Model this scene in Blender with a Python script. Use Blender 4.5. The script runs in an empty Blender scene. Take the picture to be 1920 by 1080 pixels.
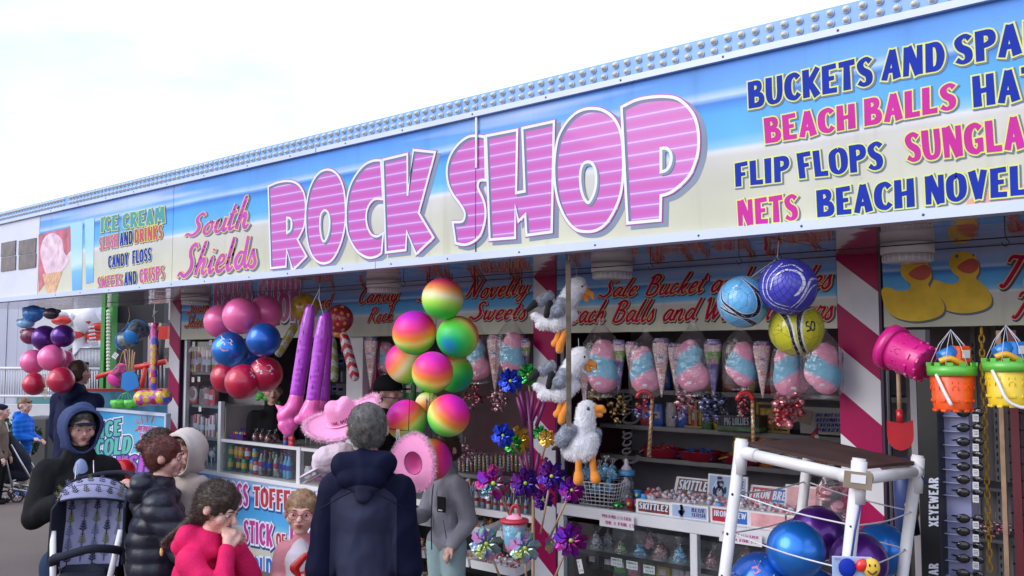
import bpy, math, random, bmesh
from mathutils import Vector, Matrix, Euler, noise
from mathutils.geometry import tessellate_polygon
R = math.radians
rnd = random.Random(7)
sc = bpy.context.scene
col = sc.collection
# ------------------------------------------------------------------ camera
CAMZ = 2.0; FPX = 1740.0; TH = R(3.98); PSI = R(40.76)
cd = bpy.data.cameras.new('camera'); cam = bpy.data.objects.new('camera', cd); col.objects.link(cam)
cam.location = (0, 0, CAMZ); cam.rotation_euler = (R(90) + TH, 0, PSI)
cd.sensor_width = 36; cd.lens = FPX / 1920 * 36; cd.clip_start = .05; cd.clip_end = 900
sc.camera = cam
# ------------------------------------------------------------------ world / sun
SUN_EL, SUN_AZ = R(30), R(205)     # azimuth clockwise from +Y
w = bpy.data.worlds.new('World'); sc.world = w; w.use_nodes = True
nt = w.node_tree; nt.nodes.clear(); N = nt.nodes.new; L = nt.links.new
wo = N('ShaderNodeOutputWorld'); bg = N('ShaderNodeBackground'); bg.inputs[1].default_value = .13
sky = N('ShaderNodeTexSky'); sky.sky_type = 'NISHITA'; sky.sun_disc = False; sky.sun_elevation = SUN_EL; sky.sun_rotation = SUN_AZ
tc = N('ShaderNodeTexCoord'); mp = N('ShaderNodeMapping'); mp.inputs['Scale'].default_value = (1, 1, 2.6)
nz = N('ShaderNodeTexNoise'); nz.inputs['Scale'].default_value = 1.5; nz.inputs['Detail'].default_value = 7; nz.inputs['Roughness'].default_value = .52
cr = N('ShaderNodeValToRGB'); cr.color_ramp.elements[0].position = .36; cr.color_ramp.elements[1].position = .57
cr.color_ramp.elements[0].color = (.42, .42, .42, 1)
cc = N('ShaderNodeRGB'); cc.outputs[0].default_value = (7.5, 8.0, 9.7, 1)
mx = N('ShaderNodeMix'); mx.data_type = 'RGBA'
L(tc.outputs['Generated'], mp.inputs[0]); L(mp.outputs[0], nz.inputs[0]); L(nz.outputs[0], cr.inputs[0]); L(cr.outputs[0], mx.inputs[0])
L(sky.outputs[0], mx.inputs[6]); L(cc.outputs[0], mx.inputs[7]); L(mx.outputs[2], bg.inputs[0]); L(bg.outputs[0], wo.inputs[0])
sd = bpy.data.lights.new('sun', 'SUN'); sd.energy = 1.45; sd.angle = R(40); sd.color = (1, .95, .91)
so = bpy.data.objects.new('sun', sd); col.objects.link(so)
sdir = Vector((math.sin(SUN_AZ) * math.cos(SUN_EL), math.cos(SUN_AZ) * math.cos(SUN_EL), math.sin(SUN_EL)))
so.rotation_euler = (sdir).to_track_quat('Z', 'Y').to_euler(); so.location = (0, -3, 8)
sc.view_settings.view_transform = 'Standard'; sc.view_settings.look = 'None'; sc.view_settings.gamma = 1
sc.view_settings.exposure = .42
sc.render.film_transparent = False
sc.cycles.max_bounces = 7; sc.cycles.transparent_max_bounces = 24; sc.cycles.caustics_reflective = False; sc.cycles.caustics_refractive = False
# ------------------------------------------------------------------ pixel rays on real planes
CF = Vector((-math.sin(PSI) * math.cos(TH), math.cos(PSI) * math.cos(TH), math.sin(TH)))
CR = Vector((math.cos(PSI), math.sin(PSI), 0)); CU = CR.cross(CF)
CO = Vector((0, 0, CAMZ))
def ray(px, py): return CF * FPX + CR * (px - 960) + CU * (540 - py)
def W(px, py, Y): v = ray(px, py); return CO + v * (Y / v.y)
def WD(px, py, d): return CO + ray(px, py) * (d / FPX)
def dep(p): return (Vector(p) - CO).dot(CF)
def psz(p): return dep(p) / FPX         # metres per photo pixel there
# ------------------------------------------------------------------ materials
MATS = {}
def nodes(name):
 m = bpy.data.materials.new(name); m.use_nodes = True; t = m.node_tree; b = t.nodes['Principled BSDF']; return m, t, b
def mat(name, c, rough=.5, metal=0, var=.12, vs=6, bump=0, bs=60, spec=.5, coat=0, sheen=0, alpha=1, emit=0, sss=0):
 if name in MATS: return MATS[name]
 m, t, b = nodes(name); N = t.nodes.new; L = t.links.new
 b.inputs['Roughness'].default_value = rough; b.inputs['Metallic'].default_value = metal
 b.inputs['Specular IOR Level'].default_value = spec; b.inputs['Coat Weight'].default_value = coat; b.inputs['Coat Roughness'].default_value = .08
 if sheen: b.inputs['Sheen Weight'].default_value = sheen
 if sss: b.inputs['Subsurface Weight'].default_value = sss; b.inputs['Subsurface Radius'].default_value = (.02, .008, .004)
 if alpha < 1: b.inputs['Alpha'].default_value = alpha
 if emit: b.inputs['Emission Color'].default_value = (*c, 1); b.inputs['Emission Strength'].default_value = emit
 tc = N('ShaderNodeTexCoord'); nz = N('ShaderNodeTexNoise'); nz.inputs['Scale'].default_value = vs; nz.inputs['Detail'].default_value = 5
 L(tc.outputs['Object'], nz.inputs[0]); mr = N('ShaderNodeMapRange'); mr.inputs[3].default_value = 1 - var; mr.inputs[4].default_value = 1 + var
 mr.inputs[1].default_value = .3; mr.inputs[2].default_value = .7
 L(nz.outputs[0], mr.inputs[0]); hs = N('ShaderNodeHueSaturation'); hs.inputs['Color'].default_value = (*c, 1); L(mr.outputs[0], hs.inputs['Value'])
 L(hs.outputs[0], b.inputs['Base Color'])
 if bump:
  n2 = N('ShaderNodeTexNoise'); n2.inputs['Scale'].default_value = bs; n2.inputs['Detail'].default_value = 3; L(tc.outputs['Object'], n2.inputs[0])
  bp = N('ShaderNodeBump'); bp.inputs['Strength'].default_value = bump; bp.inputs['Distance'].default_value = .01; L(n2.outputs[0], bp.inputs['Height']); L(bp.outputs[0], b.inputs['Normal'])
 MATS[name] = m; return m
def ramp(t, stops, interp='LINEAR'):
 r = t.nodes.new('ShaderNodeValToRGB'); e = r.color_ramp.elements; r.color_ramp.interpolation = interp
 while len(e) > 1: e.remove(e[0])
 e[0].position = stops[0][0]; e[0].color = (*stops[0][1], 1)
 for p, c in stops[1:]: x = e.new(p); x.color = (*c, 1)
 return r
def math_(t, op, a, b=None, c=None):
 n = t.nodes.new('ShaderNodeMath'); n.operation = op
 for i, v in enumerate((a, b, c)):
  if v is None: continue
  if isinstance(v, (int, float)): n.inputs[i].default_value = v
  else: t.links.new(v, n.inputs[i])
 return n.outputs[0]
def coords(t, kind='Object'):
 tc = t.nodes.new('ShaderNodeTexCoord'); s = t.nodes.new('ShaderNodeSeparateXYZ'); t.links.new(tc.outputs[kind], s.inputs[0]); return tc, s
def pmix(t, f, a, b):
 m = t.nodes.new('ShaderNodeMix'); m.data_type = 'RGBA'
 for i, v in ((0, f), (6, a), (7, b)):
  if isinstance(v, tuple): m.inputs[i].default_value = (*v, 1)
  elif isinstance(v, (int, float)): m.inputs[i].default_value = v
  else: t.links.new(v, m.inputs[i])
 return m.outputs[2]
def noise_n(t, vec, s, d=4):
 n = t.nodes.new('ShaderNodeTexNoise'); n.inputs['Scale'].default_value = s; n.inputs['Detail'].default_value = d; t.links.new(vec, n.inputs[0]); return n
def grad_mat(name, stops, lo, hi, axis='Z', rough=.3, warp=.0, coat=0, interp='LINEAR', spec=.5, metal=0, bump=0, ws=4):
 if name in MATS: return MATS[name]
 m, t, b = nodes(name); tc, s = coords(t)
 v = math_(t, 'SUBTRACT', s.outputs[axis], lo); v = math_(t, 'DIVIDE', v, hi - lo)
 nn = noise_n(t, tc.outputs['Object'], ws)
 if warp: v = math_(t, 'ADD', v, math_(t, 'MULTIPLY', math_(t, 'SUBTRACT', nn.outputs[0], .5), warp))
 r = ramp(t, stops, interp); t.links.new(v, r.inputs[0]); t.links.new(r.outputs[0], b.inputs['Base Color'])
 b.inputs['Roughness'].default_value = rough; b.inputs['Coat Weight'].default_value = coat; b.inputs['Specular IOR Level'].default_value = spec; b.inputs['Metallic'].default_value = metal
 if bump:
  bp = t.nodes.new('ShaderNodeBump'); bp.inputs['Strength'].default_value = bump; bp.inputs['Distance'].default_value = .01
  n2 = noise_n(t, tc.outputs['Object'], 40); t.links.new(n2.outputs[0], bp.inputs['Height']); t.links.new(bp.outputs[0], b.inputs['Normal'])
 MATS[name] = m; return m
def film_mat(name, tint=(1, 1, 1), gloss=.18, rough=.12, bump=.6, bs=25, milk=.06):
 """thin clear crinkled plastic or glass"""
 if name in MATS: return MATS[name]
 m = bpy.data.materials.new(name); m.use_nodes = True; t = m.node_tree; t.nodes.clear(); N = t.nodes.new; L = t.links.new
 o = N('ShaderNodeOutputMaterial'); tr = N('ShaderNodeBsdfTransparent'); gl = N('ShaderNodeBsdfGlossy'); df = N('ShaderNodeBsdfDiffuse'); mx = N('ShaderNodeMixShader'); m2 = N('ShaderNodeMixShader')
 tr.inputs[0].default_value = (*tint, 1); gl.inputs['Roughness'].default_value = rough; df.inputs[0].default_value = (.85, .85, .88, 1)
 lw = N('ShaderNodeLayerWeight'); lw.inputs[0].default_value = .5
 f = math_(t, 'ADD', math_(t, 'MULTIPLY', math_(t, 'POWER', lw.outputs['Facing'], 4), .8), gloss)
 tc = N('ShaderNodeTexCoord'); nn = noise_n(t, tc.outputs['Object'], bs, 3)
 if bump:
  bp = N('ShaderNodeBump'); bp.inputs['Strength'].default_value = bump; bp.inputs['Distance'].default_value = .02
  L(nn.outputs[0], bp.inputs['Height']); L(bp.outputs[0], gl.inputs['Normal']); L(bp.outputs[0], lw.inputs['Normal'])
 L(f, mx.inputs[0]); L(tr.outputs[0], mx.inputs[1]); L(gl.outputs[0], mx.inputs[2]); m2.inputs[0].default_value = milk
 L(mx.outputs[0], m2.inputs[1]); L(df.outputs[0], m2.inputs[2]); L(m2.outputs[0], o.inputs[0]); MATS[name] = m; return m
# ------------------------------------------------------------------ objects
def tag(o, label=None, cat=None, group=None, kind=None):
 if label: o['label'] = label
 if cat: o['category'] = cat
 if group: o['group'] = group
 if kind: o['kind'] = kind
 return o
def thing(name, label, cat, loc=(0, 0, 0), rz=0, group=None, rot=None):
 o = bpy.data.objects.new(name, None); col.objects.link(o); o.empty_display_size = .1
 o.location = loc; o.rotation_euler = rot if rot else (0, 0, rz); return tag(o, label, cat, group)
def link(name, me, parent=None, loc=None, rot=None, scale=None):
 o = bpy.data.objects.new(name, me); col.objects.link(o)
 if parent is not None: o.parent = parent
 if loc is not None: o.location = loc
 if rot is not None: o.rotation_euler = rot
 if scale is not None: o.scale = scale if hasattr(scale, '__len__') else (scale,) * 3
 return o
def kids(o): return [c for c in o.children]
def copy_tree(o, parent=None):
 c = o.copy(); col.objects.link(c); c.parent = parent
 for k in kids(o): copy_tree(k, c)
 return c
def dup(o, loc, label, rz=None, rot=None, scale=None):
 c = copy_tree(o); c.location = loc; c['label'] = label
 if rz is not None: c.rotation_euler = (0, 0, rz)
 if rot is not None: c.rotation_euler = rot
 if scale is not None: c.scale = (scale,) * 3 if not hasattr(scale, '__len__') else scale
 return c
class MB:
 def __init__(s): s.v = []; s.f = []; s.m = []; s.ms = []; s.sm = []
 def mi(s, m):
  if m not in s.ms: s.ms.append(m)
  return s.ms.index(m)
 def add(s, vs, fs, m, smooth=False, M=None):
  b = len(s.v); i = s.mi(m)
  for p in vs: s.v.append(tuple(M @ Vector(p)) if M is not None else tuple(p))
  for f in fs: s.f.append([b + k for k in f]); s.m.append(i); s.sm.append(smooth)
  return s
 def box(s, c, d, m, rz=0, M=None, bev=0):
  x, y, z = d[0] / 2, d[1] / 2, d[2] / 2
  T = Matrix.Translation(c) @ Matrix.Rotation(rz, 4, 'Z')
  if M is not None: T = M @ T
  if bev:
   q = bev; vs = [];
   for sz in (-1, 1):
    for k, (ex, ey) in enumerate(((1, 0), (0, 1))):
     pass
   # chamfered box: 24 verts
   vs = []; idx = {}
   for sx in (-1, 1):
    for sy in (-1, 1):
     for sz in (-1, 1):
      for a in range(3):
       p = [sx * (x - q), sy * (y - q), sz * (z - q)]; p[a] = (sx * x, sy * y, sz * z)[a]
       idx[(sx, sy, sz, a)] = len(vs); vs.append(p)
   fs = []
   for a in range(3):
    b_, c_ = [(1, 2), (2, 0), (0, 1)][a]
    for sg in (-1, 1):
     l = []
     for (u, v) in ((-1, -1), (1, -1), (1, 1), (-1, 1)):
      k = [0, 0, 0]; k[a] = sg; k[b_] = u; k[c_] = v; l.append(idx[(*k, a)])
     fs.append(l if sg > 0 else l[::-1])
   for a in range(3):
    b_, c_ = [(1, 2), (2, 0), (0, 1)][a]
    for u in (-1, 1):
     for v in (-1, 1):
      k0 = [0, 0, 0]; k0[a] = -1; k0[b_] = u; k0[c_] = v; k1 = list(k0); k1[a] = 1
      l = [idx[(*k0, b_)], idx[(*k1, b_)], idx[(*k1, c_)], idx[(*k0, c_)]]
      fs.append(l if u * v > 0 else l[::-1])
   for sx in (-1, 1):
    for sy in (-1, 1):
     for sz in (-1, 1):
      l = [idx[(sx, sy, sz, a)] for a in range(3)]; fs.append(l if sx * sy * sz > 0 else l[::-1])
   return s.add(vs, fs, m, M=T)
  vs = [(a, b, c2) for a in (-x, x) for b in (-y, y) for c2 in (-z, z)]
  return s.add(vs, [(0, 1, 3, 2), (4, 6, 7, 5), (0, 4, 5, 1), (2, 3, 7, 6), (0, 2, 6, 4), (1, 5, 7, 3)], m, M=T)
 def quad(s, a, b, c, d, m): return s.add([a, b, c, d], [(0, 1, 2, 3)], m)
 def lathe(s, prof, m, n=24, M=None, smooth=True, cap=True):
  vs = []; fs = []
  for r, z in prof:
   for k in range(n): a = 2 * math.pi * k / n; vs.append((r * math.cos(a), r * math.sin(a), z))
  for j in range(len(prof) - 1):
   for k in range(n): k2 = (k + 1) % n; fs.append((j * n + k, j * n + k2, (j + 1) * n + k2, (j + 1) * n + k))
  s.add(vs, fs, m, smooth, M)
  if cap:
   b = len(s.v) - len(vs)
   for j, rev in ((0, True), (len(prof) - 1, False)):
    if prof[j][0] > 1e-5:
     l = [b + j * n + k for k in range(n)]; s.f.append(l[::-1] if rev else l); s.m.append(s.mi(m)); s.sm.append(False)
  return s
 def cyl(s, a, b, r, m, r2=None, n=12, smooth=True):
  a = Vector(a); b = Vector(b); d = b - a; h = d.length
  M = Matrix.Translation(a) @ d.to_track_quat('Z', 'Y').to_matrix().to_4x4()
  return s.lathe([(r, 0), (r if r2 is None else r2, h)], m, n, M, smooth)
 def ell(s, c, r, m, n=16, rot=None, M=None, k=None):
  if not hasattr(r, '__len__'): r = (r,) * 3
  T = Matrix.Translation(c)
  if rot is not None: T = T @ (rot.to_4x4() if isinstance(rot, Matrix) else Euler(rot).to_matrix().to_4x4())
  if M is not None: T = M @ T
  T = T @ Matrix.Diagonal((*r, 1)); k = k or n // 2
  prof = [(math.sin(math.pi * j / k), -math.cos(math.pi * j / k)) for j in range(k + 1)]
  prof[0] = (1e-4, -1); prof[-1] = (1e-4, 1)
  return s.lathe(prof, m, n, T, True, True)
 def tube(s, pts, r, m, n=8, closed=False, smooth=True):
  P = [Vector(p) for p in pts]; K = len(P); rs = r if hasattr(r, '__len__') else [r] * K
  vs = []; fs = []; up = None
  for i, p in enumerate(P):
   if closed: t = P[(i + 1) % K] - P[i - 1]
   else: t = P[min(i + 1, K - 1)] - P[max(i - 1, 0)]
   t = t.normalized() if t.length > 1e-9 else Vector((0, 0, 1))
   if up is None: up = Vector((0, 0, 1)) if abs(t.z) < .9 else Vector((1, 0, 0))
   u = (up - t * up.dot(t)); u = u.normalized() if u.length > 1e-6 else t.orthogonal().normalized(); v = t.cross(u); up = u
   for k in range(n): a = 2 * math.pi * k / n; vs.append(p + (u * math.cos(a) + v * math.sin(a)) * rs[i])
  rng = range(K if closed else K - 1)
  for i in rng:
   j = (i + 1) % K
   for k in range(n): k2 = (k + 1) % n; fs.append((i * n + k, i * n + k2, j * n + k2, j * n + k))
  if not closed: fs.append(tuple(range(n))[::-1]); fs.append(tuple((K - 1) * n + k for k in range(n)))
  return s.add(vs, fs, m, smooth)
 def prism(s, poly, h, m, M=None, holes=()):
  """poly in xy, extruded 0..h in z, tessellated"""
  loops = [poly] + list(holes); tri = tessellate_polygon([[Vector((p[0], p[1], 0)) for p in l] for l in loops])
  flat = [p for l in loops for p in l]; n = len(flat)
  vs = [(p[0], p[1], h) for p in flat] + ([(p[0], p[1], 0) for p in flat] if h else [])
  fs = []
  for t3 in tri:
   a, b, c = [Vector((*flat[i], 0)) for i in t3]
   t3 = t3 if (b - a).cross(c - a).z > 0 else t3[::-1]
   fs.append(tuple(t3))
   if h: fs.append(tuple(i + n for i in t3[::-1]))
  if h:
   o = 0
   for l in loops:
    k = len(l); ar = sum(l[i][0] * l[(i + 1) % k][1] - l[(i + 1) % k][0] * l[i][1] for i in range(k))
    ccw = ar > 0; ccw = ccw if l is loops[0] else not ccw if False else ccw
    for i in range(k):
     j = (i + 1) % k; q = (o + i, o + n + i, o + n + j, o + j)
     fs.append(q if (ccw != (l is loops[0])) else q[::-1])
    o += k
  return s.add(vs, fs, m, False, M)
 def build(s, name, parent=None, loc=None, rot=None):
  me = bpy.data.meshes.new(name); me.from_pydata(s.v, [], s.f)
  for m in s.ms: me.materials.append(m)
  me.polygons.foreach_set('material_index', s.m); me.polygons.foreach_set('use_smooth', s.sm); me.update()
  return link(name, me, parent, loc, rot)
def catmull(P, sub=6, closed=False):
 out = []; n = len(P); P = [Vector(p) for p in P]
 for i in range(n if closed else n - 1):
  a = P[(i - 1) % n] if (closed or i > 0) else P[i]; b = P[i]; c = P[(i + 1) % n]; d = P[(i + 2) % n] if (closed or i + 2 < n) else P[(i + 1) % n]
  for k in range(sub):
   t = k / sub; out.append(.5 * ((2 * b) + (c - a) * t + (2 * a - 5 * b + 4 * c - d) * t * t + (3 * b - a - 3 * c + d) * t ** 3))
 if not closed: out.append(P[-1])
 return out
def frame(u, v, o):
 """matrix with x=u, y=v, z=u x v at o"""
 u = Vector(u).normalized(); v = Vector(v); v = (v - u * u.dot(v)).normalized(); z = u.cross(v)
 return Matrix.Translation(o) @ Matrix((u, v, z)).transposed().to_4x4()
# ---- union of capsules / ellipsoids remeshed to one surface
def blob_mesh(name, parts, voxel, m, smooth=2, disp=None, M=None):
 b = MB()
 for p in parts:
  if p[0] == 'c':
   _, a, c, r0, r1 = p; a = Vector(a); c = Vector(c); d = c - a; h = max(d.length, 1e-4)
   T = Matrix.Translation(a) @ d.to_track_quat('Z', 'Y').to_matrix().to_4x4()
   pr = [(r0 * math.cos(q), r0 * math.sin(q)) for q in [R(-89.9), R(-60), R(-30), 0]] + [(r1 * math.cos(q), h + r1 * math.sin(q)) for q in [0, R(30), R(60), R(89.9)]]
   b.lathe(pr, m, 14, T)
  else:
   b.ell(p[1], p[2], m, 16, p[3] if len(p) > 3 else None)
 me = bpy.data.meshes.new(name + '_raw'); me.from_pydata(b.v, [], b.f)
 o = bpy.data.objects.new('raw', me); col.objects.link(o)
 md = o.modifiers.new('r', 'REMESH'); md.mode = 'VOXEL'; md.voxel_size = voxel; md.use_smooth_shade = True
 if smooth: ms = o.modifiers.new('s', 'SMOOTH'); ms.factor = .5; ms.iterations = smooth
 dg = bpy.context.evaluated_depsgraph_get(); dg.update()
 me2 = bpy.data.meshes.new_from_object(o.evaluated_get(dg)); me2.name = name
 bpy.data.objects.remove(o); bpy.data.meshes.remove(me)
 me2.materials.clear(); me2.materials.append(m)
 if disp:
  ns = [v.normal.copy() for v in me2.vertices]
  for v, n in zip(me2.vertices, ns): v.co += n * disp(v.co, n)
 me2.polygons.foreach_set('use_smooth', [True] * len(me2.polygons)); me2.update()
 return me2
def folds(s=7, a=.006, s2=22, a2=.0025):
 def f(c, n):
  q = Vector((c.x, c.y, c.z * .55)) * s
  r = 1 - abs(noise.noise(q)) * 2.4
  return a * r + a2 * noise.noise(Vector((c.x, c.y, c.z * .6)) * s2)
 return f
def fur(name, me, n, ln, wd, m, parent, seed=1, flow=(0, 0, 0), test=None, jit=.5):
 """thousands of fine tapered tufts on a mesh surface, one mesh"""
 rr = random.Random(seed); vs = me.vertices; polys = me.polygons
 if not len(polys): return None
 V = []; F = []; cum = []; tot = 0
 for p in polys: tot += p.area; cum.append(tot)
 import bisect
 fl = Vector(flow)
 for i in range(n):
  p = polys[min(bisect.bisect(cum, rr.random() * tot), len(polys) - 1)]
  c = p.center.copy();
  ids = p.vertices; k = rr.randrange(len(ids)); c = c.lerp(vs[ids[k]].co, rr.random() * .8)
  if test and not test(c, p.normal): continue
  nn = p.normal; d = (nn + fl * .8 + Vector((rr.gauss(0, 1), rr.gauss(0, 1), rr.gauss(0, 1))) * jit).normalized()
  if d.dot(nn) < .1: d = (d + nn * .4).normalized()
  sd_ = d.orthogonal().normalized(); sd_.rotate(Matrix.Rotation(rr.random() * 6.28, 3, d)); l = ln * (.6 + rr.random() * .8)
  b = len(V); c = c - nn * .002; mid = c + d * l * .55 + fl * l * .1
  V += [c - sd_ * wd, c + sd_ * wd, mid + sd_ * wd * .7, mid - sd_ * wd * .7, c + d * l + fl * l * .4]
  F += [(b, b + 1, b + 2, b + 3), (b + 3, b + 2, b + 4)]
 me2 = bpy.data.meshes.new(name); me2.from_pydata([tuple(v) for v in V], [], F); me2.materials.append(m); me2.update()
 return link(name, me2, parent)
# ------------------------------------------------------------------ lettering (strokes: x,y,width in percent of cap height)
CAPS = {
'A': (70, 's36,100,20,12,0,22|s38,100,20,58,0,28|s22,30,16,54,30,16'), 'B': (68, 's15,0,26,15,100,26|c18,92,16,46,88,20,46,64,20,18,54,12|c18,48,12,52,44,20,54,14,24,18,7,14'),
'C': (64, 'c56,78,22,42,92,16,20,80,26,14,50,28,20,20,26,42,7,16,58,22,20'), 'D': (68, 's15,0,26,15,100,26|c16,93,14,44,88,22,54,52,28,44,14,22,16,7,14'),
'E': (60, 's16,0,26,16,100,26|s14,91,18,56,93,18|s14,51,17,48,52,15|s14,9,18,58,8,18'), 'F': (58, 's16,0,26,16,100,26|s14,91,18,57,93,18|s14,50,17,47,51,15'),
'G': (68, 'c58,80,22,42,93,16,20,80,26,14,50,28,20,20,26,42,7,16,56,20,20|s57,48,20,57,6,20|s38,42,14,66,44,14'), 'H': (72, 's16,0,28,15,100,24|s58,0,28,58,100,24|s14,48,16,58,52,16'),
'I': (32, 's16,0,26,15,100,28'), 'K': (68, 's16,0,26,15,100,26|s62,100,20,26,46,22|s26,60,18,58,0,28'), 'L': (56, 's16,0,26,15,100,26|s14,9,18,56,9,20'),
'M': (88, 's13,0,22,20,100,22|s26,100,20,46,20,18|s64,100,20,46,20,18|s76,0,26,68,100,22'), 'N': (72, 's13,0,20,14,100,24|s18,100,26,56,0,26|s60,0,22,60,100,20'),
'O': (70, 'c36,93,15,16,78,25,13,50,27,17,20,24,36,7,15,55,22,24,59,50,27,54,80,24,36,93,15'), 'P': (62, 's16,0,26,15,100,26|c18,92,16,48,86,22,50,58,22,18,46,13'),
'R': (68, 's16,0,26,15,100,26|c18,92,16,48,86,20,48,62,20,20,50,13|s32,52,20,57,0,26'), 'S': (58, 'c50,82,20,34,94,14,14,80,22,20,58,24,42,40,26,44,16,22,26,7,14,8,18,18'),
'T': (58, 's29,0,28,29,92,22|s0,91,20,58,93,20'), 'U': (70, 'c15,100,26,14,40,26,20,14,22,36,7,15,52,16,20,58,44,22,58,100,22'), 'V': (68, 's14,100,26,36,2,24|s56,100,22,36,2,22'),
'W': (94, 's12,100,24,28,2,22|s46,90,18,30,2,18|s46,90,18,64,2,20|s82,100,22,66,2,22'), 'Y': (66, 's12,100,24,34,48,22|s56,100,22,34,48,22|s33,52,22,33,0,26'),
'Z': (58, 's4,91,20,54,92,20|s48,92,20,12,9,20|s4,9,20,56,8,20'), 'X': (66, 's10,100,24,56,0,26|s56,100,20,10,0,22'), ' ': (30, ''),
'£': (60, 'c52,82,16,36,92,14,24,70,18,22,30,18,12,8,12|s8,9,16,54,9,16|s8,48,12,44,48,12'), '0': (60, 'c30,92,14,12,50,18,30,8,14,48,50,18,30,92,14'), '1': (36, 's20,0,20,20,100,20'), '4': (60, 's40,0,18,40,100,18|s38,96,12,8,34,14|s6,32,16,56,32,16'),
'5': (56, 's12,92,16,50,92,16|s14,95,15,12,52,15|c12,54,14,40,56,18,46,26,18,28,8,14,8,14,14'), '6': (58, 'c46,84,16,28,92,14,12,50,18,26,8,16,46,26,18,30,50,14,14,36,12'), '.': (22, 's10,0,16,10,14,16'), '!': (28, 's14,28,18,13,100,24|s14,0,18,14,16,18'), '%': (70, 's60,100,10,10,0,10|s10,70,18,22,90,18|s48,10,18,60,28,18'), '&': (66, 'c56,8,16,20,60,18,24,90,14,40,80,14,16,36,16,20,8,18,44,8,16,56,36,14'),
'?': (50, 'c8,80,16,26,92,16,42,74,18,24,48,16,24,30,16|s24,0,16,24,14,16'), '*': (40, 's4,70,9,36,70,9|s20,86,9,20,54,9'), '-': (36, 's4,48,14,32,48,14'), 'J': (50, 'c40,100,24,40,30,24,26,8,18,8,18,18'), 'Q': (70, 'c36,93,15,13,50,27,36,7,15,59,50,27,36,93,15|s38,22,16,62,0,16'), '/': (40, 's36,100,10,4,0,10')}
SCR = {
'S': (62, 'c62,84,9,50,98,12,32,86,13,34,66,14,46,46,15,46,20,15,24,2,13,4,14,10,-4,4,8'), 'C': (58, 'c58,78,9,50,98,12,26,80,14,14,44,15,22,8,13,42,4,11,60,24,8'), 'N': (74, 'c-2,8,9,12,30,12,26,96,13|s26,96,14,46,4,14|c46,4,13,58,60,12,72,100,9'),
'R': (66, 'c22,92,13,14,50,14,8,0,14|c6,82,9,30,98,12,54,88,13,46,62,13,22,50,10|c28,52,12,44,20,13,66,0,9'), 'B': (64, 'c22,94,13,14,50,14,8,2,14|c4,82,9,30,98,12,54,86,13,44,62,12,22,54,9|c24,54,10,54,46,12,50,12,14,26,0,12,6,6,9'),
'W': (84, 'c-2,84,9,10,98,12,14,50,14,20,2,13|c20,2,12,36,40,12,46,92,12|c46,92,13,46,40,13,52,2,13|c52,2,12,74,50,12,84,100,9'), 'T': (62, 'c38,90,14,30,50,14,16,2,13,2,8,9|c4,76,9,10,92,12,40,90,12,70,100,9'),
'a': (46, 'c40,46,9,22,50,11,6,26,13,14,2,12,30,14,10,42,48,11|c42,50,12,36,14,12,46,2,10,52,10,7'), 'b': (42, 'c2,24,7,24,84,9,26,98,9,16,70,11,10,20,12,18,2,12,36,16,12,36,42,10,20,44,8'), 'c': (36, 'c36,40,9,24,50,10,8,28,13,12,2,12,40,14,7'),
'd': (48, 'c40,46,9,22,50,11,6,26,13,14,2,12,30,14,10,42,48,10,52,98,11|c52,98,12,40,30,12,44,2,11,54,10,7'), 'e': (38, 'c8,22,9,30,32,9,32,48,10,18,48,11,6,20,13,16,0,12,40,14,7'), 'h': (46, 'c0,10,7,26,86,9,24,98,9,12,50,11,4,0,13|c8,20,9,26,48,10,34,40,12,30,12,12,38,0,10,48,12,7'),
'i': (24, 'c0,16,7,14,50,10,8,12,12,14,0,11,26,14,7|s16,68,12,18,74,12'), 'k': (44, 'c0,10,7,26,86,9,24,98,9,12,50,11,4,0,13|c8,22,8,32,48,10,28,28,9,14,24,9|c16,26,10,26,2,11,44,12,7'), 'l': (24, 'c0,14,7,22,84,9,22,98,9,10,50,12,6,8,12,14,0,10,26,12,7'),
'n': (46, 'c0,16,7,10,50,10,4,0,13|c6,20,9,24,50,10,32,40,12,28,10,12,36,0,10,48,14,7'), 'm': (66, 'c0,16,7,10,50,10,4,0,13|c6,20,9,22,50,10,28,40,12,24,0,12|c26,20,9,42,50,10,50,40,12,46,10,12,54,0,10,66,14,7'), 'o': (42, 'c24,48,10,8,32,12,8,6,12,24,0,11,36,20,11,32,44,10,24,48,9,44,44,6'), 'p': (44, 'c0,16,7,12,50,10,4,10,12,-6,-34,11|c6,16,8,24,50,10,38,38,12,30,4,12,12,4,8'),
'r': (34, 'c0,14,7,10,54,9,16,48,8,32,50,9,26,20,11,32,0,10,38,12,6'), 's': (34, 'c0,8,7,18,54,8,22,34,11,26,12,12,14,-2,11,2,8,9'), 't': (28, 'c0,18,7,22,88,10,10,30,12,12,2,11,28,12,7|s2,58,8,30,62,8'), 'u': (46, 'c0,20,7,12,50,11,6,14,12,14,0,11,32,14,9,42,50,10|c42,50,12,36,12,12,42,0,10,52,12,7'),
'v': (40, 'c0,30,7,10,50,11,12,10,12,18,0,11,34,30,10,36,50,9,44,46,6'), 'w': (58, 'c0,30,7,10,50,11,8,10,12,16,0,11,28,20,9,32,46,10|c32,46,10,30,10,11,38,0,11,52,30,10,52,50,9,60,46,6'), 'y': (46, 'c0,24,7,12,50,11,8,14,12,18,4,10,34,20,9,42,50,10|c42,50,12,32,-6,11,18,-32,10,4,-26,8,20,-6,6,50,12,6'), ' ': (26, ''), 'f': (34, 'c0,10,6,24,70,9,30,96,9,22,94,8,12,30,11,4,-30,11|s4,44,8,30,48,8')}
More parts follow.
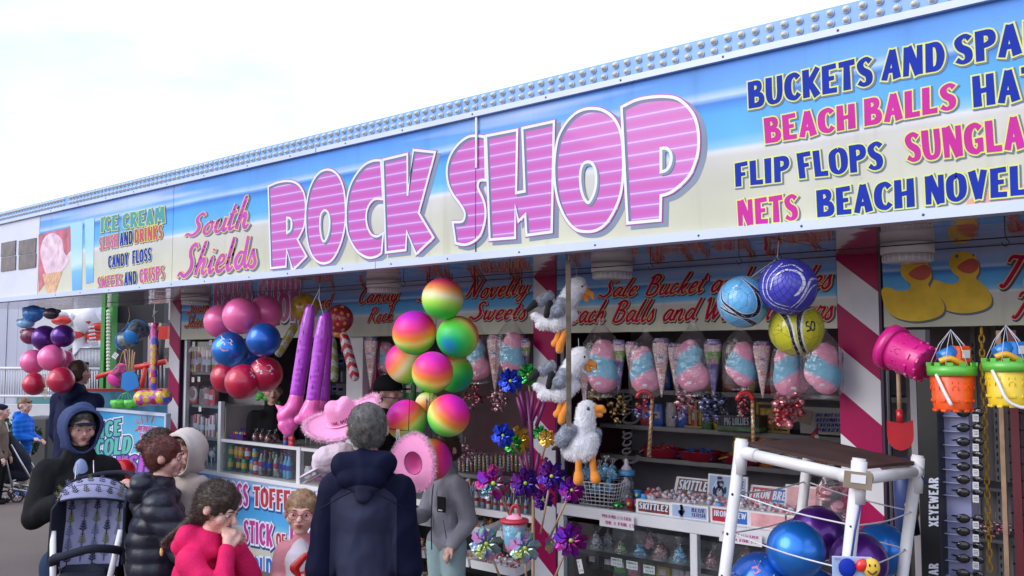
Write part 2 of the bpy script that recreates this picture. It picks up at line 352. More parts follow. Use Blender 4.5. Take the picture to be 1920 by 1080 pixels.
def strokes(font, text, sp=6, shear=0):
 """list of polylines [(x,y,w)...] in cap-height units, and total width"""
 x0 = 0; out = []
 for ch in text:
  wd_, s = font.get(ch, font[' ']);
  for st in s.split('|'):
   if not st: continue
   nums = [float(q) for q in st[1:].split(',')]; P = [Vector((nums[i] / 100, nums[i + 1] / 100, nums[i + 2] / 100)) for i in range(0, len(nums), 3)]
   if st[0] == 'c': P = catmull(P, 5)
   out.append([(p.x + x0 + shear * p.y, p.y, p.z) for p in P])
  x0 += (wd_ + sp) / 100
 return out, x0 - sp / 100
def ribbon(P, e):
 """thick polyline outline strip; e = extra half width / end length"""
 n = len(P); V = [];
 for i, (x, y, w_) in enumerate(P):
  a = P[max(i - 1, 0)]; b = P[min(i + 1, n - 1)]; d = Vector((b[0] - a[0], b[1] - a[1]));
  d = d.normalized() if d.length > 1e-6 else Vector((1, 0)); q = Vector((-d.y, d.x)) * (w_ / 2 + e); c = Vector((x, y))
  if i == 0: c = c - d * e
  if i == n - 1: c = c + d * e
  V += [c + q, c - q]
 return V, [(2 * i, 2 * i + 1, 2 * i + 3, 2 * i + 2) for i in range(n - 1)]
def text_geo(b, font, text, quad, layers, nrm, sp=6, shear=0, lift=.002, hmul=1):
 """quad = world bl, br, tr, tl.  layers = [(extra, dx, dy, material)] bottom to top"""
 st, tw = strokes(font, text, sp, shear); bl, br, tr, tl = [Vector(q) for q in quad]; nrm = Vector(nrm)
 z = lift
 for e, dx, dy, m in layers:
  for P in st:
   V, F = ribbon(P, e); z += .00004
   vs = []
   for q in V:
    u = (q.x + dx) / tw; v = (q.y + dy)
    vs.append(bl * (1 - u) * (1 - v) + br * u * (1 - v) + tr * u * v + tl * (1 - u) * v + nrm * z)
   b.add(vs, [f for f in F], m)
  z += .0008
 return b
def word(name, font, text, quad, layers, parent, nrm=(0, -1, 0), **k):
 b = MB(); Mi = parent.matrix_basis.inverted() if parent else Matrix()
 text_geo(b, font, text, [Mi @ Vector(q) for q in quad], layers, Mi.to_3x3() @ Vector(nrm), **k)
 return b.build(name, parent)
def pq(Y, sx, ox, oy, bl, br, tr, tl):
 """quad of zoomed pixel coords -> world points on plane Y"""
 return [W(ox + q[0] / sx, oy + q[1] / sx, Y) for q in (bl, br, tr, tl)]
# ================================================================== palette
WHITE = mat('white_gloss_paint', (.78, .79, .83), .32, var=.05, vs=3)
WHITEP = mat('white_plastic', (.8, .8, .82), .4, var=.04)
ALU = mat('aluminium_trim', (.52, .59, .76), .45, .1, var=.06, vs=2)
DARK = mat('black_plastic', (.012, .012, .014), .4)
BLACKCL = mat('black_wire', (.015, .015, .017), .35, .5)
STEEL = mat('zinc_wire', (.5, .5, .52), .3, .9)
MAROON = mat('maroon_vinyl', (.30, .012, .085), .35, var=.06)
PURPLE = mat('purple_edge', (.045, .01, .05), .4)
SHDW = mat('print_shadow_ink', (.10, .14, .22), .45, var=.03)
PWHITE = mat('print_white', (.70, .74, .87), .35, var=.02)
PYEL = mat('print_yellow', (.66, .72, .18), .5, var=.02)
PGOLD = mat('print_gold', (.78, .55, .16), .4, var=.02)
PBLUE = mat('print_blue', (.008, .03, .36), .6, var=.1, spec=.15)
PPINK = mat('print_pink', (.55, .03, .32), .6, var=.08, spec=.15)
PTEAL = mat('print_teal', (.02, .27, .30), .4, var=.1)
PRED = mat('print_red', (.46, .03, .05), .4, var=.1)
PMAG = mat('print_magenta', (.5, .03, .28), .4, var=.08)
WOOD = mat('weathered_wood', (.14, .11, .085), .8, var=.4, vs=12, bump=.4)
LWOOD = mat('pale_wood_stick', (.42, .27, .17), .6, var=.2, vs=20)
GLASS = film_mat('cabinet_glass', (.93, .96, .97), .04, .02, 0, milk=.012)
BAGF = film_mat('clear_bag', (.98, .97, .98), .10, .14, .9, 22, .03)
CREAM = mat('cream_laminate', (.42, .39, .38), .5, var=.08)
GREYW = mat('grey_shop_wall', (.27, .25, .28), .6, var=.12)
# ---- printed beach sheet
def beach_mat(name, z0, z1, dim=1.0, warm=0):
 m, t, b = nodes(name); tc, s = coords(t); N = t.nodes.new; L = t.links.new
 v = math_(t, 'DIVIDE', math_(t, 'SUBTRACT', s.outputs['Z'], z0), z1 - z0)
 mp = N('ShaderNodeMapping'); mp.inputs['Scale'].default_value = (.55, 1, 2.2); L(tc.outputs['Object'], mp.inputs[0]); n1 = noise_n(t, mp.outputs[0], 1.6, 3)
 mp2 = N('ShaderNodeMapping'); mp2.inputs['Scale'].default_value = (.28, 1, 5.5); mp2.inputs['Location'].default_value = (3, 0, 1); mp2.inputs['Rotation'].default_value = (0, R(-7), 0); L(tc.outputs['Object'], mp2.inputs[0]); n2 = noise_n(t, mp2.outputs[0], 1.3, 2)
 v2 = math_(t, 'ADD', v, math_(t, 'MULTIPLY', math_(t, 'SUBTRACT', n1.outputs[0], .5), .05))
 d = dim
 K = lambda r, g, bb: (r * d, g * d, bb * d)
 rp = ramp(t, [(0, K(.60, .61, .47)), (.30, K(.57, .58, .50)), (.44, K(.60, .60, .58)), (.475, K(.70, .72, .76)), (.50, K(.26, .56, .82)), (.56, K(.10, .44, .84)), (.70, K(.07, .38, .84)), (.765, K(.03, .19, .66)), (.785, K(.14, .38, .84)), (.80, K(.44, .62, .90)), (.85, K(.12, .38, .88)), (1, K(.07, .28, .82))])
 L(v2, rp.inputs[0])
 cl = ramp(t, [(.52, (0, 0, 0)), (.68, (1, 1, 1))]); L(n2.outputs[0], cl.inputs[0])
 up = ramp(t, [(.76, (0, 0, 0)), (.84, (1, 1, 1))]); L(v, up.inputs[0])
 f = math_(t, 'MULTIPLY', math_(t, 'MULTIPLY', cl.outputs[0], up.outputs[0]), .6)
 c = pmix(t, f, rp.outputs[0], K(.66, .74, .9))
 # grime and faint fading
 n3 = noise_n(t, tc.outputs['Object'], 2.2, 8); g = ramp(t, [(.3, (.86, .86, .84)), (.62, (1, 1, 1))]); L(n3.outputs[0], g.inputs[0])
 mm = N('ShaderNodeMix'); mm.data_type = 'RGBA'; mm.blend_type = 'MULTIPLY'; mm.inputs[0].default_value = 1; L(c, mm.inputs[6]); L(g.outputs[0], mm.inputs[7])
 mp3 = N('ShaderNodeMapping'); mp3.inputs['Scale'].default_value = (9, 1, .7); L(tc.outputs['Object'], mp3.inputs[0]); n4 = noise_n(t, mp3.outputs[0], 1.5, 5); g4 = ramp(t, [(.56, (1, 1, 1)), (.78, (.80, .79, .76))]); L(n4.outputs[0], g4.inputs[0])
 m4 = N('ShaderNodeMix'); m4.data_type = 'RGBA'; m4.blend_type = 'MULTIPLY'; m4.inputs[0].default_value = .8; L(mm.outputs[2], m4.inputs[6]); L(g4.outputs[0], m4.inputs[7]); mm = m4
 vo = N('ShaderNodeTexVoronoi'); vo.inputs['Scale'].default_value = 9; L(tc.outputs['Object'], vo.inputs[0]); sp = ramp(t, [(.035, (1, 1, 1)), (.06, (0, 0, 0))]); L(vo.outputs[0], sp.inputs[0])
 lowm = ramp(t, [(.3, (1, 1, 1)), (.4, (0, 0, 0))]); L(v, lowm.inputs[0])
 c2 = pmix(t, math_(t, 'MULTIPLY', math_(t, 'MULTIPLY', sp.outputs[0], lowm.outputs[0]), .28), mm.outputs[2], K(.3, .28, .16))
 L(c2, b.inputs['Base Color']); b.inputs['Roughness'].default_value = .4; b.inputs['Specular IOR Level'].default_value = .3
 return m
BEACH = beach_mat('beach_print_vinyl', 2.57, 3.37)
INB = beach_mat('beach_print_inner', 2.12, 2.52, 1.15)
# ================================================================== ground and setting
def ground_mat():
 m, t, b = nodes('worn_tarmac'); tc, s = coords(t); L = t.links.new
 a = noise_n(t, tc.outputs['Object'], .6, 6); g = noise_n(t, tc.outputs['Object'], 90, 3)
 r = ramp(t, [(.3, (.12, .093, .08)), (.55, (.155, .122, .108)), (.75, (.18, .145, .13))]); L(a.outputs[0], r.inputs[0])
 r2 = ramp(t, [(.35, (.7, .7, .7)), (.65, (1.2, 1.2, 1.2))]); L(g.outputs[0], r2.inputs[0])
 mm = t.nodes.new('ShaderNodeMix'); mm.data_type = 'RGBA'; mm.blend_type = 'MULTIPLY'; mm.inputs[0].default_value = 1; L(r.outputs[0], mm.inputs[6]); L(r2.outputs[0], mm.inputs[7])
 vo = t.nodes.new('ShaderNodeTexVoronoi'); vo.inputs['Scale'].default_value = 1.7; L(tc.outputs['Object'], vo.inputs[0]); sp = ramp(t, [(.03, (1, 1, 1)), (.045, (0, 0, 0))]); L(vo.outputs[0], sp.inputs[0])
 c = pmix(t, math_(t, 'MULTIPLY', sp.outputs[0], .6), mm.outputs[2], (.3, .28, .28)); L(c, b.inputs['Base Color']); b.inputs['Roughness'].default_value = .75
 bp = t.nodes.new('ShaderNodeBump'); bp.inputs['Strength'].default_value = .4; bp.inputs['Distance'].default_value = .006; L(g.outputs[0], bp.inputs['Height']); L(bp.outputs[0], b.inputs['Normal']); return m
b = MB(); gm = ground_mat(); Sg = 420
b.quad((-Sg, -Sg, 0), (Sg, -Sg, 0), (Sg, Sg, 0), (-Sg, Sg, 0), gm); tag(b.build('ground'), kind='structure')
# ================================================================== kiosk shell
YF = 3.9; YC = 5.1; YB = 7.4
kiosk = thing('kiosk', 'long white seaside kiosk with canopy, striped posts and glass fronted counters', 'kiosk', (0, 0, 0))
def soffit_mat():
 m, t, b = nodes('mirror_gloss_soffit'); tc, s = coords(t)
 b.inputs['Metallic'].default_value = .75; b.inputs['Roughness'].default_value = .09
 n = noise_n(t, tc.outputs['Object'], 2.2, 4); r = ramp(t, [(.3, (.50, .42, .50)), (.7, (.60, .53, .61))]); t.links.new(n.outputs[0], r.inputs[0]); t.links.new(r.outputs[0], b.inputs['Base Color'])
 bp = t.nodes.new('ShaderNodeBump'); bp.inputs['Strength'].default_value = .25; bp.inputs['Distance'].default_value = .02; n2 = noise_n(t, tc.outputs['Object'], 3.2, 2); t.links.new(n2.outputs[0], bp.inputs['Height']); t.links.new(bp.outputs[0], b.inputs['Normal']); return m
SOF = soffit_mat()
for i, (xa, xb) in enumerate([(-12.2, -9.1), (-9.1, -7.0), (-7.0, -4.1), (-4.1, -1.9), (-1.9, .6), (.6, 3)]):
 b = MB(); b.box(((xa + xb) / 2, 4.56, 2.548), (xb - xa - .008, 1.26, .02), SOF); b.build('soffit_panel', kiosk)
b = MB(); ROOF = mat('grey_roof_felt', (.2, .2, .21), .8)
b.box((-3.1, 5.85, 3.28), (12.2, 3.1, .06), ROOF); b.build('roof', kiosk)
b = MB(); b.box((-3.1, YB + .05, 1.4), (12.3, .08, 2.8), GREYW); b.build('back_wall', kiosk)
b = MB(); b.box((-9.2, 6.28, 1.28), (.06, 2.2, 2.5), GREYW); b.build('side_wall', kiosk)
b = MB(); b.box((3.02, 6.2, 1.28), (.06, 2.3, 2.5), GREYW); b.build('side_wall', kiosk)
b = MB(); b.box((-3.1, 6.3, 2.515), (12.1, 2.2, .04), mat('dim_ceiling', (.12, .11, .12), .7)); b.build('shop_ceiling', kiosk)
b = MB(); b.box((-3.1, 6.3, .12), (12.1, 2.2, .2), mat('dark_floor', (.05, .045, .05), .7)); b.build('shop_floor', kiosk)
b = MB(); b.box((-3.1, 5.22, 2.86), (12.1, .06, .62), mat('canopy_back', (.3, .3, .32), .7)); b.build('canopy_back_board', kiosk)
def stripes_mat(name, k=.83, per=.48, off=0):
 m, t, b = nodes(name); tc, s = coords(t)
 v = math_(t, 'ADD', s.outputs['Z'], math_(t, 'MULTIPLY', s.outputs['X'], k)); v = math_(t, 'FRACT', math_(t, 'ADD', math_(t, 'DIVIDE', v, per), off)); f = math_(t, 'GREATER_THAN', v, .5)
 n = noise_n(t, tc.outputs['Object'], 5, 6); r = ramp(t, [(.3, (.74, .73, .78)), (.6, (.84, .83, .88))]); t.links.new(n.outputs[0], r.inputs[0])
 t.links.new(pmix(t, f, r.outputs[0], (.42, .008, .10)), b.inputs['Base Color']); b.inputs['Roughness'].default_value = .35; b.inputs['Specular IOR Level'].default_value = .2; return m
# stripes meet the photo: on the right post's left edge (X -2.0) white starts below maroon at photo row 488
def post(xa, xb, pyedge, pxedge, lab):
 z = W(pxedge, pyedge, YC).z; off = (-( (z + xa * .83) / .48)) % 1.0
 p = thing('striped_post', lab, 'post', ((xa + xb) / 2, YC + .05, 0), group='striped kiosk posts')
 b = MB(); m = stripes_mat('stripes_%.2f' % xa, off=off + .5 - .5 * 0 + (xa + xb) / 2 * 0 + ((xa + xb) / 2 * .83 / .48))
 b.box((0, 0, 1.27), (xb - xa, .10, 2.535), m); b.build('striped_face', p)
 b = MB(); b.box(((xb - xa) / 2 + .008, .01, 1.27), (.014, .115, 2.53), PURPLE); b.box(((xb - xa) / 2 + .018, .01, 1.27), (.006, .03, 2.52), WHITE); b.build('edge_trim', p)
 return p
post(-2.0, -1.775, 488, 1566, 'maroon and white striped post between the football nets and the duck sign')
post(-4.195, -4.0, 520, 1000, 'maroon and white striped post behind the hanging plush seagulls')
post(-9.2, -8.99, 560, 320, 'maroon and white striped post beside the emoji print inflatable hammer')
# ================================================================== fascia sign
fas = thing('fascia_sign', 'long blue and sand coloured fascia sign with huge pink ROCK SHOP letters', 'shop sign', (0, 0, 0))
for xa, xb in [(-9.62, -7.04), (-7.04, -3.645), (-3.645, -.245), (-.245, 3.1)]:
 b = MB(); b.box(((xa + xb) / 2, YF + .035, 2.975), (xb - xa - .006, .05, .82), BEACH); b.build('sign_panel', fas)
LILACW = mat('lilac_white_board', (.60, .63, .76), .4, var=.06, vs=2)
b = MB(); b.box((-10.95, YF + .035, 2.98), (2.64, .05, .84), LILACW); b.build('blank_panel', fas)
for xa, xb in [(-12.2, -9.2), (-9.2, -5.13), (-5.12, .0), (.005, 3.1)]:
 b = MB(); b.box(((xa + xb) / 2, YF - .002, 3.386), (xb - xa, .03, .032), ALU); b.build('top_trim', fas)
for xa, xb in [(-12.2, -8.2), (-8.2, -4.49), (-4.485, -.1), (-.095, 3.1)]:
 b = MB(); b.box(((xa + xb) / 2, YF - .004, 2.554), (xb - xa, .036, .044), ALU); b.box(((xa + xb) / 2, YF + .03, 2.536), (xb - xa, .07, .008), ALU); b.build('bottom_trim', fas)
b = MB(); b.box((-3.645, YF + .006, 2.97), (.004, .004, .8), mat('seam_rust', (.1, .05, .05), .8)); b.build('panel_seam', fas)
b = MB(); b.box((-3.632, YF - .004, 3.22), (.012, .008, .3), mat('bare_strip', (.8, .78, .76), .3)); b.build('bare_metal_strip', fas)
BULB = mat('bulb_glass', (.66, .64, .50), .2, 0, var=.3, vs=40, coat=.5); BULBC = mat('bulb_collar', (.50, .58, .74), .5)
lb = MB(); lb.lathe([(.019, 0), (.0185, .006), (.014, .0075)], BULBC, 10, cap=True); lb.lathe([(.013, .006), (.0135, .012), (.010, .020), (.005, .024), (.0005, .025)], BULB, 8)
b0 = lb.build('bulb_tmp'); bulb_me = b0.data; bpy.data.objects.remove(b0)
LSTRIP = mat('powder_blue_strip', (.20, .40, .74), .4, var=.08, vs=2)
for xa, xb in [(-12.2, -9.0), (-9.0, -3.76), (-3.755, -.1), (-.095, 3.1)]:
 b = MB(); b.box(((xa + xb) / 2, YF + .03, 3.453), (xb - xa, .05, .10), LSTRIP); st = b.build('light_strip', fas)
 x = math.ceil(xa / .0705) * .0705 + .02
 while x < xb - .02:
  if -10.7 < x < -.75:
   for z in (3.428, 3.476):
    link('bulb', bulb_me, st, (x, YF + .005, z), (R(90), 0, 0))
  x += .0705
sb = MB(); sb.ell((0, 0, 0), (.006, .004, .006), mat('screw_grey', (.10, .10, .12), .4, .4), 8); so_ = sb.build('x'); scr = so_.data; bpy.data.objects.remove(so_)
for k in range(18): link('screw', scr, fas, (-9.3 + k * .56 + rnd.uniform(-.05, .05), YF - .018, 3.386)); link('screw', scr, fas, (-9.1 + k * .53 + rnd.uniform(-.05, .05), YF - .023, 2.552))
# ---- ROCK SHOP letters traced on the panel
def tr(ox, oy, s, pts):
 out = []
 for p in pts: q = W(ox + p[0] / s, oy + p[1] / s, YF); out.append((q.x, q.z, len(p) > 2))
 return out
def smooth_loop(pts):
 """corner-aware Catmull-Rom"""
 n = len(pts); cs = [i for i in range(n) if pts[i][2]]
 V2 = [Vector((p[0], p[1])) for p in pts]
 if not cs: return [Vector((p.x, p.y)) for p in catmull([(v.x, v.y, 0) for v in V2], 5, True)]
 out = []
 for a in range(len(cs)):
  i = cs[a]; j = cs[(a + 1) % len(cs)]; k = i; seg = [V2[i]]
  while True:
   k = (k + 1) % n; seg.append(V2[k])
   if k == j: break
  if len(seg) == 2: out.append(seg[0])
  else: out += [Vector((p.x, p.y)) for p in catmull([(v.x, v.y, 0) for v in seg], 5)][:-1]
 return out
def offset(poly, d):
 n = len(poly); ar = sum(poly[i].x * poly[(i + 1) % n].y - poly[(i + 1) % n].x * poly[i].y for i in range(n)); sg = 1 if ar > 0 else -1; out = []
 for i in range(n):
  a, p, c = poly[i - 1], poly[i], poly[(i + 1) % n]; e1 = (p - a); e2 = (c - p)
  if e1.length < 1e-6 or e2.length < 1e-6: out.append(p.copy()); continue
  e1.normalize(); e2.normalize(); n1 = Vector((e1.y, -e1.x)); n2 = Vector((e2.y, -e2.x)); m_ = n1 + n2
  if m_.length < .3: out.append(p + (n1 * d * sg)); continue
  m_.normalize(); k = min(1 / max(m_.dot(n1), .2), 1.9); out.append(p + m_ * d * sg * k)
 return out
SLAT = None
def rockfill():
 m, t, b = nodes('pink_rock_stripes'); tc, s = coords(t)
 v = math_(t, 'FRACT', math_(t, 'DIVIDE', math_(t, 'SUBTRACT', s.outputs['Z'], 2.6), .0655))
 r = ramp(t, [(0, (.66, .50, .78)), (.045, (.66, .50, .78)), (.08, (.46, .15, .58)), (.30, (.48, .07, .46)), (.55, (.50, .055, .38)), (.8, (.46, .09, .50)), (.95, (.46, .17, .60)), (1, (.66, .50, .78))]); t.links.new(v, r.inputs[0])
 n = noise_n(t, tc.outputs['Object'], 2.5, 3); c = pmix(t, math_(t, 'MULTIPLY', n.outputs[0], .28), r.outputs[0], (.60, .04, .30))
 t.links.new(c, b.inputs['Base Color']); b.inputs['Roughness'].default_value = .3; b.inputs['Coat Weight'].default_value = .15; return m
ROCKF = rockfill(); LSH = mat('print_letter_shade', (.13, .14, .27), .4, var=.03); GSH = mat('print_grey_shade', (.17, .22, .32), .45, var=.1); PLN = mat('print_thin_magenta', (.45, .07, .38), .4)
A_ = (490, 260, 4.155); B_ = (630, 260, 4.155); C_ = (820, 210, 4.0); D_ = (1020, 160, 3.484)
LET = [
(A_, [(55,378,1),(120,350),(200,338),(262,352),(305,395),(330,460),(335,560),(325,670),(300,735),(270,785,1),(340,915,1),(243,1012,1),(192,850,1),(183,988,1),(74,1000,1)], [(190,606,1),(222,612),(236,640),(238,680),(225,720),(190,747,1)]),
(A_, [(505,250),(555,262),(600,310),(632,400),(645,520),(645,640),(625,760),(590,860),(545,935),(490,962),(430,945),(385,880),(358,780),(348,660),(350,540),(370,420),(405,330),(450,272)], [(490,548),(515,562),(532,610),(533,690),(518,760),(490,808),(465,790),(450,720),(447,650),(455,590),(470,562)]),
(B_, [(340,178,1),(290,180),(230,205),(175,260),(125,340),(95,430),(82,540),(82,650),(95,740),(125,810),(165,870),(215,905),(260,918),(310,908),(345,885,1),(357,748,1),(330,766),(300,770),(265,750),(235,690),(225,620),(232,550),(255,500),(290,465),(320,458),(355,460,1)], None),
(B_, [(368,172,1),(545,130,1),(546,445,1),(603,98,1),(758,114,1),(632,580,1),(745,768,1),(622,886,1),(544,705,1),(533,858,1),(390,876,1)], None),
(C_, [(345,195,1),(290,188),(230,195),(165,240),(110,310),(80,390),(75,470),(90,550),(125,620),(170,680),(205,740),(208,790),(185,830),(120,835,1),(140,975,1),(200,985),(260,965),(310,920),(335,860),(350,780),(345,700),(325,640),(300,590),(292,550),(305,510),(330,500),(352,500,1)], None),
(C_, [(370,187,1),(587,145,1),(578,618,1),(660,603,1),(642,130,1),(862,82,1),(845,888,1),(672,912,1),(662,750,1),(608,803,1),(577,684,1),(572,932,1),(396,946,1)], None),
(D_, [(310,160),(370,168),(430,205),(470,260),(495,340),(505,450),(505,580),(490,700),(455,800),(400,890),(340,935),(270,945),(205,930),(150,870),(110,790),(85,700),(72,590),(75,470),(95,350),(140,260),(200,195),(255,167)], [(290,490),(320,505),(342,560),(345,640),(330,710),(305,760),(280,775),(250,740),(232,680),(225,610),(232,540),(255,500)]),
(D_, [(512,147,1),(600,105),(700,86),(800,83),(870,100),(935,155),(975,220),(995,310),(995,420),(975,500),(940,580),(885,640),(820,690),(752,712,1),(748,870,1),(550,889,1)], [(752,403,1),(800,400),(830,430),(838,480),(825,530),(795,565),(752,577,1)]),
]
MF = Matrix(((1, 0, 0, 0), (0, 0, -1, 0), (0, 1, 0, 0), (0, 0, 0, 1)))   # xy -> xz plane, +z -> -y
def layer(b, outer, hole, m, dx=0, dz=0, dy=0):
 o = [(p.x + dx, p.y + dz) for p in outer]; h = [[(p.x + dx, p.y + dz) for p in hole]] if hole else []
 b.prism(o, 0, m, Matrix.Translation((0, YF + .0095 - dy, 0)) @ MF, h)
def rim(b, poly, e, m, dx=0, dz=0, dy=0):
 q = offset(poly, e); n = len(poly); y = YF + .0095 - dy
 for i in range(n):
  j = (i + 1) % n; y -= .000004; b.add([(p.x + dx, y, p.y + dz) for p in (poly[i], poly[j], q[j], q[i])], [(0, 1, 2, 3)], m)
for (ox, oy, s_), op, hp in LET:
 o = smooth_loop(tr(ox, oy, s_, op)); h = smooth_loop(tr(ox, oy, s_, hp)) if hp else None
 b = MB(); e = .016; th = .021
 layer(b, o, h, GSH, .03, -.022, .0004); rim(b, o, th, GSH, .03, -.022, .0004)
 rim(b, o, th, PLN, 0, 0, .0016); layer(b, o, h, LSH, 0, 0, .0032)
 layer(b, [p + Vector((.016, -.016)) for p in offset(o, -.0005)], [p + Vector((.016, -.016)) for p in h] if h else None, ROCKF, 0, 0, .0042); rim(b, o, e, PWHITE, 0, 0, .0052)
 if h: rim(b, h, -th, GSH, .012, -.01, .0046); rim(b, h, -e, PWHITE, 0, 0, .0056)
 b.build('letter', fas)
def shadow_layers(fill, out, e=.05, sh=SHDW): return [(e + .012, .045, -.045, sh), (e, 0, 0, out), (0, 0, 0, fill)]
def fw(text, fill, bl, br, tr_, tl, out=PYEL, font=CAPS, Z=(1300, 0, 2.4548), e=.055, **k):
 q = pq(YF, Z[2], Z[0], Z[1], bl, br, tr_, tl)
 word('lettering', font, text, q, shadow_layers(fill, out, e), fas, lift=-.008, **k)
fw('BUCKETS', PBLUE, (250,500), (825,390), (822,255), (245,378)); fw('AND', PBLUE, (860,372), (1158,318), (1152,185), (868,235)); fw('SPADES', PBLUE, (1200,302), (1850,184), (1850,26), (1194,166))
fw('BEACH', PPINK, (327,660), (745,588), (742,474), (318,544)); fw('BALLS', PPINK, (783,580), (1208,500), (1208,376), (780,456)); fw('HATS', PBLUE, (1285,494), (1700,428), (1700,276), (1276,352))
fw('FLIP', PBLUE, (188,860), (438,832), (436,712), (184,752)); fw('FLOPS', PBLUE, (482,822), (872,778), (870,646), (468,706)); fw('SUNGLASSES', PPINK, (980,748), (1900,632), (1900,472), (965,614))
fw('NETS', PPINK, (202,1040), (480,1012), (476,890), (196,924)); fw('BEACH', PBLUE, (566,1000), (1018,950), (1014,818), (560,876)); fw('NOVELTIES', PBLUE, (1065,942), (1880,858), (1880,716), (1060,812))
Z5 = (0, 280, 3.375)
fw('ICE CREAM', PTEAL, (632,525), (1040,462), (1040,360), (634,432), Z=Z5, e=.05); fw('SLUSH', PMAG, (622,640), (742,616), (742,530), (622,558), Z=Z5, e=.05)
fw('AND', PBLUE, (752,612), (836,598), (836,512), (752,530), Z=Z5); fw('DRINKS', PRED, (846,594), (1024,562), (1024,474), (846,508), Z=Z5); fw('CANDY', PBLUE, (680,752), (808,730), (808,652), (680,674), Z=Z5); fw('FLOSS', PBLUE, (832,726), (952,704), (952,618), (832,642), Z=Z5)
fw('SWEETS', PMAG, (612,890), (770,868), (768,786), (612,808), Z=Z5); fw('AND', PBLUE, (780,864), (862,852), (860,768), (780,780), Z=Z5); fw('CRISPS', PMAG, (878,848), (1036,822), (1034,732), (876,758), Z=Z5)
PLIL = mat('print_lilac_pink', (.50, .09, .44), .55, var=.15, spec=.15)
fw('South', PLIL, (1172,552), (1560,494), (1552,300), (1176,440), out=PGOLD, font=SCR, Z=Z5, e=.03, shear=.22); fw('Shields', PLIL, (1124,812), (1622,738), (1590,540), (1140,610), out=PGOLD, font=SCR, Z=Z5, e=.03, shear=.22)
# pictures at the left of the sign: ice cream in a cone on red, tall blue slush cups
def flat(pts, m, Z, dy, parent, name, Y=YF, smooth=False):
 o = [(p.x, p.z) for p in [W(Z[0] + a[0] / Z[2], Z[1] + a[1] / Z[2], Y) for a in pts]]
 if smooth: o = [(p.x, p.y) for p in smooth_loop([(a[0], a[1], False) for a in o])]
 b = MB(); b.prism(o, 0, m, Matrix.Translation((0, Y + .0095 - dy, 0)) @ MF); Mi = parent.matrix_basis.inverted() if parent else Matrix()
 b.v = [tuple(Mi @ Vector(v)) for v in b.v]; return b.build(name, parent)
flat([(238,540),(440,492),(440,640),(238,905)], mat('print_soft_red', (.52, .10, .16), .4, var=.5, vs=7), Z5, .0006, fas, 'picture_panel')
flat([(262,720),(250,640),(275,560),(330,530),(385,570),(400,650),(430,700),(385,770),(300,800)], mat('print_ice_cream', (.70, .50, .62), .4, var=.35, vs=10), Z5, .0014, fas, 'ice_cream_picture', smooth=True)
flat([(262,790),(390,770),(335,935),(300,940)], mat('print_cone', (.62, .36, .2), .4, var=.3, vs=20), Z5, .0018, fas, 'cone_picture')
CUPM = grad_mat('print_slush', [(0, (.06, .28, .75)), (.45, (.12, .45, .8)), (.6, (.5, .72, .85)), (1, (.3, .6, .8))], 2.56, 3.0, warp=.2)
flat([(440,470),(518,455),(512,915),(452,922)], CUPM, Z5, .0018, fas, 'slush_cup_picture'); flat([(530,445),(592,432),(585,840),(540,850)], CUPM, Z5, .0022, fas, 'slush_cup_picture')
flat([(1238,968),(1262,920),(1330,880),(1522,848),(1600,848),(1600,962)], mat('print_orange_skin', (.70, .32, .2), .4), (1300, 0, 2.4548), .0002, fas, 'orange_picture')
# brown window panes in the blank left panel
PANE = mat('brown_pane', (.09, .055, .06), .25, var=.6, vs=9); PANF = mat('lilac_frame', (.66, .68, .78), .4)
for (xa, xb) in ((2, 28), (35, 66), (-34, -6)):
 for (ya, yb) in ((452, 477), (480, 505)):
  q = [W(xa, ya + (34 - xa) * .12, YF), W(xb, yb + (34 - xb) * .12, YF)]; c = (q[0] + q[1]) / 2
  b = MB(); b.box((c.x, YF + .007, c.z), (abs(q[1].x - q[0].x), .012, abs(q[0].z - q[1].z)), PANE); b.build('window_pane', fas)
# ================================================================== inner sign boards under the canopy
YI = 5.1
def board(name, xa, xb, lab, z0=2.135, z1=2.535):
 o = thing(name, lab, 'sign', (0, 0, 0)); b = MB(); b.box(((xa + xb) / 2, YI + .02, (z0 + z1) / 2), (xb - xa, .03, z1 - z0), INB); b.build('sign_panel', o); return o
s1 = board('inner_sign', -8.98, -7.05, 'inner sign board with South Shields script and pink outlined letters, behind the pink balls')
s2 = board('inner_sign', -7.045, -4.2, 'inner sign board with Candy Rock and Novelty Sweets in red script'); s3 = board('inner_sign', -3.995, -2.005, 'inner sign board with Sale Bucket and Beach Balls in red script')
s4 = board('inner_sign', -1.75, 3.0, 'inner sign board with two big yellow toy ducks')
IRED = mat('inner_print_red', (.50, .008, .09), .6, spec=.1)
def iw(s, text, bl, br, tr_, tl, fill=IRED, font=SCR, out=PGOLD, e=.036, **k):
 q = [W(*p, YI) for p in (bl, br, tr_, tl)]; word('lettering', font, text, q, [(e + .02, .05, -.05, mat('inner_ink_shade', (.05, .03, .08), .5)), (e, 0, 0, out), (0, 0, 0, fill)], s, lift=-.003, shear=.22 if font is SCR else 0, **k)
iw(s1, 'South', (350,588), (392,584), (392,563), (352,566)); iw(s1, 'Shields', (346,614), (392,612), (394,590), (348,592)); iw(s1, 'ROCK SHOP', (400,606), (562,602), (562,546), (400,556), fill=PMAG, font=CAPS, out=PWHITE, e=.06)
iw(s2, 'and', (588,578), (618,577), (620,549), (592,552)); iw(s2, 'Candy', (668,570), (744,564), (746,534), (672,540)); iw(s2, 'Rock', (688,604), (734,602), (736,574), (692,577)); iw(s2, 'Soft', (783,566), (838,560), (842,530), (788,536))
iw(s2, 'Novelty', (872,560), (986,552), (990,516), (876,526)); iw(s2, 'Sweets', (880,599), (984,598), (988,564), (884,566))
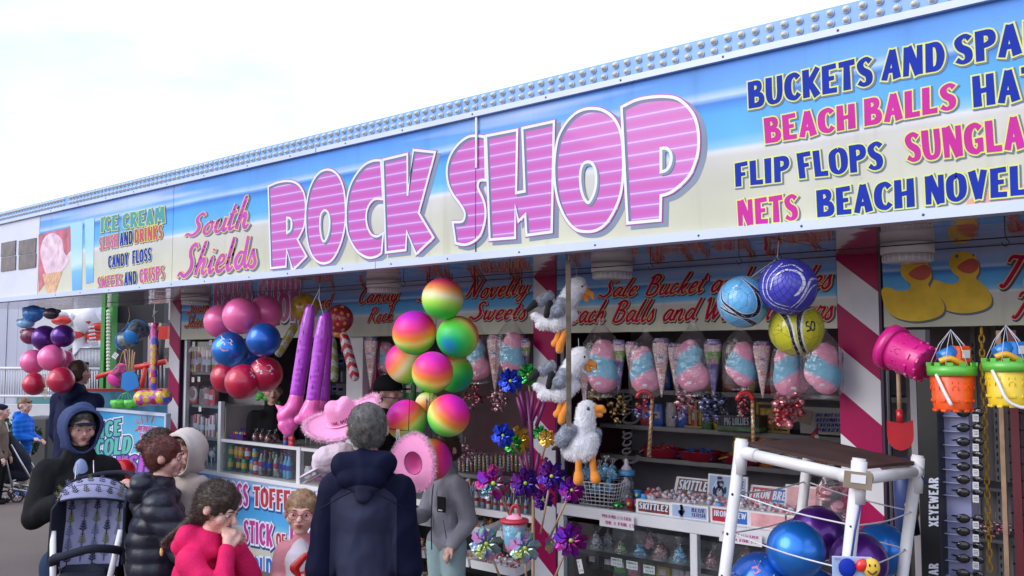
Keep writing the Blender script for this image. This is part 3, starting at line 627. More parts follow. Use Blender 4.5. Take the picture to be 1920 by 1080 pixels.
iw(s3, 'for', (1062,560), (1098,557), (1104,528), (1068,532)); iw(s3, 'Sale', (1122,558), (1190,554), (1196,520), (1128,526)); iw(s3, 'Bucket', (1208,554), (1316,548), (1324,508), (1214,516)); iw(s3, 'and', (1330,548), (1394,546), (1400,500), (1336,508)); iw(s3, 'Spades', (1410,546), (1556,540), (1562,494), (1416,502))
iw(s3, 'Beach', (1046,606), (1130,604), (1136,562), (1050,568)); iw(s3, 'Balls', (1146,604), (1224,602), (1230,560), (1152,564)); iw(s3, 'and', (1240,602), (1300,600), (1306,558), (1246,562)); iw(s3, 'Windbreakers', (1316,600), (1560,598), (1564,554), (1322,558))
iw(s4, 'Toys', (1872,538), (2010,530), (2016,470), (1880,478)); iw(s4, 'Towels', (1896,596), (2060,590), (2066,536), (1902,546))
DY = mat('duck_yellow_print', (.90, .60, .06), .5, var=.15, vs=9, spec=.2); DRD = mat('duck_beak_print', (.62, .10, .07), .5, var=.15); DSH = mat('duck_shade_print', (.14, .15, .17), .5)
def duck(dx, sc_=1, dy=0, dp=0):
 body = [(205,465),(235,450),(290,468),(345,465),(362,440),(335,415),(308,375),(315,320),(355,295),(425,300),(462,340),(470,400),(455,440),(500,480),(538,540),(530,590),(470,620),(380,632),(290,615),(235,575),(212,520)]
 f = lambda P, ox=0, oy=0: [(1580 + (p[0] * sc_ + dx + ox) / 2.842, 380 + (p[1] * sc_ + dy + oy) / 2.842) for p in P]
 Z = (0, 0, 1); kw = dict(Y=YI - .0055, smooth=True)
 flat(f(body, 10, 12), DSH, Z, .0005 + dp, s4, 'duck_shade', **kw); d = flat(f(body), DY, Z, .0012 + dp, s4, 'duck_picture', **kw)
 flat(f([(350,380),(380,350),(430,330),(462,345),(465,385),(430,412),(385,408)]), DRD, Z, .002 + dp, s4, 'duck_beak', **kw)
 flat(f([(338,315),(350,308),(358,318),(348,330)]), DSH, Z, .002 + dp, s4, 'duck_eye', **kw); flat(f([(432,310),(440,306),(446,314),(438,320)]), DSH, Z, .002 + dp, s4, 'duck_eye', **kw)
duck(268, .97, -24); duck(0, dp=.002)
# ================================================================== round ceiling lights, rails and hooks under the canopy
LCAP = mat('light_diffuser', (.62, .62, .66), .15, var=.08, coat=.4)
def clight(px, py, Y, lab, r=.125):
 p = W(px, py, Y); o = thing('ceiling_light', lab, 'light', (p.x, p.y, 2.538), group='round bulkhead lights under the canopy')
 b = MB(); b.lathe([(r * .97, -.055), (r, -.05), (r, -.004), (r * .98, 0)], WHITEP, 32); b.build('light_base', o)
 b = MB(); b.lathe([(r * .3, -.098), (r * .86, -.098), (r * .93, -.09), (r * .94, -.056)], LCAP, 32)
 for k in range(24): a = k * math.pi / 12; b.box((r * .93 * math.cos(a), r * .93 * math.sin(a), -.077), (.004, .004, .03), WHITEP, a)
 b.build('diffuser', o); return o
clight(1700, 432, 4.72, 'round white bulkhead light above the left duck picture'); clight(1147, 472, 4.62, 'round white bulkhead light right of the hanging seagulls')
clight(719, 506, 4.6, 'round white bulkhead light above the word Candy'); clight(366, 541, 4.6, 'round white bulkhead light above the small South Shields words')
rl = MB(); rl.tube([(-9.0, 4.32, 2.49), (-5.3, 4.32, 2.485), (-1.2, 4.34, 2.488), (1, 4.34, 2.49)], .003, BLACKCL, 6)
tag(rl.build('hanging_rail'), 'thin black metal hanging rails running along under the canopy', 'rail')
def hook_mesh(h=.11):
 b = MB(); pts = [(0, 0, h)] + [(0, 0, h - .02)] + [(.012 * math.sin(a), 0, .018 - .014 * math.cos(a) + .002) for a in [R(q) for q in (-20, 20, 70, 120, 170, 220, 260)]]
 b.tube(catmull([(0, 0, h), (0, 0, .045), (.004, 0, .028), (.013, 0, .014), (.006, 0, 0), (-.008, 0, .002), (-.013, 0, .016)], 4), .0022, BLACKCL, 6); return b
hk = hook_mesh().build('hook_tmp'); hook_me = hk.data; bpy.data.objects.remove(hk)
hooks = [(1460, 440, 'black wire hook holding the netted footballs'), (1385, 432, 'black wire hook left of the football hook'), (805, 497, 'black wire hook above the rainbow balls'), (1062, 478, 'black wire hook holding the wooden strip'), (600, 520, 'black wire hook above the purple inflatable legs'), (455, 538, 'black wire hook above the pink ball bunch'), (285, 550, 'black wire hook above the inflatable hammer'), (757, 498, 'short black hook left of the rainbow balls'), (956, 490, 'short black hook near the Novelty word'), (1884, 412, 'black hook above the yellow castle bucket'), (1220, 470, 'short black hook right of the round light')]
for px, py, lab in hooks:
 p = W(px, py + 12, 4.12); tag(link('ceiling_hook', hook_me, None, (p.x, 4.12, 2.43), (0, 0, rnd.uniform(-.6, .6))), lab, 'hook', 'hooks under the canopy')
# ================================================================== hanging goods
def at(name, label, cat, px, py, Y, group=None):
 p = W(px, py, Y); return thing(name, label, cat, p, PSI, group), psz(p)
def pearl(name, c, met=.12):
 if name in MATS: return MATS[name]
 m, t, b = nodes(name); tc, s = coords(t); n = noise_n(t, tc.outputs['Object'], 9, 4)
 r = ramp(t, [(.3, tuple(x * .85 for x in c)), (.7, c)]); t.links.new(n.outputs[0], r.inputs[0]); t.links.new(r.outputs[0], b.inputs['Base Color'])
 b.inputs['Metallic'].default_value = met; b.inputs['Roughness'].default_value = .38; b.inputs['Coat Weight'].default_value = .7; b.inputs['Coat Roughness'].default_value = .12; MATS[name] = m; return m
BPINK = pearl('pearl_pink', (1.0, .17, .46)); BBLUE = pearl('pearl_blue', (.01, .14, .62), .5); BRED = pearl('pearl_red', (.56, .008, .06)); BPURP = pearl('pearl_purple', (.10, .015, .26), .6); BSKY = pearl('pearl_royal', (.015, .22, .80), .6)
def bands(name, stops):
 m, t, b = nodes(name); tc, s = coords(t); v = math_(t, 'ADD', math_(t, 'MULTIPLY', s.outputs['Z'], 3.5), .5); nn = noise_n(t, tc.outputs['Object'], 12, 4); v = math_(t, 'ADD', v, math_(t, 'MULTIPLY', math_(t, 'SUBTRACT', nn.outputs[0], .5), .07))
 r = ramp(t, stops); t.links.new(v, r.inputs[0]); t.links.new(r.outputs[0], b.inputs['Base Color']); b.inputs['Roughness'].default_value = .42; b.inputs['Specular IOR Level'].default_value = .45
 b.inputs['Subsurface Weight'].default_value = .15; b.inputs['Subsurface Radius'].default_value = (.03, .02, .02); return m
RAIN = bands('rainbow_ball', [(0, (.01, .12, .65)), (.10, (.005, .55, .16)), (.30, (.16, .85, .07)), (.46, (.80, .86, .22)), (.58, (1, .34, .03)), (.74, (1, .06, .16)), (.86, (.98, .02, .40)), (1, (.55, .03, .68))])
RAIN2 = bands('rainbow_ball_pale', [(0, (.01, .6, .1)), (.2, (.06, .78, .06)), (.40, (.55, .9, .12)), (.54, (.92, .86, .5)), (.70, (1, .38, .08)), (.84, (1, .10, .16)), (1, (.98, .02, .40))])
_sph = {}
def sphere_me(m, n=40):
 k = m.name
 if k not in _sph:
  b = MB(); b.ell((0, 0, 0), 1, m, n, k=n // 2);
  for q in range(0): pass
  o = b.build('ball'); _sph[k] = o.data; bpy.data.objects.remove(o)
 return _sph[k]
_bm = {}
def ball(px, py, rp, Y, m, lab, group, rot=(0, 0, 0), valve=True, rr=None):
 p = W(px, py, Y); r = rp * psz(p) * .985
 key = (m.name, round(r, 3))
 if key not in _bm:
  b = MB(); b.ell((0, 0, 0), r, m, 44, k=24); b.lathe([(r * .035, -.002), (r * .035, .001), (r * .02, .0015)], DARK if False else m, 10, Matrix.Translation((0, 0, r)))
  o = b.build('ball'); _bm[key] = o.data; bpy.data.objects.remove(o)
 o = link('ball', _bm[key], None, p, rot); tag(o, lab, 'ball', group); o['_r'] = r; return o
def on_ball(o, rp, dx, dy, lift=1.006):
 """point on the ball's surface seen at pixel offset dx,dy from its centre (world)"""
 c = o.location; r = o['_r']; x = dx / rp; y = -dy / rp; d2 = min(x * x + y * y, .995); z = math.sqrt(1 - d2)
 f = (CO - c).normalized(); u = f.cross(Vector((0, 0, 1))).normalized() * -1; v = u.cross(f) * -1
 u = CR.copy(); u = (u - f * u.dot(f)).normalized(); v = f.cross(u)
 return c + (u * x + v * y + f * z) * r * lift
def decal_line(o, rp, pts, w, m, name='stripe', lift=1.004):
 P = [on_ball(o, rp, *p[:2], lift=lift) for p in catmull([(a[0], a[1], 0) for a in pts], 5)]; ws = catmull([(a[2] if len(a) > 2 else w, 0, 0) for a in pts], 5)
 V = []; c = o.location
 for i, p in enumerate(P):
  t = (P[min(i + 1, len(P) - 1)] - P[max(i - 1, 0)]).normalized(); nrm = (p - c).normalized(); s_ = t.cross(nrm) * (ws[i].x * psz(c) / 2); V += [p + s_, p - s_]
 me = bpy.data.meshes.new(name); Mi = (Matrix.Translation(o.location) @ o.rotation_euler.to_matrix().to_4x4()).inverted()
 me.from_pydata([tuple(Mi @ v) for v in V], [], [(2 * i, 2 * i + 1, 2 * i + 3, 2 * i + 2) for i in range(len(P) - 1)]); me.materials.append(m); me.update(); return link(name, me, o)
def decal_poly(o, rp, pts, m, name='print', lift=1.005):
 Mi = (Matrix.Translation(o.location) @ o.rotation_euler.to_matrix().to_4x4()).inverted(); tri = tessellate_polygon([[Vector((p[0], p[1], 0)) for p in pts]])
 me = bpy.data.meshes.new(name); me.from_pydata([tuple(Mi @ on_ball(o, rp, *p, lift=lift)) for p in pts], [], [tuple(t) for t in tri]); me.materials.append(m); me.update(); return link(name, me, o)
G1 = 'pink, blue and red pearl balls hanging in a bunch'
UNI = mat('unicorn_print', (.7, .66, .7), .35, var=.3, vs=60); INK = mat('black_ink', (.01, .01, .02), .4)
def unicorn(o, rp, ox, oy, s=1, fl=1):
 H = [(-20,-6),(-14,-12),(-9,-13),(-4,-8),(6,-8),(14,-10),(18,-6),(24,2),(18,0),(16,4),(22,12),(18,13),(12,5),(4,3),(-4,3),(-2,11),(-7,12),(-8,3),(-14,8),(-17,6),(-11,-1),(-12,-5),(-17,-2)]
 decal_poly(o, rp, [(ox + fl * a * s, oy + b * s) for a, b in H], UNI, 'unicorn_print'); decal_line(o, rp, [(ox - fl * 12 * s, oy - 12 * s), (ox - fl * 17 * s, oy - 21 * s)], 2, UNI, 'horn_print')
o = ball(497, 586, 33, 4.38, BPINK, 'deeper pink ball behind the front pink ball, right of it, above the blue ball', G1)
o = ball(414, 602, 32, 4.28, BPINK, 'pink ball at the left of the bunch beside the front pink one', G1)
o = ball(452, 592, 35, 4.15, BPINK, 'large glossy pink ball at the top front of the three-coloured ball bunch', G1)
o = ball(430, 655, 33, 4.18, BSKY, 'blue pearl ball with a small rainbow print, left of the plain blue ball', G1); unicorn(o, 33, -6, -14, .55); decal_line(o, 33, [(-18,-6), (-12,2), (-2,2)], 2.5, mat('rainbow_print', (.75, .3, .3), .4, var=.6, vs=80), 'rainbow_print')
o = ball(494, 637, 32.5, 4.2, BBLUE, 'plain dark blue pearl ball at the right of the bunch', G1)
ball(466, 668, 28, 4.45, BBLUE, 'dark blue ball mostly hidden behind the two front blue balls', G1)
o = ball(425, 707, 30, 4.35, BRED, 'dark red ball at the left half hidden by the lowest red ball', G1)
o = ball(498, 702, 33, 4.28, BRED, 'dark red ball with a running unicorn print, right of the lowest red ball', G1); unicorn(o, 33, -4, -10, .8)
o = ball(455, 716, 33.5, 4.12, BRED, 'dark red ball at the very bottom of the pink, blue and red bunch', G1); unicorn(o, 33, 23, -14, .55)
G2 = 'balls in the bunch at the far left of the kiosk'
ball(84, 634, 24, 4.3, BPURP, 'dark purple ball left of the plain purple ball in the far left bunch', G2); ball(118, 630, 21.5, 4.2, BPURP, 'dark purple ball above the pink balls in the far left bunch', G2)
ball(121, 676, 19, 4.35, BPINK, 'pink ball at the right edge of the far left bunch', G2); ball(62, 678, 23, 4.25, BPINK, 'paler pink ball at the left edge of the far left bunch', G2)
ball(97, 671, 25, 4.12, BPINK, 'front middle pink ball of the far left bunch', G2)
ball(64, 720, 21.5, 4.2, BRED, 'red ball at the lower left of the far left bunch above the boy', G2); ball(114, 713, 25, 4.12, BRED, 'red ball at the lower right of the far left bunch', G2)
b = MB(); p = W(86, 720, 4.2);
for k in range(5): b.tube([p + Vector((.006 * math.cos(a), .02 * (k % 2) * math.sin(a), -.035 * k + .02 * math.sin(a))) for a in [R(q) for q in range(0, 360, 45)]], .003, PGOLD, 5, True)
tag(b.build('plastic_chain'), 'short orange plastic chain between the two red balls on the left', 'chain')
# shiny foil things above the far left bunch (blurred in the photograph)
def foil_star(name, lab, cat, px, py, Y, rp, m, grp=None, arms=7, seed=0, tilt=0):
 o, s = at(name, lab, cat, px, py, Y, grp); r = rp * s; b = MB(); rr = random.Random(seed)
 for k in range(arms):
  a = 2 * math.pi * k / arms + rr.uniform(-.1, .1); a2 = a + 2 * math.pi / arms * .8
  c1 = Vector((math.cos(a), 0, math.sin(a))) * r; c2 = Vector((math.cos(a2), 0, math.sin(a2))) * r * .55
  b.add([(0, -.01, 0), c1 + Vector((0, .02, 0)), c2 + Vector((0, -.035, 0)), (c1 + c2) * .3 + Vector((0, -.03, 0))], [(0, 1, 3), (1, 2, 3), (2, 0, 3)], m)
 b.build('sails', o); b = MB(); b.ell((0, -.03, 0), r * .1, mat('lime_hub', (.45, .6, .08), .4), 8); b.build('hub', o); return o
def foil(name, c, c2=None, rough=.16):
 if name in MATS: return MATS[name]
 m, t, b = nodes(name); tc, s = coords(t); n = noise_n(t, tc.outputs['Object'], 11, 2); c2 = c2 or (None if isinstance(c, list) else tuple(x * .4 for x in c))
 stops = [(.3, c2), (.5, c), (.7, tuple(min(1, x * 1.3 + .05) for x in c))] if not isinstance(c, list) else [(.28 + .44 * i / (len(c) - 1), q) for i, q in enumerate(c)]
 r = ramp(t, stops); t.links.new(n.outputs[0], r.inputs[0]); t.links.new(r.outputs[0], b.inputs['Base Color']); b.inputs['Metallic'].default_value = .65; b.inputs['Roughness'].default_value = rough
 n2 = noise_n(t, tc.outputs['Object'], 30, 2); bp = t.nodes.new('ShaderNodeBump'); bp.inputs['Strength'].default_value = .5; bp.inputs['Distance'].default_value = .02; t.links.new(n2.outputs[0], bp.inputs['Height']); t.links.new(bp.outputs[0], b.inputs['Normal']); MATS[name] = m; return m
FBLUE = foil('foil_blue', (.01, .04, .5)); FGREEN = foil('foil_green', (.02, .35, .05)); FGOLD = foil('foil_gold', (.75, .42, .06)); FPUR = foil('foil_purple', [(.01, .03, .32), (.16, .01, .42), (.26, .01, .12), (.05, .06, .5)]); FRAINB = foil('foil_rainbow', [(.0, .15, .4), (.2, .01, .4), (.42, .015, .12), (.01, .28, .32), (.35, .05, .4)]); FPAST = foil('foil_pastel', [(.12, .5, .42), (.55, .15, .38), (.2, .35, .6), (.45, .6, .12), (.55, .18, .35)], rough=.25); FRED = foil('foil_red', (.55, .02, .05)); FSILV = foil('foil_silver', (.6, .62, .68))
FDARK = foil('foil_dark_purple', [(.03, .01, .12), (.16, .01, .2), (.02, .02, .3), (.25, .02, .1)])
GB = 'inflatable toys hung over the far left ball bunch'
SKYP = mat('sky_blue_inflatable', (.04, .25, .75), .25, var=.5, vs=15, coat=.5);
for px, py, rx, rz_, m, lab in [(62, 588, 20, 16, SKYP, 'round sky blue inflatable at the top of the far left bunch'), (48, 606, 17, 10, mat('aqua_inflatable', (.25, .5, .8), .25, var=.5, vs=12, coat=.5), 'pale blue inflatable ring under the sky blue one, far left'), (96, 588, 15, 11, mat('dark_inflatable', (.04, .03, .05), .3, var=.8, vs=15, coat=.4), 'dark inflatable shape beside the sky blue one, far left'), (58, 630, 20, 16, mat('maroon_inflatable', (.20, .02, .08), .3, var=.9, vs=18, coat=.4), 'maroon patterned inflatable above the pale pink ball, far left')]:
 q, s = at('inflatable_toy', lab, 'inflatable', px, py, 4.2, GB); b = MB()
 b.ell((0, 0, 0), (rx * s, rx * s * .6, rz_ * s), m, 18); b.build('body', q); b = MB(); b.ell((rx * s * .8, 0, rz_ * s * .4), (rx * s * .45, rx * .3 * s, rz_ * s * .35), m, 12); b.ell((-rx * s * .7, 0, rz_ * s * .5), (rx * s * .35, rx * .3 * s, rz_ * s * .3), m, 12); b.build('fin', q)
# ---- rainbow balls
G3 = 'rainbow balls hanging in a column'
for px, py, rp, Y, m, rot, lab in [
(852, 700, 36, 4.42, RAIN, (-.8, -.5, .4), 'green and orange rainbow ball mostly hidden behind the middle of the column'),
(830, 560, 40, 4.1, RAIN2, (.0, .12, 0), 'topmost rainbow ball, red on top fading through white to green'),
(858, 632, 40.5, 4.22, RAIN, (-1.13, -.1, -.5), 'mostly green rainbow ball with a blue spot, right of the column'),
(777, 624, 42, 4.12, RAIN, (.5, -.1, 0), 'magenta topped rainbow ball at the upper left of the column'),
(762, 680, 40, 4.3, RAIN2, (.1, -.95, .2), 'rainbow ball tilted pink to the upper left, behind the two front ones'),
(811, 698, 39.5, 4.08, RAIN, (.55, .12, 0), 'rainbow ball with violet crown in the middle front of the column'),
(800, 757, 22, 4.35, RAIN2, (2.4, .5, 0), 'lime green rainbow ball peeping between the two lower balls'),
(762, 788, 39, 4.12, RAIN, (.35, -.6, 0), 'pink to lime rainbow ball behind the black wire frame'),
(841, 779, 40.5, 4.1, RAIN, (.4, .65, 0), 'rainbow ball with purple to the upper right, second lowest of the column'),
(808, 862, 40, 4.22, RAIN, (.2, 1.5, .1), 'lowest rainbow ball, orange and red, behind the hanging pink hat')]:
 # rotations are about the camera-facing frame
 o = ball(px, py, rp, Y, m, lab, G3); e = Matrix.Rotation(PSI, 3, 'Z') @ Euler(rot).to_matrix(); o.rotation_euler = e.to_euler()
b = MB();
for px, py in ((815, 745), (800, 752), (812, 590), (760, 650)):
 p = W(px, py, 4.2)
 for k in range(6): a = Vector((rnd.uniform(-.04, .04), rnd.uniform(-.02, .02), rnd.uniform(-.05, .03))); b.tube(catmull([p, p + a * .6 + Vector((0, 0, .02)), p + a], 3), .0016, rnd.choice([PGOLD, PURPLE, LWOOD]), 4)
pp = W(805, 505, 4.15); b.tube([pp + Vector((0, 0, .0)), W(806, 523, 4.12), W(818, 590, 4.25), W(815, 650, 4.28), W(805, 750, 4.28), W(810, 850, 4.3)], .0018, BLACKCL, 5)
tag(b.build('tangled_strings'), 'dark strings and gold ties knotting the rainbow balls together', 'string')
# ---- netted footballs
G4 = 'footballs hanging in nets'
FSKY = mat('football_sky', (.12, .45, .80), .28, var=.05, coat=.5); FYEL = mat('football_yellow', (.60, .58, .02), .3, var=.05, coat=.5); FROY = mat('football_royal', (.06, .06, .50), .3, var=.08, coat=.4)
SEAM = mat('football_seam', (.10, .22, .4), .5); SEAMY = mat('football_seam_y', (.32, .3, .02), .5); WINK = mat('white_ink', (.7, .72, .8), .35)
def net(o, n=15, r_=.0009, m=None):
 b = MB(); R0 = o['_r'] * 1.012;
 for sgn in (1, -1):
  for k in range(n):
   a0 = 2 * math.pi * k / n; pts = []
   for j in range(23):
    th = math.pi * (j + .5) / 23; a = a0 + sgn * (th * 1.15); pts.append(Vector((math.sin(th) * math.cos(a), math.sin(th) * math.sin(a), math.cos(th))) * R0)
   b.tube(pts, r_, m, 3)
 return b.build('net', o, rot=(.9, .5, 0))
def seams(o, rp, m):
 # pentagon-centred panel lines
 g = (1 + 5 ** .5) / 2; V = [Vector(v).normalized() for v in [(0, 1, g), (0, -1, g), (0, 1, -g), (0, -1, -g), (1, g, 0), (-1, g, 0), (1, -g, 0), (-1, -g, 0), (g, 0, 1), (-g, 0, 1), (g, 0, -1), (-g, 0, -1)]]
 b = MB(); e = []
 for i in range(12):
  for j in range(12):
   if i != j and (V[i] - V[j]).length < 1.2:
    e.append((i, j))
 pt = lambda i, j: (V[i] * 2 + V[j]).normalized() * o['_r'] * 1.002
 for i, j in e:
  if i < j: b.tube([pt(i, j), (pt(i, j) + pt(j, i)).normalized() * o['_r'] * 1.002, pt(j, i)], .0011, m, 4)
  for k in range(12):
   if k > j and (i, k) in e and (j, k) in e: b.tube([pt(i, j), (pt(i, j) + pt(i, k)).normalized() * o['_r'] * 1.001, pt(i, k)], .0011, m, 4)
 return b.build('panel_seam', o, rot=(.3, .6, .2))
o = ball(1394, 566, 49, 4.15, FSKY, 'light blue football with black swooshes, left of the royal blue one', G4); seams(o, 49, SEAM)
for pts in ([(-40,-22,2),(-38,-2,4),(-20,14,5),(0,26,8),(22,22,9),(28,2,7),(18,-24,4),(0,-42,2)], [(-42,10,3),(-26,20,4),(0,30,6),(20,42,9),(10,46,3)], [(2,-40,2),(14,-30,4),(30,-14,6),(36,2,3)], [(-38,4,2),(-28,16,2)]):
 decal_line(o, 49, [(a[0], a[1], a[2] + 3) for a in pts], 5, WINK, 'white_swoosh', 1.003); decal_line(o, 49, pts, 5, INK, 'black_swoosh', 1.006)
decal_poly(o, 49, [(-20,-26),(-12,-32),(-6,-26),(-15,-17)], mat('price_sticker', (.75, .73, .76), .5), 'price_sticker')
net(o, 14, .0005, mat('pale_net', (.35, .6, .8), .5))
o = ball(1493, 617, 51, 4.3, FYEL, 'yellow football with black and white swooshes, lowest of the three', G4); seams(o, 51, SEAMY)
for pts in ([(-46,-20,4),(-36,-36,9),(-22,-26,8),(-12,-4,6),(-6,22,5),(2,44,6),(4,50,5)], [(46,-22,2),(34,-40,4),(14,-38,8),(6,-26,9),(4,0,6),(8,26,6),(16,46,5)], [(34,-48,3),(46,-30,3),(50,-14,2)]):
 decal_line(o, 51, [(a[0] + 1.5, a[1], a[2] + 4) for a in pts], 5, WINK, 'white_swoosh', 1.003); decal_line(o, 51, pts, 5, INK, 'black_swoosh', 1.006)
decal_poly(o, 51, [(-40,0),(-32,-8),(-24,2),(-32,3)], INK, 'logo_print'); decal_line(o, 51, [(22,-14),(18,-12),(18,-6),(24,-4),(24,2),(18,4)], 3, INK, 'logo_print'); decal_line(o, 51, [(26,-14),(32,-12),(32,0),(28,2),(26,-4),(27,-13)], 3, INK, 'logo_print')
net(o, 14, .0005, mat('pale_net_y', (.7, .7, .3), .5))
o = ball(1478, 537, 53.5, 4.12, FROY, 'royal blue football with white swooshes inside a blue net, top of the three', G4)
for pts in ([(-30,-40,2),(-44,-16,3),(-44,14,3),(-28,34,3),(0,44,3)], [(-10,-44,3),(-34,-18,2),(-38,10,2),(-24,30,2),(2,38,2)], [(-32,6,2),(-26,-16,3),(-6,-30,4),(18,-26,5),(28,-8,7),(20,10,6),(10,18,2)], [(-14,-36,2),(8,-40,3),(26,-28,4)], [(52,-14,3),(40,-12,5),(32,6,5),(20,26,3),(4,40,2)], [(50,-4,2),(40,4,3),(26,26,3),(12,42,2)]):
 decal_line(o, 53.5, pts, 3, WINK, 'white_swoosh')
net(o, 17, .0010, mat('blue_net', (.05, .05, .42), .5))
b = MB(); t0 = W(1457, 484, 4.14); b.tube(catmull([W(1460, 452, 4.12), W(1459, 468, 4.12), t0], 4), .003, WINK, 5)
for q in ((1436, 505), (1446, 500), (1470, 490), (1426, 512), (1408, 520), (1440, 560), (1462, 488)): b.tube([t0, W(q[0], q[1], 4.1)], .0013, WINK, 4)
tag(b.build('net_string'), 'white knotted net strings gathering the three footballs onto their hook', 'string')
# ---- plush seagulls
PLW = mat('plush_white', (.80, .80, .84), .9, var=.1, bump=.7, bs=120, sheen=.4); PLG = mat('plush_grey', (.32, .35, .43), .9, var=.35, vs=40, bump=.8, bs=120, sheen=.3); PLK = mat('plush_black', (.01, .01, .012), .9, var=.2, bump=.6, bs=90); PLO = mat('plush_orange', (.80, .27, .02), .8, var=.15, bump=.5, bs=120, sheen=.3)
PLB = mat('plush_brown_mouth', (.2, .06, .03), .8)
FURW = mat('fur_white', (.86, .86, .90), .9, var=.1); FURG = mat('fur_grey', (.33, .35, .42), .9, var=.4, vs=30)
def gull(lab, px, py, Y, body, wings, tips, legs, beak, eye, n=5200):
 g, s = at('plush_seagull', lab, 'soft toy', px, py, Y, 'plush seagulls hanging on a wooden strip')
 C = lambda P: [('c', (a[0] * s, a[2] * s, -a[1] * s), (b_[0] * s, b_[2] * s, -b_[1] * s), a[3] * s, b_[3] * s) for a, b_ in P]
 dz = lambda c, n_: .004 * noise.noise(c * 30)
 me = blob_mesh('body', C(body), .006, PLW, 2, dz); link('body', me, g); fur('fur', me, n, .012, .0011, FURW, g, 3, (0, 0, -.5))
 for wq in wings: me = blob_mesh('wing', C([wq]), .006, PLG, 1, dz); link('wing', me, g); fur('fur', me, n // 3, .011, .0012, FURG, g, 5, (0, 0, -.4))
 for wq in tips: link('wing_tip', blob_mesh('wing_tip', C([wq]), .006, PLK, 1), g)
 for lq in legs: link('leg', blob_mesh('leg', C(lq), .005, PLO, 1), g)
 up, lo = beak; link('beak', blob_mesh('beak', C(up), .004, PLO, 1), g); link('lower_beak', blob_mesh('lower_beak', C(lo), .004, PLO, 1), g)
 if eye: b = MB(); b.ell((eye[0] * s, eye[2] * s, -eye[1] * s), 3.4 * s, mat('eye_black', (.005, .006, .012), .08, coat=1), 12); b.build('eye', g)
 b = MB(); b.tube([(body[0][0][0] * s, 0, -body[0][0][1] * s), (body[0][0][0] * s - .004, 0, -body[0][0][1] * s + .1)], .0013, WINK, 4); b.build('hanging_loop', g); return g
g3 = gull('upright plush seagull with open orange beak and dangling feet, lowest of the three', 1088, 830, 4.15,
 [((12, -62, 0, 18), (8, -30, 0, 20)), ((8, -30, 0, 18), (2, 4, 0, 27)), ((2, 4, 0, 27), (-14, 14, 6, 20)), ((-4, 16, 0, 20), (-26, 12, 10, 11)), ((8, 12, -4, 22), (14, -6, 0, 22))],
 [((-22, -24, -14, 14), (-34, -8, -10, 15)), ((32, -20, 4, 7), (28, 0, 4, 9))], [((-40, 6, -6, 6), (-52, 12, -2, 3))],
 [[((-4, 22, -8, 6), (-4, 56, -8, 6.5)), ((-4, 58, -8, 9), (-5, 68, -14, 10))], [((22, 24, -8, 6), (24, 54, -8, 6.5)), ((26, 58, -8, 9), (27, 66, -14, 10))]],
 ([((26, -62, -2, 9), (40, -64, -4, 7)), ((40, -64, -4, 7), (44, -60, -4, 5.5))], [((26, -54, -2, 6), (38, -52, -4, 5))]), (14, -64, -16))
g1 = gull('upper plush seagull leaning forward with hooked orange beak, topmost on the wooden strip', 1042, 590, 4.17,
 [((40, -54, 0, 18), (22, -24, 0, 19)), ((44, -50, 0, 16), (40, -54, 0, 17)), ((22, -24, 0, 17), (4, 14, 0, 18)), ((10, 12, 0, 17), (-26, 16, 4, 12)), ((-26, 10, 2, 9), (-40, 2, 4, 7)), ((24, 0, 0, 17), (6, 18, 0, 14))],
 [((12, -18, -12, 14), (2, -8, -15, 15)), ((-12, -36, 14, 10), (-28, -26, 16, 10))], [((-12, -20, -18, 7), (-18, 2, -15, 6)), ((-38, -22, 16, 8), (-52, -10, 14, 5))],
 [[((6, 34, 4, 5.5), (2, 50, 4, 7)), ((2, 50, 4, 7), (-2, 54, 2, 7.5))], [((18, 32, -4, 6), (10, 54, -6, 7)), ((8, 56, -6, 8), (6, 66, -8, 7.5))]],
 ([((58, -42, -2, 8), (68, -38, -4, 5)), ((68, -38, -4, 5), (70, -30, -4, 3))], [((54, -34, -2, 6), (58, -28, -3, 5))]), (48, -52, -13))
p = W(1046, 722, 4.17); dup(g1, p, 'middle plush seagull leaning forward with yellow orange beak, under the topmost one')
o, s = at('wooden_strip', 'grey weathered wooden strip hanging on a hook in front of the plush seagulls', 'wooden strip', 1066, 640, 4.0);
b = MB(); b.box((0, 0, 0), (9.5 * s, .012, 318 * s), WOOD, bev=.0015); b.build('strip', o); b = MB(); b.tube(catmull([(0, 0, 150 * s), (.004, -.01, 158 * s), (-.002, 0, 166 * s), (0, .0, 172 * s)], 4), .002, STEEL, 6); b.build('wire_loop', o)
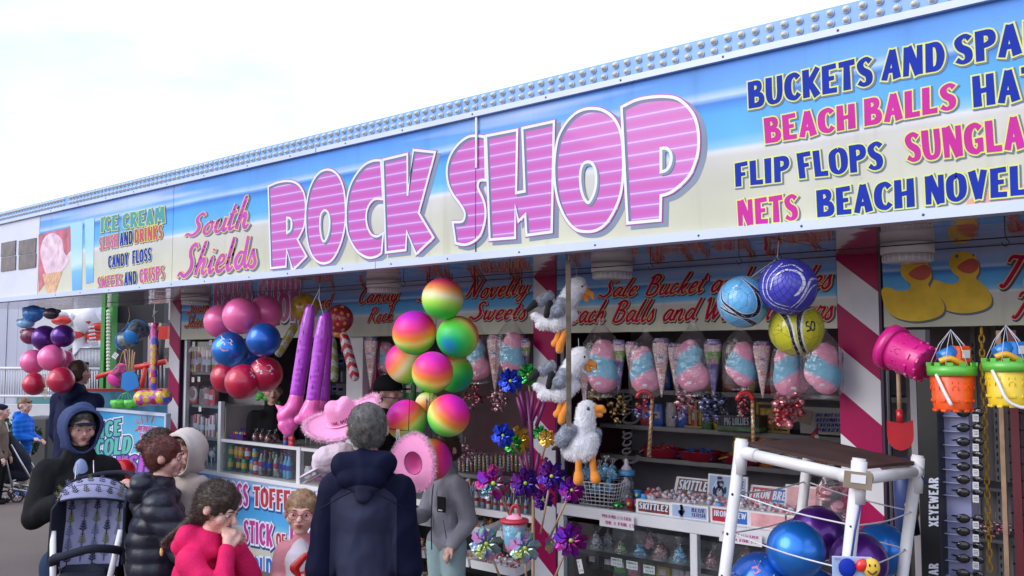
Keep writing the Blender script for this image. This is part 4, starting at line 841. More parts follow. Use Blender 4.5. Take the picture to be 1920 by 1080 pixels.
# ---- inflatable legs in pink shoes
VIN = mat('inflatable_purple', (.46, .05, .60), .22, var=.1, vs=8, bump=.25, bs=18, coat=.5); VINP = mat('inflatable_pink', (.85, .13, .45), .25, var=.06, vs=8, bump=.2, bs=14, coat=.4)
def inleg(lab, px, py, Y, top, bot, r, shoe, seed):
 g, s = at('novelty_inflatable', lab, 'inflatable', px, py, Y, 'purple inflatable legs with pink shoes')
 C = lambda P: [('c', (a[0] * s, a[2] * s, -a[1] * s), (b_[0] * s, b_[2] * s, -b_[1] * s), a[3] * s, b_[3] * s) for a, b_ in P]
 n = 5; seg = []
 for i in range(n):
  a = Vector(top).lerp(Vector(bot), i / n); c = Vector(top).lerp(Vector(bot), (i + 1) / n); seg.append(((*a, r * (.72 if i == 0 else 1)), (*c, r)))
 link('leg_tube', blob_mesh('leg_tube', C(seg), .008, VIN, 2, lambda c, n_: .0012 * math.sin(c.z * 160) * noise.noise(c * 14)), g)
 link('shoe', blob_mesh('shoe', C(shoe), .008, VINP, 2, lambda c, n_: .003 * noise.noise(c * 20)), g)
 b = MB(); rr = random.Random(seed); Tp = Vector(top); Bt = Vector(bot)
 for k in range(9):
  t = (k + .5) / 9; q = Tp.lerp(Bt, t); a = rr.uniform(-.7, .5); c = Vector((q.x + math.sin(a) * r * 1.0, q.y - math.cos(a) * r * 1.02, q.z)) if False else (q.x + math.sin(a) * r, q.y, 0)
  x = (q.x + math.sin(a) * r * .99) * s; y = (0 - math.cos(a) * r * 1.03) * s + q.z * s; z = -q.y * s
  b.box((x, y, z), (.003, .0015, .03), INK, a)
 b.build('dash_print', g); return g
inleg('purple inflatable leg with pink shoe, the shorter one partly behind at the right', 610, 672, 4.32, (2, -78, 0), (-4, 74, 0), 13, [((-4, 76, 0, 12), (-6, 88, 0, 12))], 3)
inleg('purple inflatable leg with pink high heeled shoe, left of the pair', 568, 662, 4.12, (12, -82, 0), (-10, 76, 0), 13.5, [((-10, 78, 0, 13), (-14, 96, 0, 15)), ((-14, 98, 0, 15), (-32, 118, 0, 15)), ((-34, 108, 0, 9), (-50, 96, 0, 1.5)), ((-34, 118, 0, 13), (-20, 132, 0, 14)), ((-32, 134, -4, 12), (-24, 146, -4, 11))], 4)
inleg('purple inflatable leg with big round pink shoe, the front one', 597, 674, 4.05, (9, -76, 0), (-9, 76, 0), 13.5, [((-9, 78, 0, 14), (-16, 100, 0, 18)), ((-16, 104, 0, 20), (10, 124, 0, 20)), ((10, 124, 0, 20), (40, 124, 4, 14)), ((-24, 108, 2, 14), (-34, 112, 0, 10))], 5)
b = MB(); b.tube([W(600, 530, 4.12), W(598, 560, 4.1), W(606, 590, 4.1)], .002, WINK, 5); b.tube([W(600, 540, 4.12), W(582, 578, 4.12)], .002, WINK, 5); tag(b.build('white_string'), 'white string tying up the purple inflatable legs', 'string')
# smaller inflatables near by
def zig(name, c1, c2, per, axis='Z'):
 m, t, b = nodes(name); tc, s = coords(t); v = math_(t, 'ADD', s.outputs['Z'], math_(t, 'MULTIPLY', math_(t, 'ABSOLUTE', s.outputs['X']), .9)); v = math_(t, 'FRACT', math_(t, 'DIVIDE', v, per)); f = math_(t, 'GREATER_THAN', v, .5)
 n = noise_n(t, tc.outputs['Object'], 60, 2); bl = math_(t, 'GREATER_THAN', n.outputs[0], .64); c = pmix(t, f, c1, c2); t.links.new(pmix(t, math_(t, 'MULTIPLY', bl, .8), c, (.05, .02, .03)), b.inputs['Base Color']); b.inputs['Roughness'].default_value = .3; b.inputs['Coat Weight'].default_value = .4; return m
def infl_stick(name, lab, a, c, r, m, Y, grp=None):
 px, py = (a[0] + c[0]) / 2, (a[1] + c[1]) / 2; q, s = at(name, lab, 'inflatable', px, py, Y, grp)
 A = Vector(((a[0] - px) * s, 0, -(a[1] - py) * s)); L_ = A.length * 2; ang = math.atan2(A.x, A.z)
 b = MB(); prof = [(r * s * .35, -L_ / 2)] + [(r * s * (1 if 0 < i < 8 else .8), -L_ / 2 + L_ * (i + .3) / 9) for i in range(9)] + [(r * s * .3, L_ / 2)]
 b.lathe(prof, m, 16); o = b.build('stick', q); o.rotation_euler = (0, ang, 0); return q
infl_stick('inflatable_cane', 'red and white zigzag inflatable candy stick leaning right of the purple legs', (642, 622), (668, 714), 9.5, zig('zigzag_red', (.6, .03, .05), (.72, .66, .7), .075), 4.7)
infl_stick('inflatable_cane', 'green and white inflatable stick hanging straight, left of the red zigzag one', (622, 630), (628, 716), 8, zig('zigzag_green', (.3, .42, .05), (.6, .62, .5), .1), 4.8)
infl_stick('inflatable_cane', 'yellow and white inflatable stick slanting behind the blue ball', (556, 606), (520, 668), 8, zig('zigzag_yellow', (.55, .48, .05), (.6, .62, .55), .1), 4.8)
for px, py, rp, c, lab in ((571, 577, 27, (.55, .38, .03), 'yellow inflatable lollipop head behind the left purple leg'), (636, 598, 27, (.34, .015, .04), 'dark red inflatable lollipop head with orange spots, right of the purple legs')):
 q, s = at('inflatable_lollipop', lab, 'inflatable', px, py, 4.65); b = MB(); b.ell((0, 0, 0), (rp * s, rp * s * .6, rp * s), mat('lolly_%d' % px, c, .25, var=.2, vs=6, coat=.6), 24); b.build('head', q); b = MB(); dm = mat('lolly_dots', (.55, .2, .02), .4)
 for k in range(12): a = k * 2.4; rr_ = rp * s * math.sqrt((k + .5) / 13) * .9; x, z = rr_ * math.cos(a), rr_ * math.sin(a); y = -rp * s * .6 * math.sqrt(max(0, 1 - (x * x + z * z) / (rp * s) ** 2)) - .001; b.ell((x, y, z), (.016, .003, .016), dm, 8)
 b.build('spot', q);
 b = MB(); b.ell((0, 0, -rp * s * 1.05), (.05, .02, .03), dm, 8); b.build('bow', q)
# ---- cowboy hats
PHAT = mat('pink_felt', (.92, .33, .60), .85, var=.08, bump=.25, bs=200, sheen=.5); PHD = mat('pink_felt_inside', (.68, .10, .34), .85, var=.08, sheen=.4); PFUR = mat('fur_pale_pink', (.90, .55, .74), .9, var=.1)
def cowboy(lab, px, py, Y, rpx, mat3, word_=False, s0=1):
 g, s = at('cowboy_hat', lab, 'hat', px, py, Y, 'pink cowboy hats with fluffy trim'); U_ = rpx * s; M = mat3.to_4x4()
 b = MB(); n = 40; rings = [.42, .47, .6, .75, .9, 1.0]; vs = []; fs = []
 for t_, off in ((0, 0), (1, -.012)):
  for r in rings:
   for k in range(n):
    a = 2 * math.pi * k / n; rx = r * 1.0 if r > .5 else r * 1.02; ry = (.72 * r + .04)
    x = math.cos(a) * rx; y = math.sin(a) * ry * 1.05; z = .55 * (abs(math.cos(a)) ** 2.2) * max(0, r - .45) ** 1.4 - .12 * abs(math.sin(a)) ** 2 * (r - .42); vs.append(Vector((x * U_, y * U_, z * U_ + off)))
 m_ = len(rings)
 for t_ in (0, 1):
  for j in range(m_ - 1):
   for k in range(n): k2 = (k + 1) % n; q = (t_ * m_ * n + j * n + k, t_ * m_ * n + j * n + k2, t_ * m_ * n + (j + 1) * n + k2, t_ * m_ * n + (j + 1) * n + k); fs.append(q)
 b.add(vs, fs, PHAT, True, M); brim = b.build('brim', g)
 b = MB(); prof = []; vs = []; fs = []; hs = [(0, .43), (.12, .425), (.3, .40), (.45, .37), (.55, .32), (.60, .24), (.57, .12), (.55, .0)]
 for h, r in hs:
  for k in range(n):
   a = 2 * math.pi * k / n; x = math.cos(a) * r; y = math.sin(a) * r * .80; z = h - (.10 * math.exp(-(x / .12) ** 2) if h > .5 else 0) * 1.0; pin = 1 - .25 * (h / .6) * max(0, math.sin(-a)) ** 4 * (1 if abs(math.cos(a)) > .2 else .3); vs.append(Vector((x * U_ * pin, y * U_, z * U_)))
 for j in range(len(hs) - 1):
  for k in range(n): k2 = (k + 1) % n; fs.append((j * n + k, j * n + k2, (j + 1) * n + k2, (j + 1) * n + k))
 b.add(vs, fs, PHAT, True, M); cr_ = b.build('crown', g)
 b = MB(); b.lathe([(U_ * .425, .0), (U_ * .41, U_ * .06)], PHD, n, M @ Matrix.Diagonal((1.01, .82, 1, 1)), cap=False); b.lathe([(U_ * .40, -.004), (U_ * .38, U_ * .1), (U_ * .2, U_ * .3), (.001, U_ * .34)], PHD, n, M @ Matrix.Diagonal((1, .80, 1, 1)), cap=False); b.build('lining', g)
 b = MB(); b.tube([M @ Vector((math.cos(a) * U_ * .45, math.sin(a) * U_ * .37, .012)) for a in [2 * math.pi * k / 36 for k in range(36)]], .004, PFUR, 5, True); b.build('hat_band', g)
 ring = MB(); ring.tube([M @ Vector((math.cos(a) * U_, math.sin(a) * .80 * U_, U_ * (.55 * (abs(math.cos(a)) ** 2.2) * .55 ** 1.4 - .12 * math.sin(a) ** 2 * .58))) for a in [2 * math.pi * k / 60 for k in range(60)]], .009, PFUR, 6, True); ro = ring.build('trim', g)
 fur('fluffy_trim', ro.data, 5200, .02, .0013, PFUR, g, 9, jit=.8)
 if word_:
  bb = MB(); st, tw = strokes(CAPS, 'THE QUEEN', 10)
  for P in st:
   V, F = ribbon(P, -.03); vs = []
   for q in V: a = -math.pi / 2 + (q.x / tw - .5) * 1.5; h = .10 + q.y * .10; vs.append(M @ Vector((math.cos(a) * U_ * .432, math.sin(a) * U_ * .80 * .432 - .0015, h * U_)))
   bb.add(vs, F, INK)
  bb.build('lettering', g)
 return g
cowboy('pink cowboy hat with white fluffy trim and black lettering, above the grey haired man', 646, 787, 3.72, 73, (Euler((R(28), R(-20), 0)).to_matrix()), True)
cowboy('pink cowboy hat seen from underneath, hanging right of the grey haired man', 776, 868, 3.95, 52, (Euler((R(-62), R(82), R(10))).to_matrix()))
b = MB(); b.tube([W(716, 745, 4.0), W(768, 748, 3.95), W(766, 808, 3.93), W(722, 803, 3.93), W(700, 800, 4.0)], .0035, BLACKCL, 6); b.tube([W(716, 745, 4.0), W(700, 748, 4.2)], .003, BLACKCL, 6); tag(b.build('hat_display'), 'black wire display frame holding the pink hats beside the rainbow balls', 'wire frame')
b = MB();
for k in range(3): b.tube(catmull([W(744 + k * 2, 805, 3.92), W(743 + 3 * k, 820, 3.92), W(748 + k * 3, 842 - k * 4, 3.93)], 3), .0025, WINK, 5)
for k in range(4): b.tube(catmull([W(706, 788, 3.9), W(712 + k * 3, 790 + k, 3.88), W(718, 800 + k * 2, 3.88), W(714 - k * 2, 808 + 4 * k, 3.88)], 3), .0025, WINK, 5)
tag(b.build('hat_cord'), 'white hat cords tied over the black wire frame', 'cord')
CAPM = mat('pale_pink_cotton', (.72, .60, .70), .8, var=.08, bump=.5, bs=40)
for k, (px, py, lab) in enumerate(((622, 858, 'pale pink baseball cap hanging with its peak to the lower left'), (629, 868, 'second pale pink cap nested behind the front one, peak just lower'))):
 g, s = at('baseball_cap', lab, 'cap', px, py, 3.86 + .05 * k, 'pale pink caps hanging together'); f = lambda x, y, z: (x * s, z * s, -y * s)
 link('cap_crown', blob_mesh('cap_crown', [('c', f(-14, 2, 0), f(20, -6, 0), 22 * s, 24 * s), ('c', f(-20, 12, 0), f(14, 10, 0), 17 * s, 18 * s)], .007, CAPM, 2, folds(14, .004, 30, .002)), g)
 b = MB(); b.ell(f(-38, 26, -2), (26 * s, 20 * s, 3.2 * s), CAPM, 18, rot=(0, R(-28) , 0)); b.build('peak', g); b = MB(); b.tube(catmull([f(28, -18, 0), f(40, -22, 0), f(46, -12, 0)], 3), .004, WINK, 5); b.build('strap', g)
# ---- emoji print inflatable hammer
m, t, bs_ = nodes('emoji_print'); tc, s_ = coords(t); vo = t.nodes.new('ShaderNodeTexVoronoi'); vo.inputs['Scale'].default_value = 17; vo.inputs['Randomness'].default_value = .45; t.links.new(tc.outputs['Object'], vo.inputs[0])
sx = t.nodes.new('ShaderNodeSeparateColor'); t.links.new(vo.outputs['Color'], sx.inputs[0]); r = ramp(t, [(0, (.70, .45, .03)), (.36, (.03, .12, .6)), (.55, (.62, .04, .3)), (.72, (.70, .45, .03)), (.88, (.5, .03, .1))], 'CONSTANT'); t.links.new(sx.outputs[0], r.inputs[0])
dd = ramp(t, [(.0, (0, 0, 0)), (.56, (0, 0, 0)), (.6, (1, 1, 1))]); t.links.new(vo.outputs['Distance'], dd.inputs[0]); c = pmix(t, dd.outputs[0], r.outputs[0], (.5, .12, .5)); vo2 = t.nodes.new('ShaderNodeTexVoronoi'); vo2.inputs['Scale'].default_value = 60; t.links.new(tc.outputs['Object'], vo2.inputs[0]); d2 = ramp(t, [(.2, (1, 1, 1)), (.26, (0, 0, 0))]); t.links.new(vo2.outputs['Distance'], d2.inputs[0]); c = pmix(t, math_(t, 'MULTIPLY', d2.outputs[0], .85), c, (.05, .01, .05))
t.links.new(c, bs_.inputs['Base Color']); bs_.inputs['Roughness'].default_value = .25; bs_.inputs['Coat Weight'].default_value = .6; EMO = m
g, s = at('inflatable_hammer', 'big inflatable hammer printed with coloured smiley faces, hanging by its handle', 'inflatable', 288, 690, 4.15)
b = MB(); pr = [(3 * s, 86 * s), (8 * s, 84 * s)] + [((7.6 if i % 2 else 6.6) * s, (78 - i * 8.6) * s) for i in range(15)] + [(7 * s, -46 * s)]; b.lathe(pr[::-1], EMO, 18); b.build('handle', g)
link('hammer_head', blob_mesh('hammer_head', [('c', (-18 * s, 0, -56 * s), (18 * s, 0, -54 * s), 15 * s, 15 * s), ('c', (-20 * s, 0, -56 * s), (-17 * s, 0, -56 * s), 16 * s, 16 * s), ('c', (17 * s, 0, -54 * s), (20 * s, 0, -54 * s), 16.5 * s, 16.5 * s)], .01, EMO, 2), g)
b = MB(); b.tube(catmull([(0, 0, 86 * s), (-2 * s, 0, 100 * s), (-1 * s, 0, 120 * s), (0, 0, 142 * s)], 4), .002, WINK, 5)
for k in range(4): b.tube([(-1 * s, 0, (120 - k * 6) * s), ((-5 + k * 3) * s, .01, (96 + k * 4) * s)], .0022, WINK, 4)
b.build('string', g)
# ---- printed beach pails and spades hanging left
def pail(name, lab, px, py, Y, r0, r1, h, m, rimm, rot, grp, printm=None):
 g, s = at(name, lab, 'bucket', px, py, Y, grp); M = rot.to_4x4(); b = MB(); b.lathe([(r0 * s, 0), (r1 * s, h * s)], printm or m, 24, M, cap=False); b.lathe([(r0 * s * .9, .002), (r1 * s * .93, h * s * .98)], m, 24, M, cap=False); b.build('pail_wall', g)
 b = MB(); b.lathe([(.001, 0), (r0 * s, 0), (r0 * s * 1.02, .004)], m, 24, M, cap=False); b.build('base', g); b = MB(); b.tube([M @ Vector((math.cos(a) * r1 * s, math.sin(a) * r1 * s, h * s)) for a in [2 * math.pi * k / 24 for k in range(24)]], .006, rimm, 6, True); b.build('rim', g)
 b = MB(); b.tube([M @ Vector((math.cos(a) * r1 * s, 0, h * s + abs(math.sin(a)) * r1 * s * 1.1)) for a in [math.pi * k / 12 for k in range(13)]], .004, rimm, 6); b.build('handle', g); return g
PBM = mat('pail_blue', (.02, .22, .62), .35, var=.1); PPK = mat('pail_pink', (.85, .06, .42), .35, var=.1); PRT = mat('pail_printed_scene', (.16, .20, .24), .35, var=.9, vs=24, coat=.4); PRP = mat('pail_printed_pink', (.5, .10, .25), .35, var=.9, vs=24, coat=.4)
GP = 'printed seaside pails hanging at the left opening'
pail('seaside_pail', 'blue printed pail with its round blue base facing out', 244, 632, 4.18, 14, 20, 34, PBM, PBM, Euler((R(-62), R(18), 0)).to_matrix(), GP, PRT); pail('seaside_pail', 'blue printed pail lying behind, its dark side facing right', 254, 634, 4.28, 12, 17, 30, PBM, PBM, Euler((R(-20), R(-100), 0)).to_matrix(), GP, PRT)
pail('seaside_pail', 'pink printed pail with round pink base facing out', 211, 714, 4.2, 13, 19, 32, PPK, PPK, Euler((R(-55), R(35), 0)).to_matrix(), GP, PRP)
g, s = at('beach_spade', 'blue plastic spade heads on wooden sticks hanging down', 'spade', 246, 690, 4.22)
b = MB();
for dx, dz in ((-14, -32), (-4, -36), (6, -30), (2, -34)): b.cyl((dx * s, 0, -dz * s), (dx * .3 * s, 0, -18 * s), 1.6 * s, LWOOD, n=8)
b.build('stick', g); b = MB(); b.prism([(-14 * s, 0), (-16 * s, -26 * s), (-4 * s, -34 * s), (8 * s, -30 * s), (18 * s, -24 * s), (14 * s, -4 * s), (6 * s, 4 * s), (-6 * s, 4 * s)], .03, PBM, Matrix.Translation((0, 0, -10 * s)) @ Matrix.Rotation(R(90), 4, 'X')); b.build('spade_head', g)
b = MB(); b.tube(catmull([W(240, 575, 4.2), W(243, 592, 4.2), W(239, 606, 4.2)], 3), .002, PGOLD, 5)
for q in ((230, 640), (226, 622), (247, 618), (236, 628)): b.tube(catmull([W(240, 604, 4.2), W((q[0] + 236) / 2 + 5, 612, 4.2), W(*q, 4.2)], 3), .0035, PBM, 5)
for q in ((232, 684), (222, 690), (242, 700), (236, 672)): b.tube(catmull([W(236, 655, 4.2), W((q[0] + 236) / 2, 662, 4.2), W(*q, 4.2)], 3), .0025, PGOLD if q[0] % 4 else PPK, 5)
tag(b.build('tied_handles'), 'gold ties and blue bucket handles gathered above the printed pails', 'string')
pr = W(216, 667, 4.15); b = MB(); b.box((0, 0, 0), (.045, .002, .055), WHITEP); pc = b.build('price_card', None, pr, (0, .6, PSI)); tag(pc, 'tilted white price card beside the printed pails', 'price card'); b = MB(); [b.box((0, -.0015, .015 - k * .012), (.03, .001, .003), INK) for k in range(3)]; b.build('print', pc)
# green fish nets bag cluster
g, s = at('toy_bag', 'bright green printed beach bags with looped handles, below the pails', 'bag', 236, 752, 4.25); GRN = mat('bag_green', (.12, .62, .08), .4, var=.5, vs=24)
for dx in (-14, 10): b = MB(); b.lathe([(9 * s, -14 * s), (13 * s, -4 * s), (12 * s, 2 * s)], GRN, 14, Matrix.Translation((dx * s, 0, 0)) @ Matrix.Diagonal((1.2, .7, 1, 1))); b.build('bag_body', g)
b = MB()
for dx in (-18, -10, -2, 6, 14): b.tube(catmull([(dx * s, 0, 0), (dx * .5 * s, 0, 12 * s), (0, 0, 16 * s)], 3), .003, GRN, 5)
b.build('loop_handle', g)
# ================================================================== sweets under and behind the inner signs
FLP = (.95, .36, .54); FLB = (.20, .58, .80)
def floss_mat(k, flip):
 m, t, b = nodes('candy_floss_%d' % k); tc, s = coords(t); nn = noise_n(t, tc.outputs['Object'], 7, 4)
 v = math_(t, 'ADD', math_(t, 'MULTIPLY', s.outputs['Z'], 2.6), math_(t, 'MULTIPLY', s.outputs['X'], 1.6 * flip)); v = math_(t, 'ADD', math_(t, 'ADD', v, .5), math_(t, 'MULTIPLY', math_(t, 'SUBTRACT', nn.outputs[0], .5), .12))
 st = [(0, FLP), (.30, FLP), (.36, FLB), (.60, FLB), (.66, FLP), (1, FLP)] if flip > 0 else [(0, FLP), (.42, FLP), (.5, FLB), (.72, FLB), (.78, FLP)]
 r = ramp(t, st); t.links.new(v, r.inputs[0]); t.links.new(r.outputs[0], b.inputs['Base Color']); b.inputs['Roughness'].default_value = .9
 n2 = noise_n(t, tc.outputs['Object'], 45, 5); bp = t.nodes.new('ShaderNodeBump'); bp.inputs['Strength'].default_value = .35; bp.inputs['Distance'].default_value = .01; t.links.new(n2.outputs[0], bp.inputs['Height']); t.links.new(bp.outputs[0], b.inputs['Normal']); return m
FM = [floss_mat(0, .3), floss_mat(1, -1), floss_mat(2, .9)]
def cbag(seed, r, h, top=.5):
 """crinkled clear bag gathered at the top"""
 rr = random.Random(seed); n = 26; b = MB(); vs = []; fs = []; pr = [(.55, -.5), (.92, -.44), (1.02, -.3), (1.0, 0), (.98, .2), (.86, .34), (.6, .46), (.34, .56), (.16, .64), (.22, .72)]
 for q, z in pr:
  for k in range(n): a = 2 * math.pi * k / n; w_ = q * (1 + .09 * math.sin(a * 5 + seed + z * 5) * (1 if z > .1 else .5) + .05 * rr.uniform(-1, 1)); vs.append((w_ * r * math.cos(a), w_ * r * .62 * math.sin(a), z * h))
 for j in range(len(pr) - 1):
  for k in range(n): k2 = (k + 1) % n; fs.append((j * n + k, j * n + k2, (j + 1) * n + k2, (j + 1) * n + k))
 fs.append(tuple(range(n))); return b.add(vs, fs, BAGF, True)
FG = 'bags of candy floss hanging in a row'
proto = []
for k in range(3):
 g = thing('candy_floss_bag', 'x', 'candy floss', (0, 0, 0), PSI * .5, FG); rr = random.Random(k)
 P = [('e', (rr.uniform(-.02, .02), 0, -.05), (.095, .06, .11)), ('e', (.02 * (-1) ** k, 0, .06), (.08, .052, .085)), ('e', (-.03, .01, -.02), (.07, .05, .1)), ('e', (.03, .01, -.07), (.075, .05, .08))]
 link('floss', blob_mesh('floss', P, .012, FM[k], 3, lambda c, n_: .010 * noise.noise(c * 9 + Vector((k, 0, 0))) + .002 * noise.noise(c * 40)), g)
 cbag(k, .115, .36).build('clear_bag', g); b = MB(); b.box((0, -.055, -.1), (.028, .0015, .016), WHITEP); b.build('price_sticker', g); proto.append(g)
used = [0, 0, 0]
for px, py, hw, k, Y, lab in [(1127, 684, 33, 0, 5.0, 'candy floss bag in pink, blue and pink bands just right of the wooden strip'), (1212, 692, 29, 1, 5.0, 'candy floss bag with a mostly pink ball and empty plastic above it'), (1300, 684, 32, 1, 5.0, 'candy floss bag between the wavy marshmallow cones, pink over blue on the left'), (1388, 680, 28, 2, 4.98, 'rounded candy floss bag with a wide blue middle band under the light blue football'),
 (1484, 694, 32, 1, 5.0, 'candy floss bag directly below the yellow football'), (1540, 688, 32, 2, 4.96, 'candy floss bag against the right striped post'), (958, 662, 27, 0, 5.0, 'candy floss bag just left of the plush seagulls behind the blue pinwheel'), (897, 672, 26, 1, 5.1, 'candy floss bag right of the rainbow balls'), (722, 668, 19, 2, 5.3, 'narrow candy floss bag left of the rainbow balls'), (598, 672, 16, 0, 5.9, 'dim candy floss bag seen behind the purple inflatable legs')]:
 p = W(px, py, Y); s = hw * psz(p) / .098
 if not used[k]: used[k] = 1; g = proto[k]; g.location = p; g.scale = (s,) * 3; g['label'] = lab
 else: dup(proto[k], p, lab, PSI * .5 + rnd.uniform(-.3, .3), scale=s)
MSH = mat('marshmallow_mix', (.74, .50, .52), .35, var=.5, vs=70, coat=.5); CONW = mat('wafer_brown', (.5, .25, .14), .4, var=.2, coat=.5); LBL = mat('label_violet', (.10, .07, .32), .3, coat=.6, var=.2, vs=30); LBG = mat('label_green', (.2, .35, .06), .3, coat=.5, var=.4, vs=40); FISH = mat('dolphin_print', (.1, .25, .5), .4)
def mcone(name, dark, lab):
 g = thing(name, lab, 'sweets', (0, 0, 0), PSI * .5, 'cone shaped marshmallow bags hanging in the row'); b = MB(); D = Matrix.Diagonal((1.25, .5, 1, 1))
 pr = [(.003, -.28), (.022, -.15), (.042, .0), (.056, .1), (.058, .16), (.042, .2)]
 cuts = ([(0, 2, LBL), (2, 3, LBG), (3, 4, MSH), (4, 6, LBL)] if dark else [(0, 2, MSH), (1, 2, CONW), (2, 5, MSH), (4, 6, LBL)])
 b.lathe(pr[:3], LBL if dark else MSH, 16, D); b.lathe(pr[2:4] if dark else pr[2:5], LBG if dark else MSH, 16, D, cap=False); b.lathe(pr[3:5] if dark else pr[4:5] + pr[4:5], MSH, 16, D, cap=False); b.lathe(pr[4:], LBL, 16, D)
 b.build('cone_bag', g); b = MB()
 if dark:
  b.ell((0, -.022, .165), (.045, .006, .02), mat('label_pale_violet', (.5, .4, .65), .4), 16); text_geo(b, SCR, 'Frisia', [(-.035, -.03, .152), (.035, -.03, .152), (.038, -.03, .18), (-.03, -.03, .18)], [(.03, 0, 0, WHITEP), (0, 0, 0, PBLUE)], (0, -1, 0)); b.box((0, -.022, .02), (.04, .004, .03), PMAG)
 else:
  text_geo(b, CAPS, 'CONE', [(-.03, -.027, .16), (.03, -.027, .16), (.032, -.027, .185), (-.03, -.027, .185)], [(.05, 0, 0, WHITEP), (-.02, 0, 0, PRED)], (0, -1, 0)); b.add([(-.028, -.024, .04), (-.01, -.026, .06), (.012, -.026, .052), (.03, -.024, .03), (.01, -.026, .036)], [(0, 1, 2, 4), (4, 2, 3)], FISH); b.box((.0, -.0175, -.07), (.03, .004, .04), CONW)
 b.build('printed_label', g)
 f = MB(); f.lathe([(r * 1.06 + .002, z) for r, z in pr], BAGF, 16, D, cap=False); f.build('clear_wrap', g); return g
cA = mcone('marshmallow_cone', True, 'purple marshmallow cone bag between two candy floss bags, under the light blue football'); cB = mcone('marshmallow_cone', False, 'pale marshmallow cone bag right of the mostly pink candy floss')
first = {True: 1, False: 1}
for px, py, hh, dark, lab in [(1337, 682, 62, True, ''), (1240, 680, 62, False, ''), (1160, 678, 55, True, 'purple marshmallow cone bag half behind the first candy floss bag from the wooden strip'), (1268, 684, 55, False, 'pale marshmallow cone bag behind the one with a blue fish print'), (1429, 684, 60, False, 'pale marshmallow cone bag just left of the yellow football'), (1095, 700, 55, False, 'pale marshmallow cone bag beside the seagull beaks'), (928, 672, 60, False, 'pale marshmallow cone bag hanging between two candy floss bags, left of seagulls'), (984, 668, 45, True, 'purple marshmallow cone bag beside the middle striped post'), (695, 672, 55, False, 'pale marshmallow cone bag beside the white post left of the rainbow balls'), (1185, 676, 48, False, 'pale marshmallow cone bag behind the second candy floss bag')]:
 p = W(px, py, 5.02 if dark else 4.98); s = hh * psz(p) / .27; src = cA if dark else cB
 if first[dark]: first[dark] = 0; src.location = p; src.scale = (s,) * 3
 else: dup(src, p, lab, PSI * .5 + rnd.uniform(-.2, .2), scale=s)
# clusters of wrapped sweets
def cello(n): return foil('cello_' + n, {'red': [(.5, .02, .06), (.75, .35, .38), (.4, .01, .03), (.8, .6, .6)], 'blue': [(.03, .04, .2), (.3, .32, .5), (.02, .02, .1), (.6, .6, .7)], 'mix': [(.6, .5, .05), (.6, .06, .1), (.1, .2, .6), (.7, .65, .7)], 'pink': [(.7, .2, .3), (.8, .6, .65), (.5, .05, .12)], 'gold': [(.6, .36, .05), (.75, .6, .3), (.3, .15, .02)]}[n], rough=.22)
def cluster(lab, px, py, rx, ry, Y, m, n=26, seed=1, name='sweet_bunch'):
 g, s = at(name, lab, 'sweets', px, py, Y); rr = random.Random(seed); b = MB(); b2 = MB()
 for k in range(n):
  a = rr.random() * 6.28; q = math.sqrt(rr.random()); c = Vector((q * math.cos(a) * rx * s, rr.uniform(-.03, .03), q * math.sin(a) * ry * s)); r = rr.uniform(.2, .34) * min(rx, ry) * s
  b.ell(c, (r, r * .8, r), m, 7, rot=(rr.random() * 3, rr.random() * 3, 0), k=5)
  for j in range(2):
   d = Vector((rr.gauss(0, 1), rr.gauss(0, 1), rr.gauss(0, 1))).normalized(); e = d.orthogonal().normalized() * r * .8; tip = c + d * r * 2.2; b2.add([c + d * r * .6, tip + e, tip - e * .6 + d * r * .3], [(0, 1, 2)], m)
 b.build('wrapped_sweets', g); b2.build('twisted_wrapper', g); b = MB(); b.tube([(0, 0, ry * s * .8), (0, 0, ry * s * 1.9)], .0015, WINK, 4); b.build('string', g); return g
for i, a in enumerate([('red cellophane sweets hanging in the dark, right of the rainbow balls', 888, 732, 16, 30, 5.2, cello('red')), ('small red and clear sweet bunch beside the blue pinwheel', 937, 752, 15, 22, 5.2, cello('pink')), ('large red cellophane sweet bunch below the yellow football', 1477, 763, 26, 36, 5.0, cello('red'), 40), ('dark blue and silver sweet bunch below the purple marshmallow cone', 1337, 762, 24, 26, 5.05, cello('blue'), 34), ('pink wrapped sweet bunch with a striped lolly, under the third floss bag', 1284, 748, 18, 22, 5.05, cello('pink')), ('multicoloured sweet bunch left of the red cane tube', 1207, 768, 16, 18, 5.05, cello('mix')), ('red and white dummy shaped sweets beside the tall tube of sweets', 1394, 752, 14, 28, 5.05, cello('red')), ('gold wrapped packet bunch under the first floss bag beside the gull beak', 1118, 742, 18, 18, 5.15, cello('gold'), 14), ('brown gold packets hanging by the dark column', 1158, 764, 14, 26, 5.2, cello('gold'), 18), ('yellow, red and blue striped round sweet in clear wrap', 1276, 782, 11, 11, 5.05, cello('mix'), 12)]): cluster(*a[:7], **({'n': a[7]} if len(a) > 7 else {}), seed=i + 3)
TUB = zig('tube_sweets', (.55, .08, .06), (.45, .5, .1), .03)
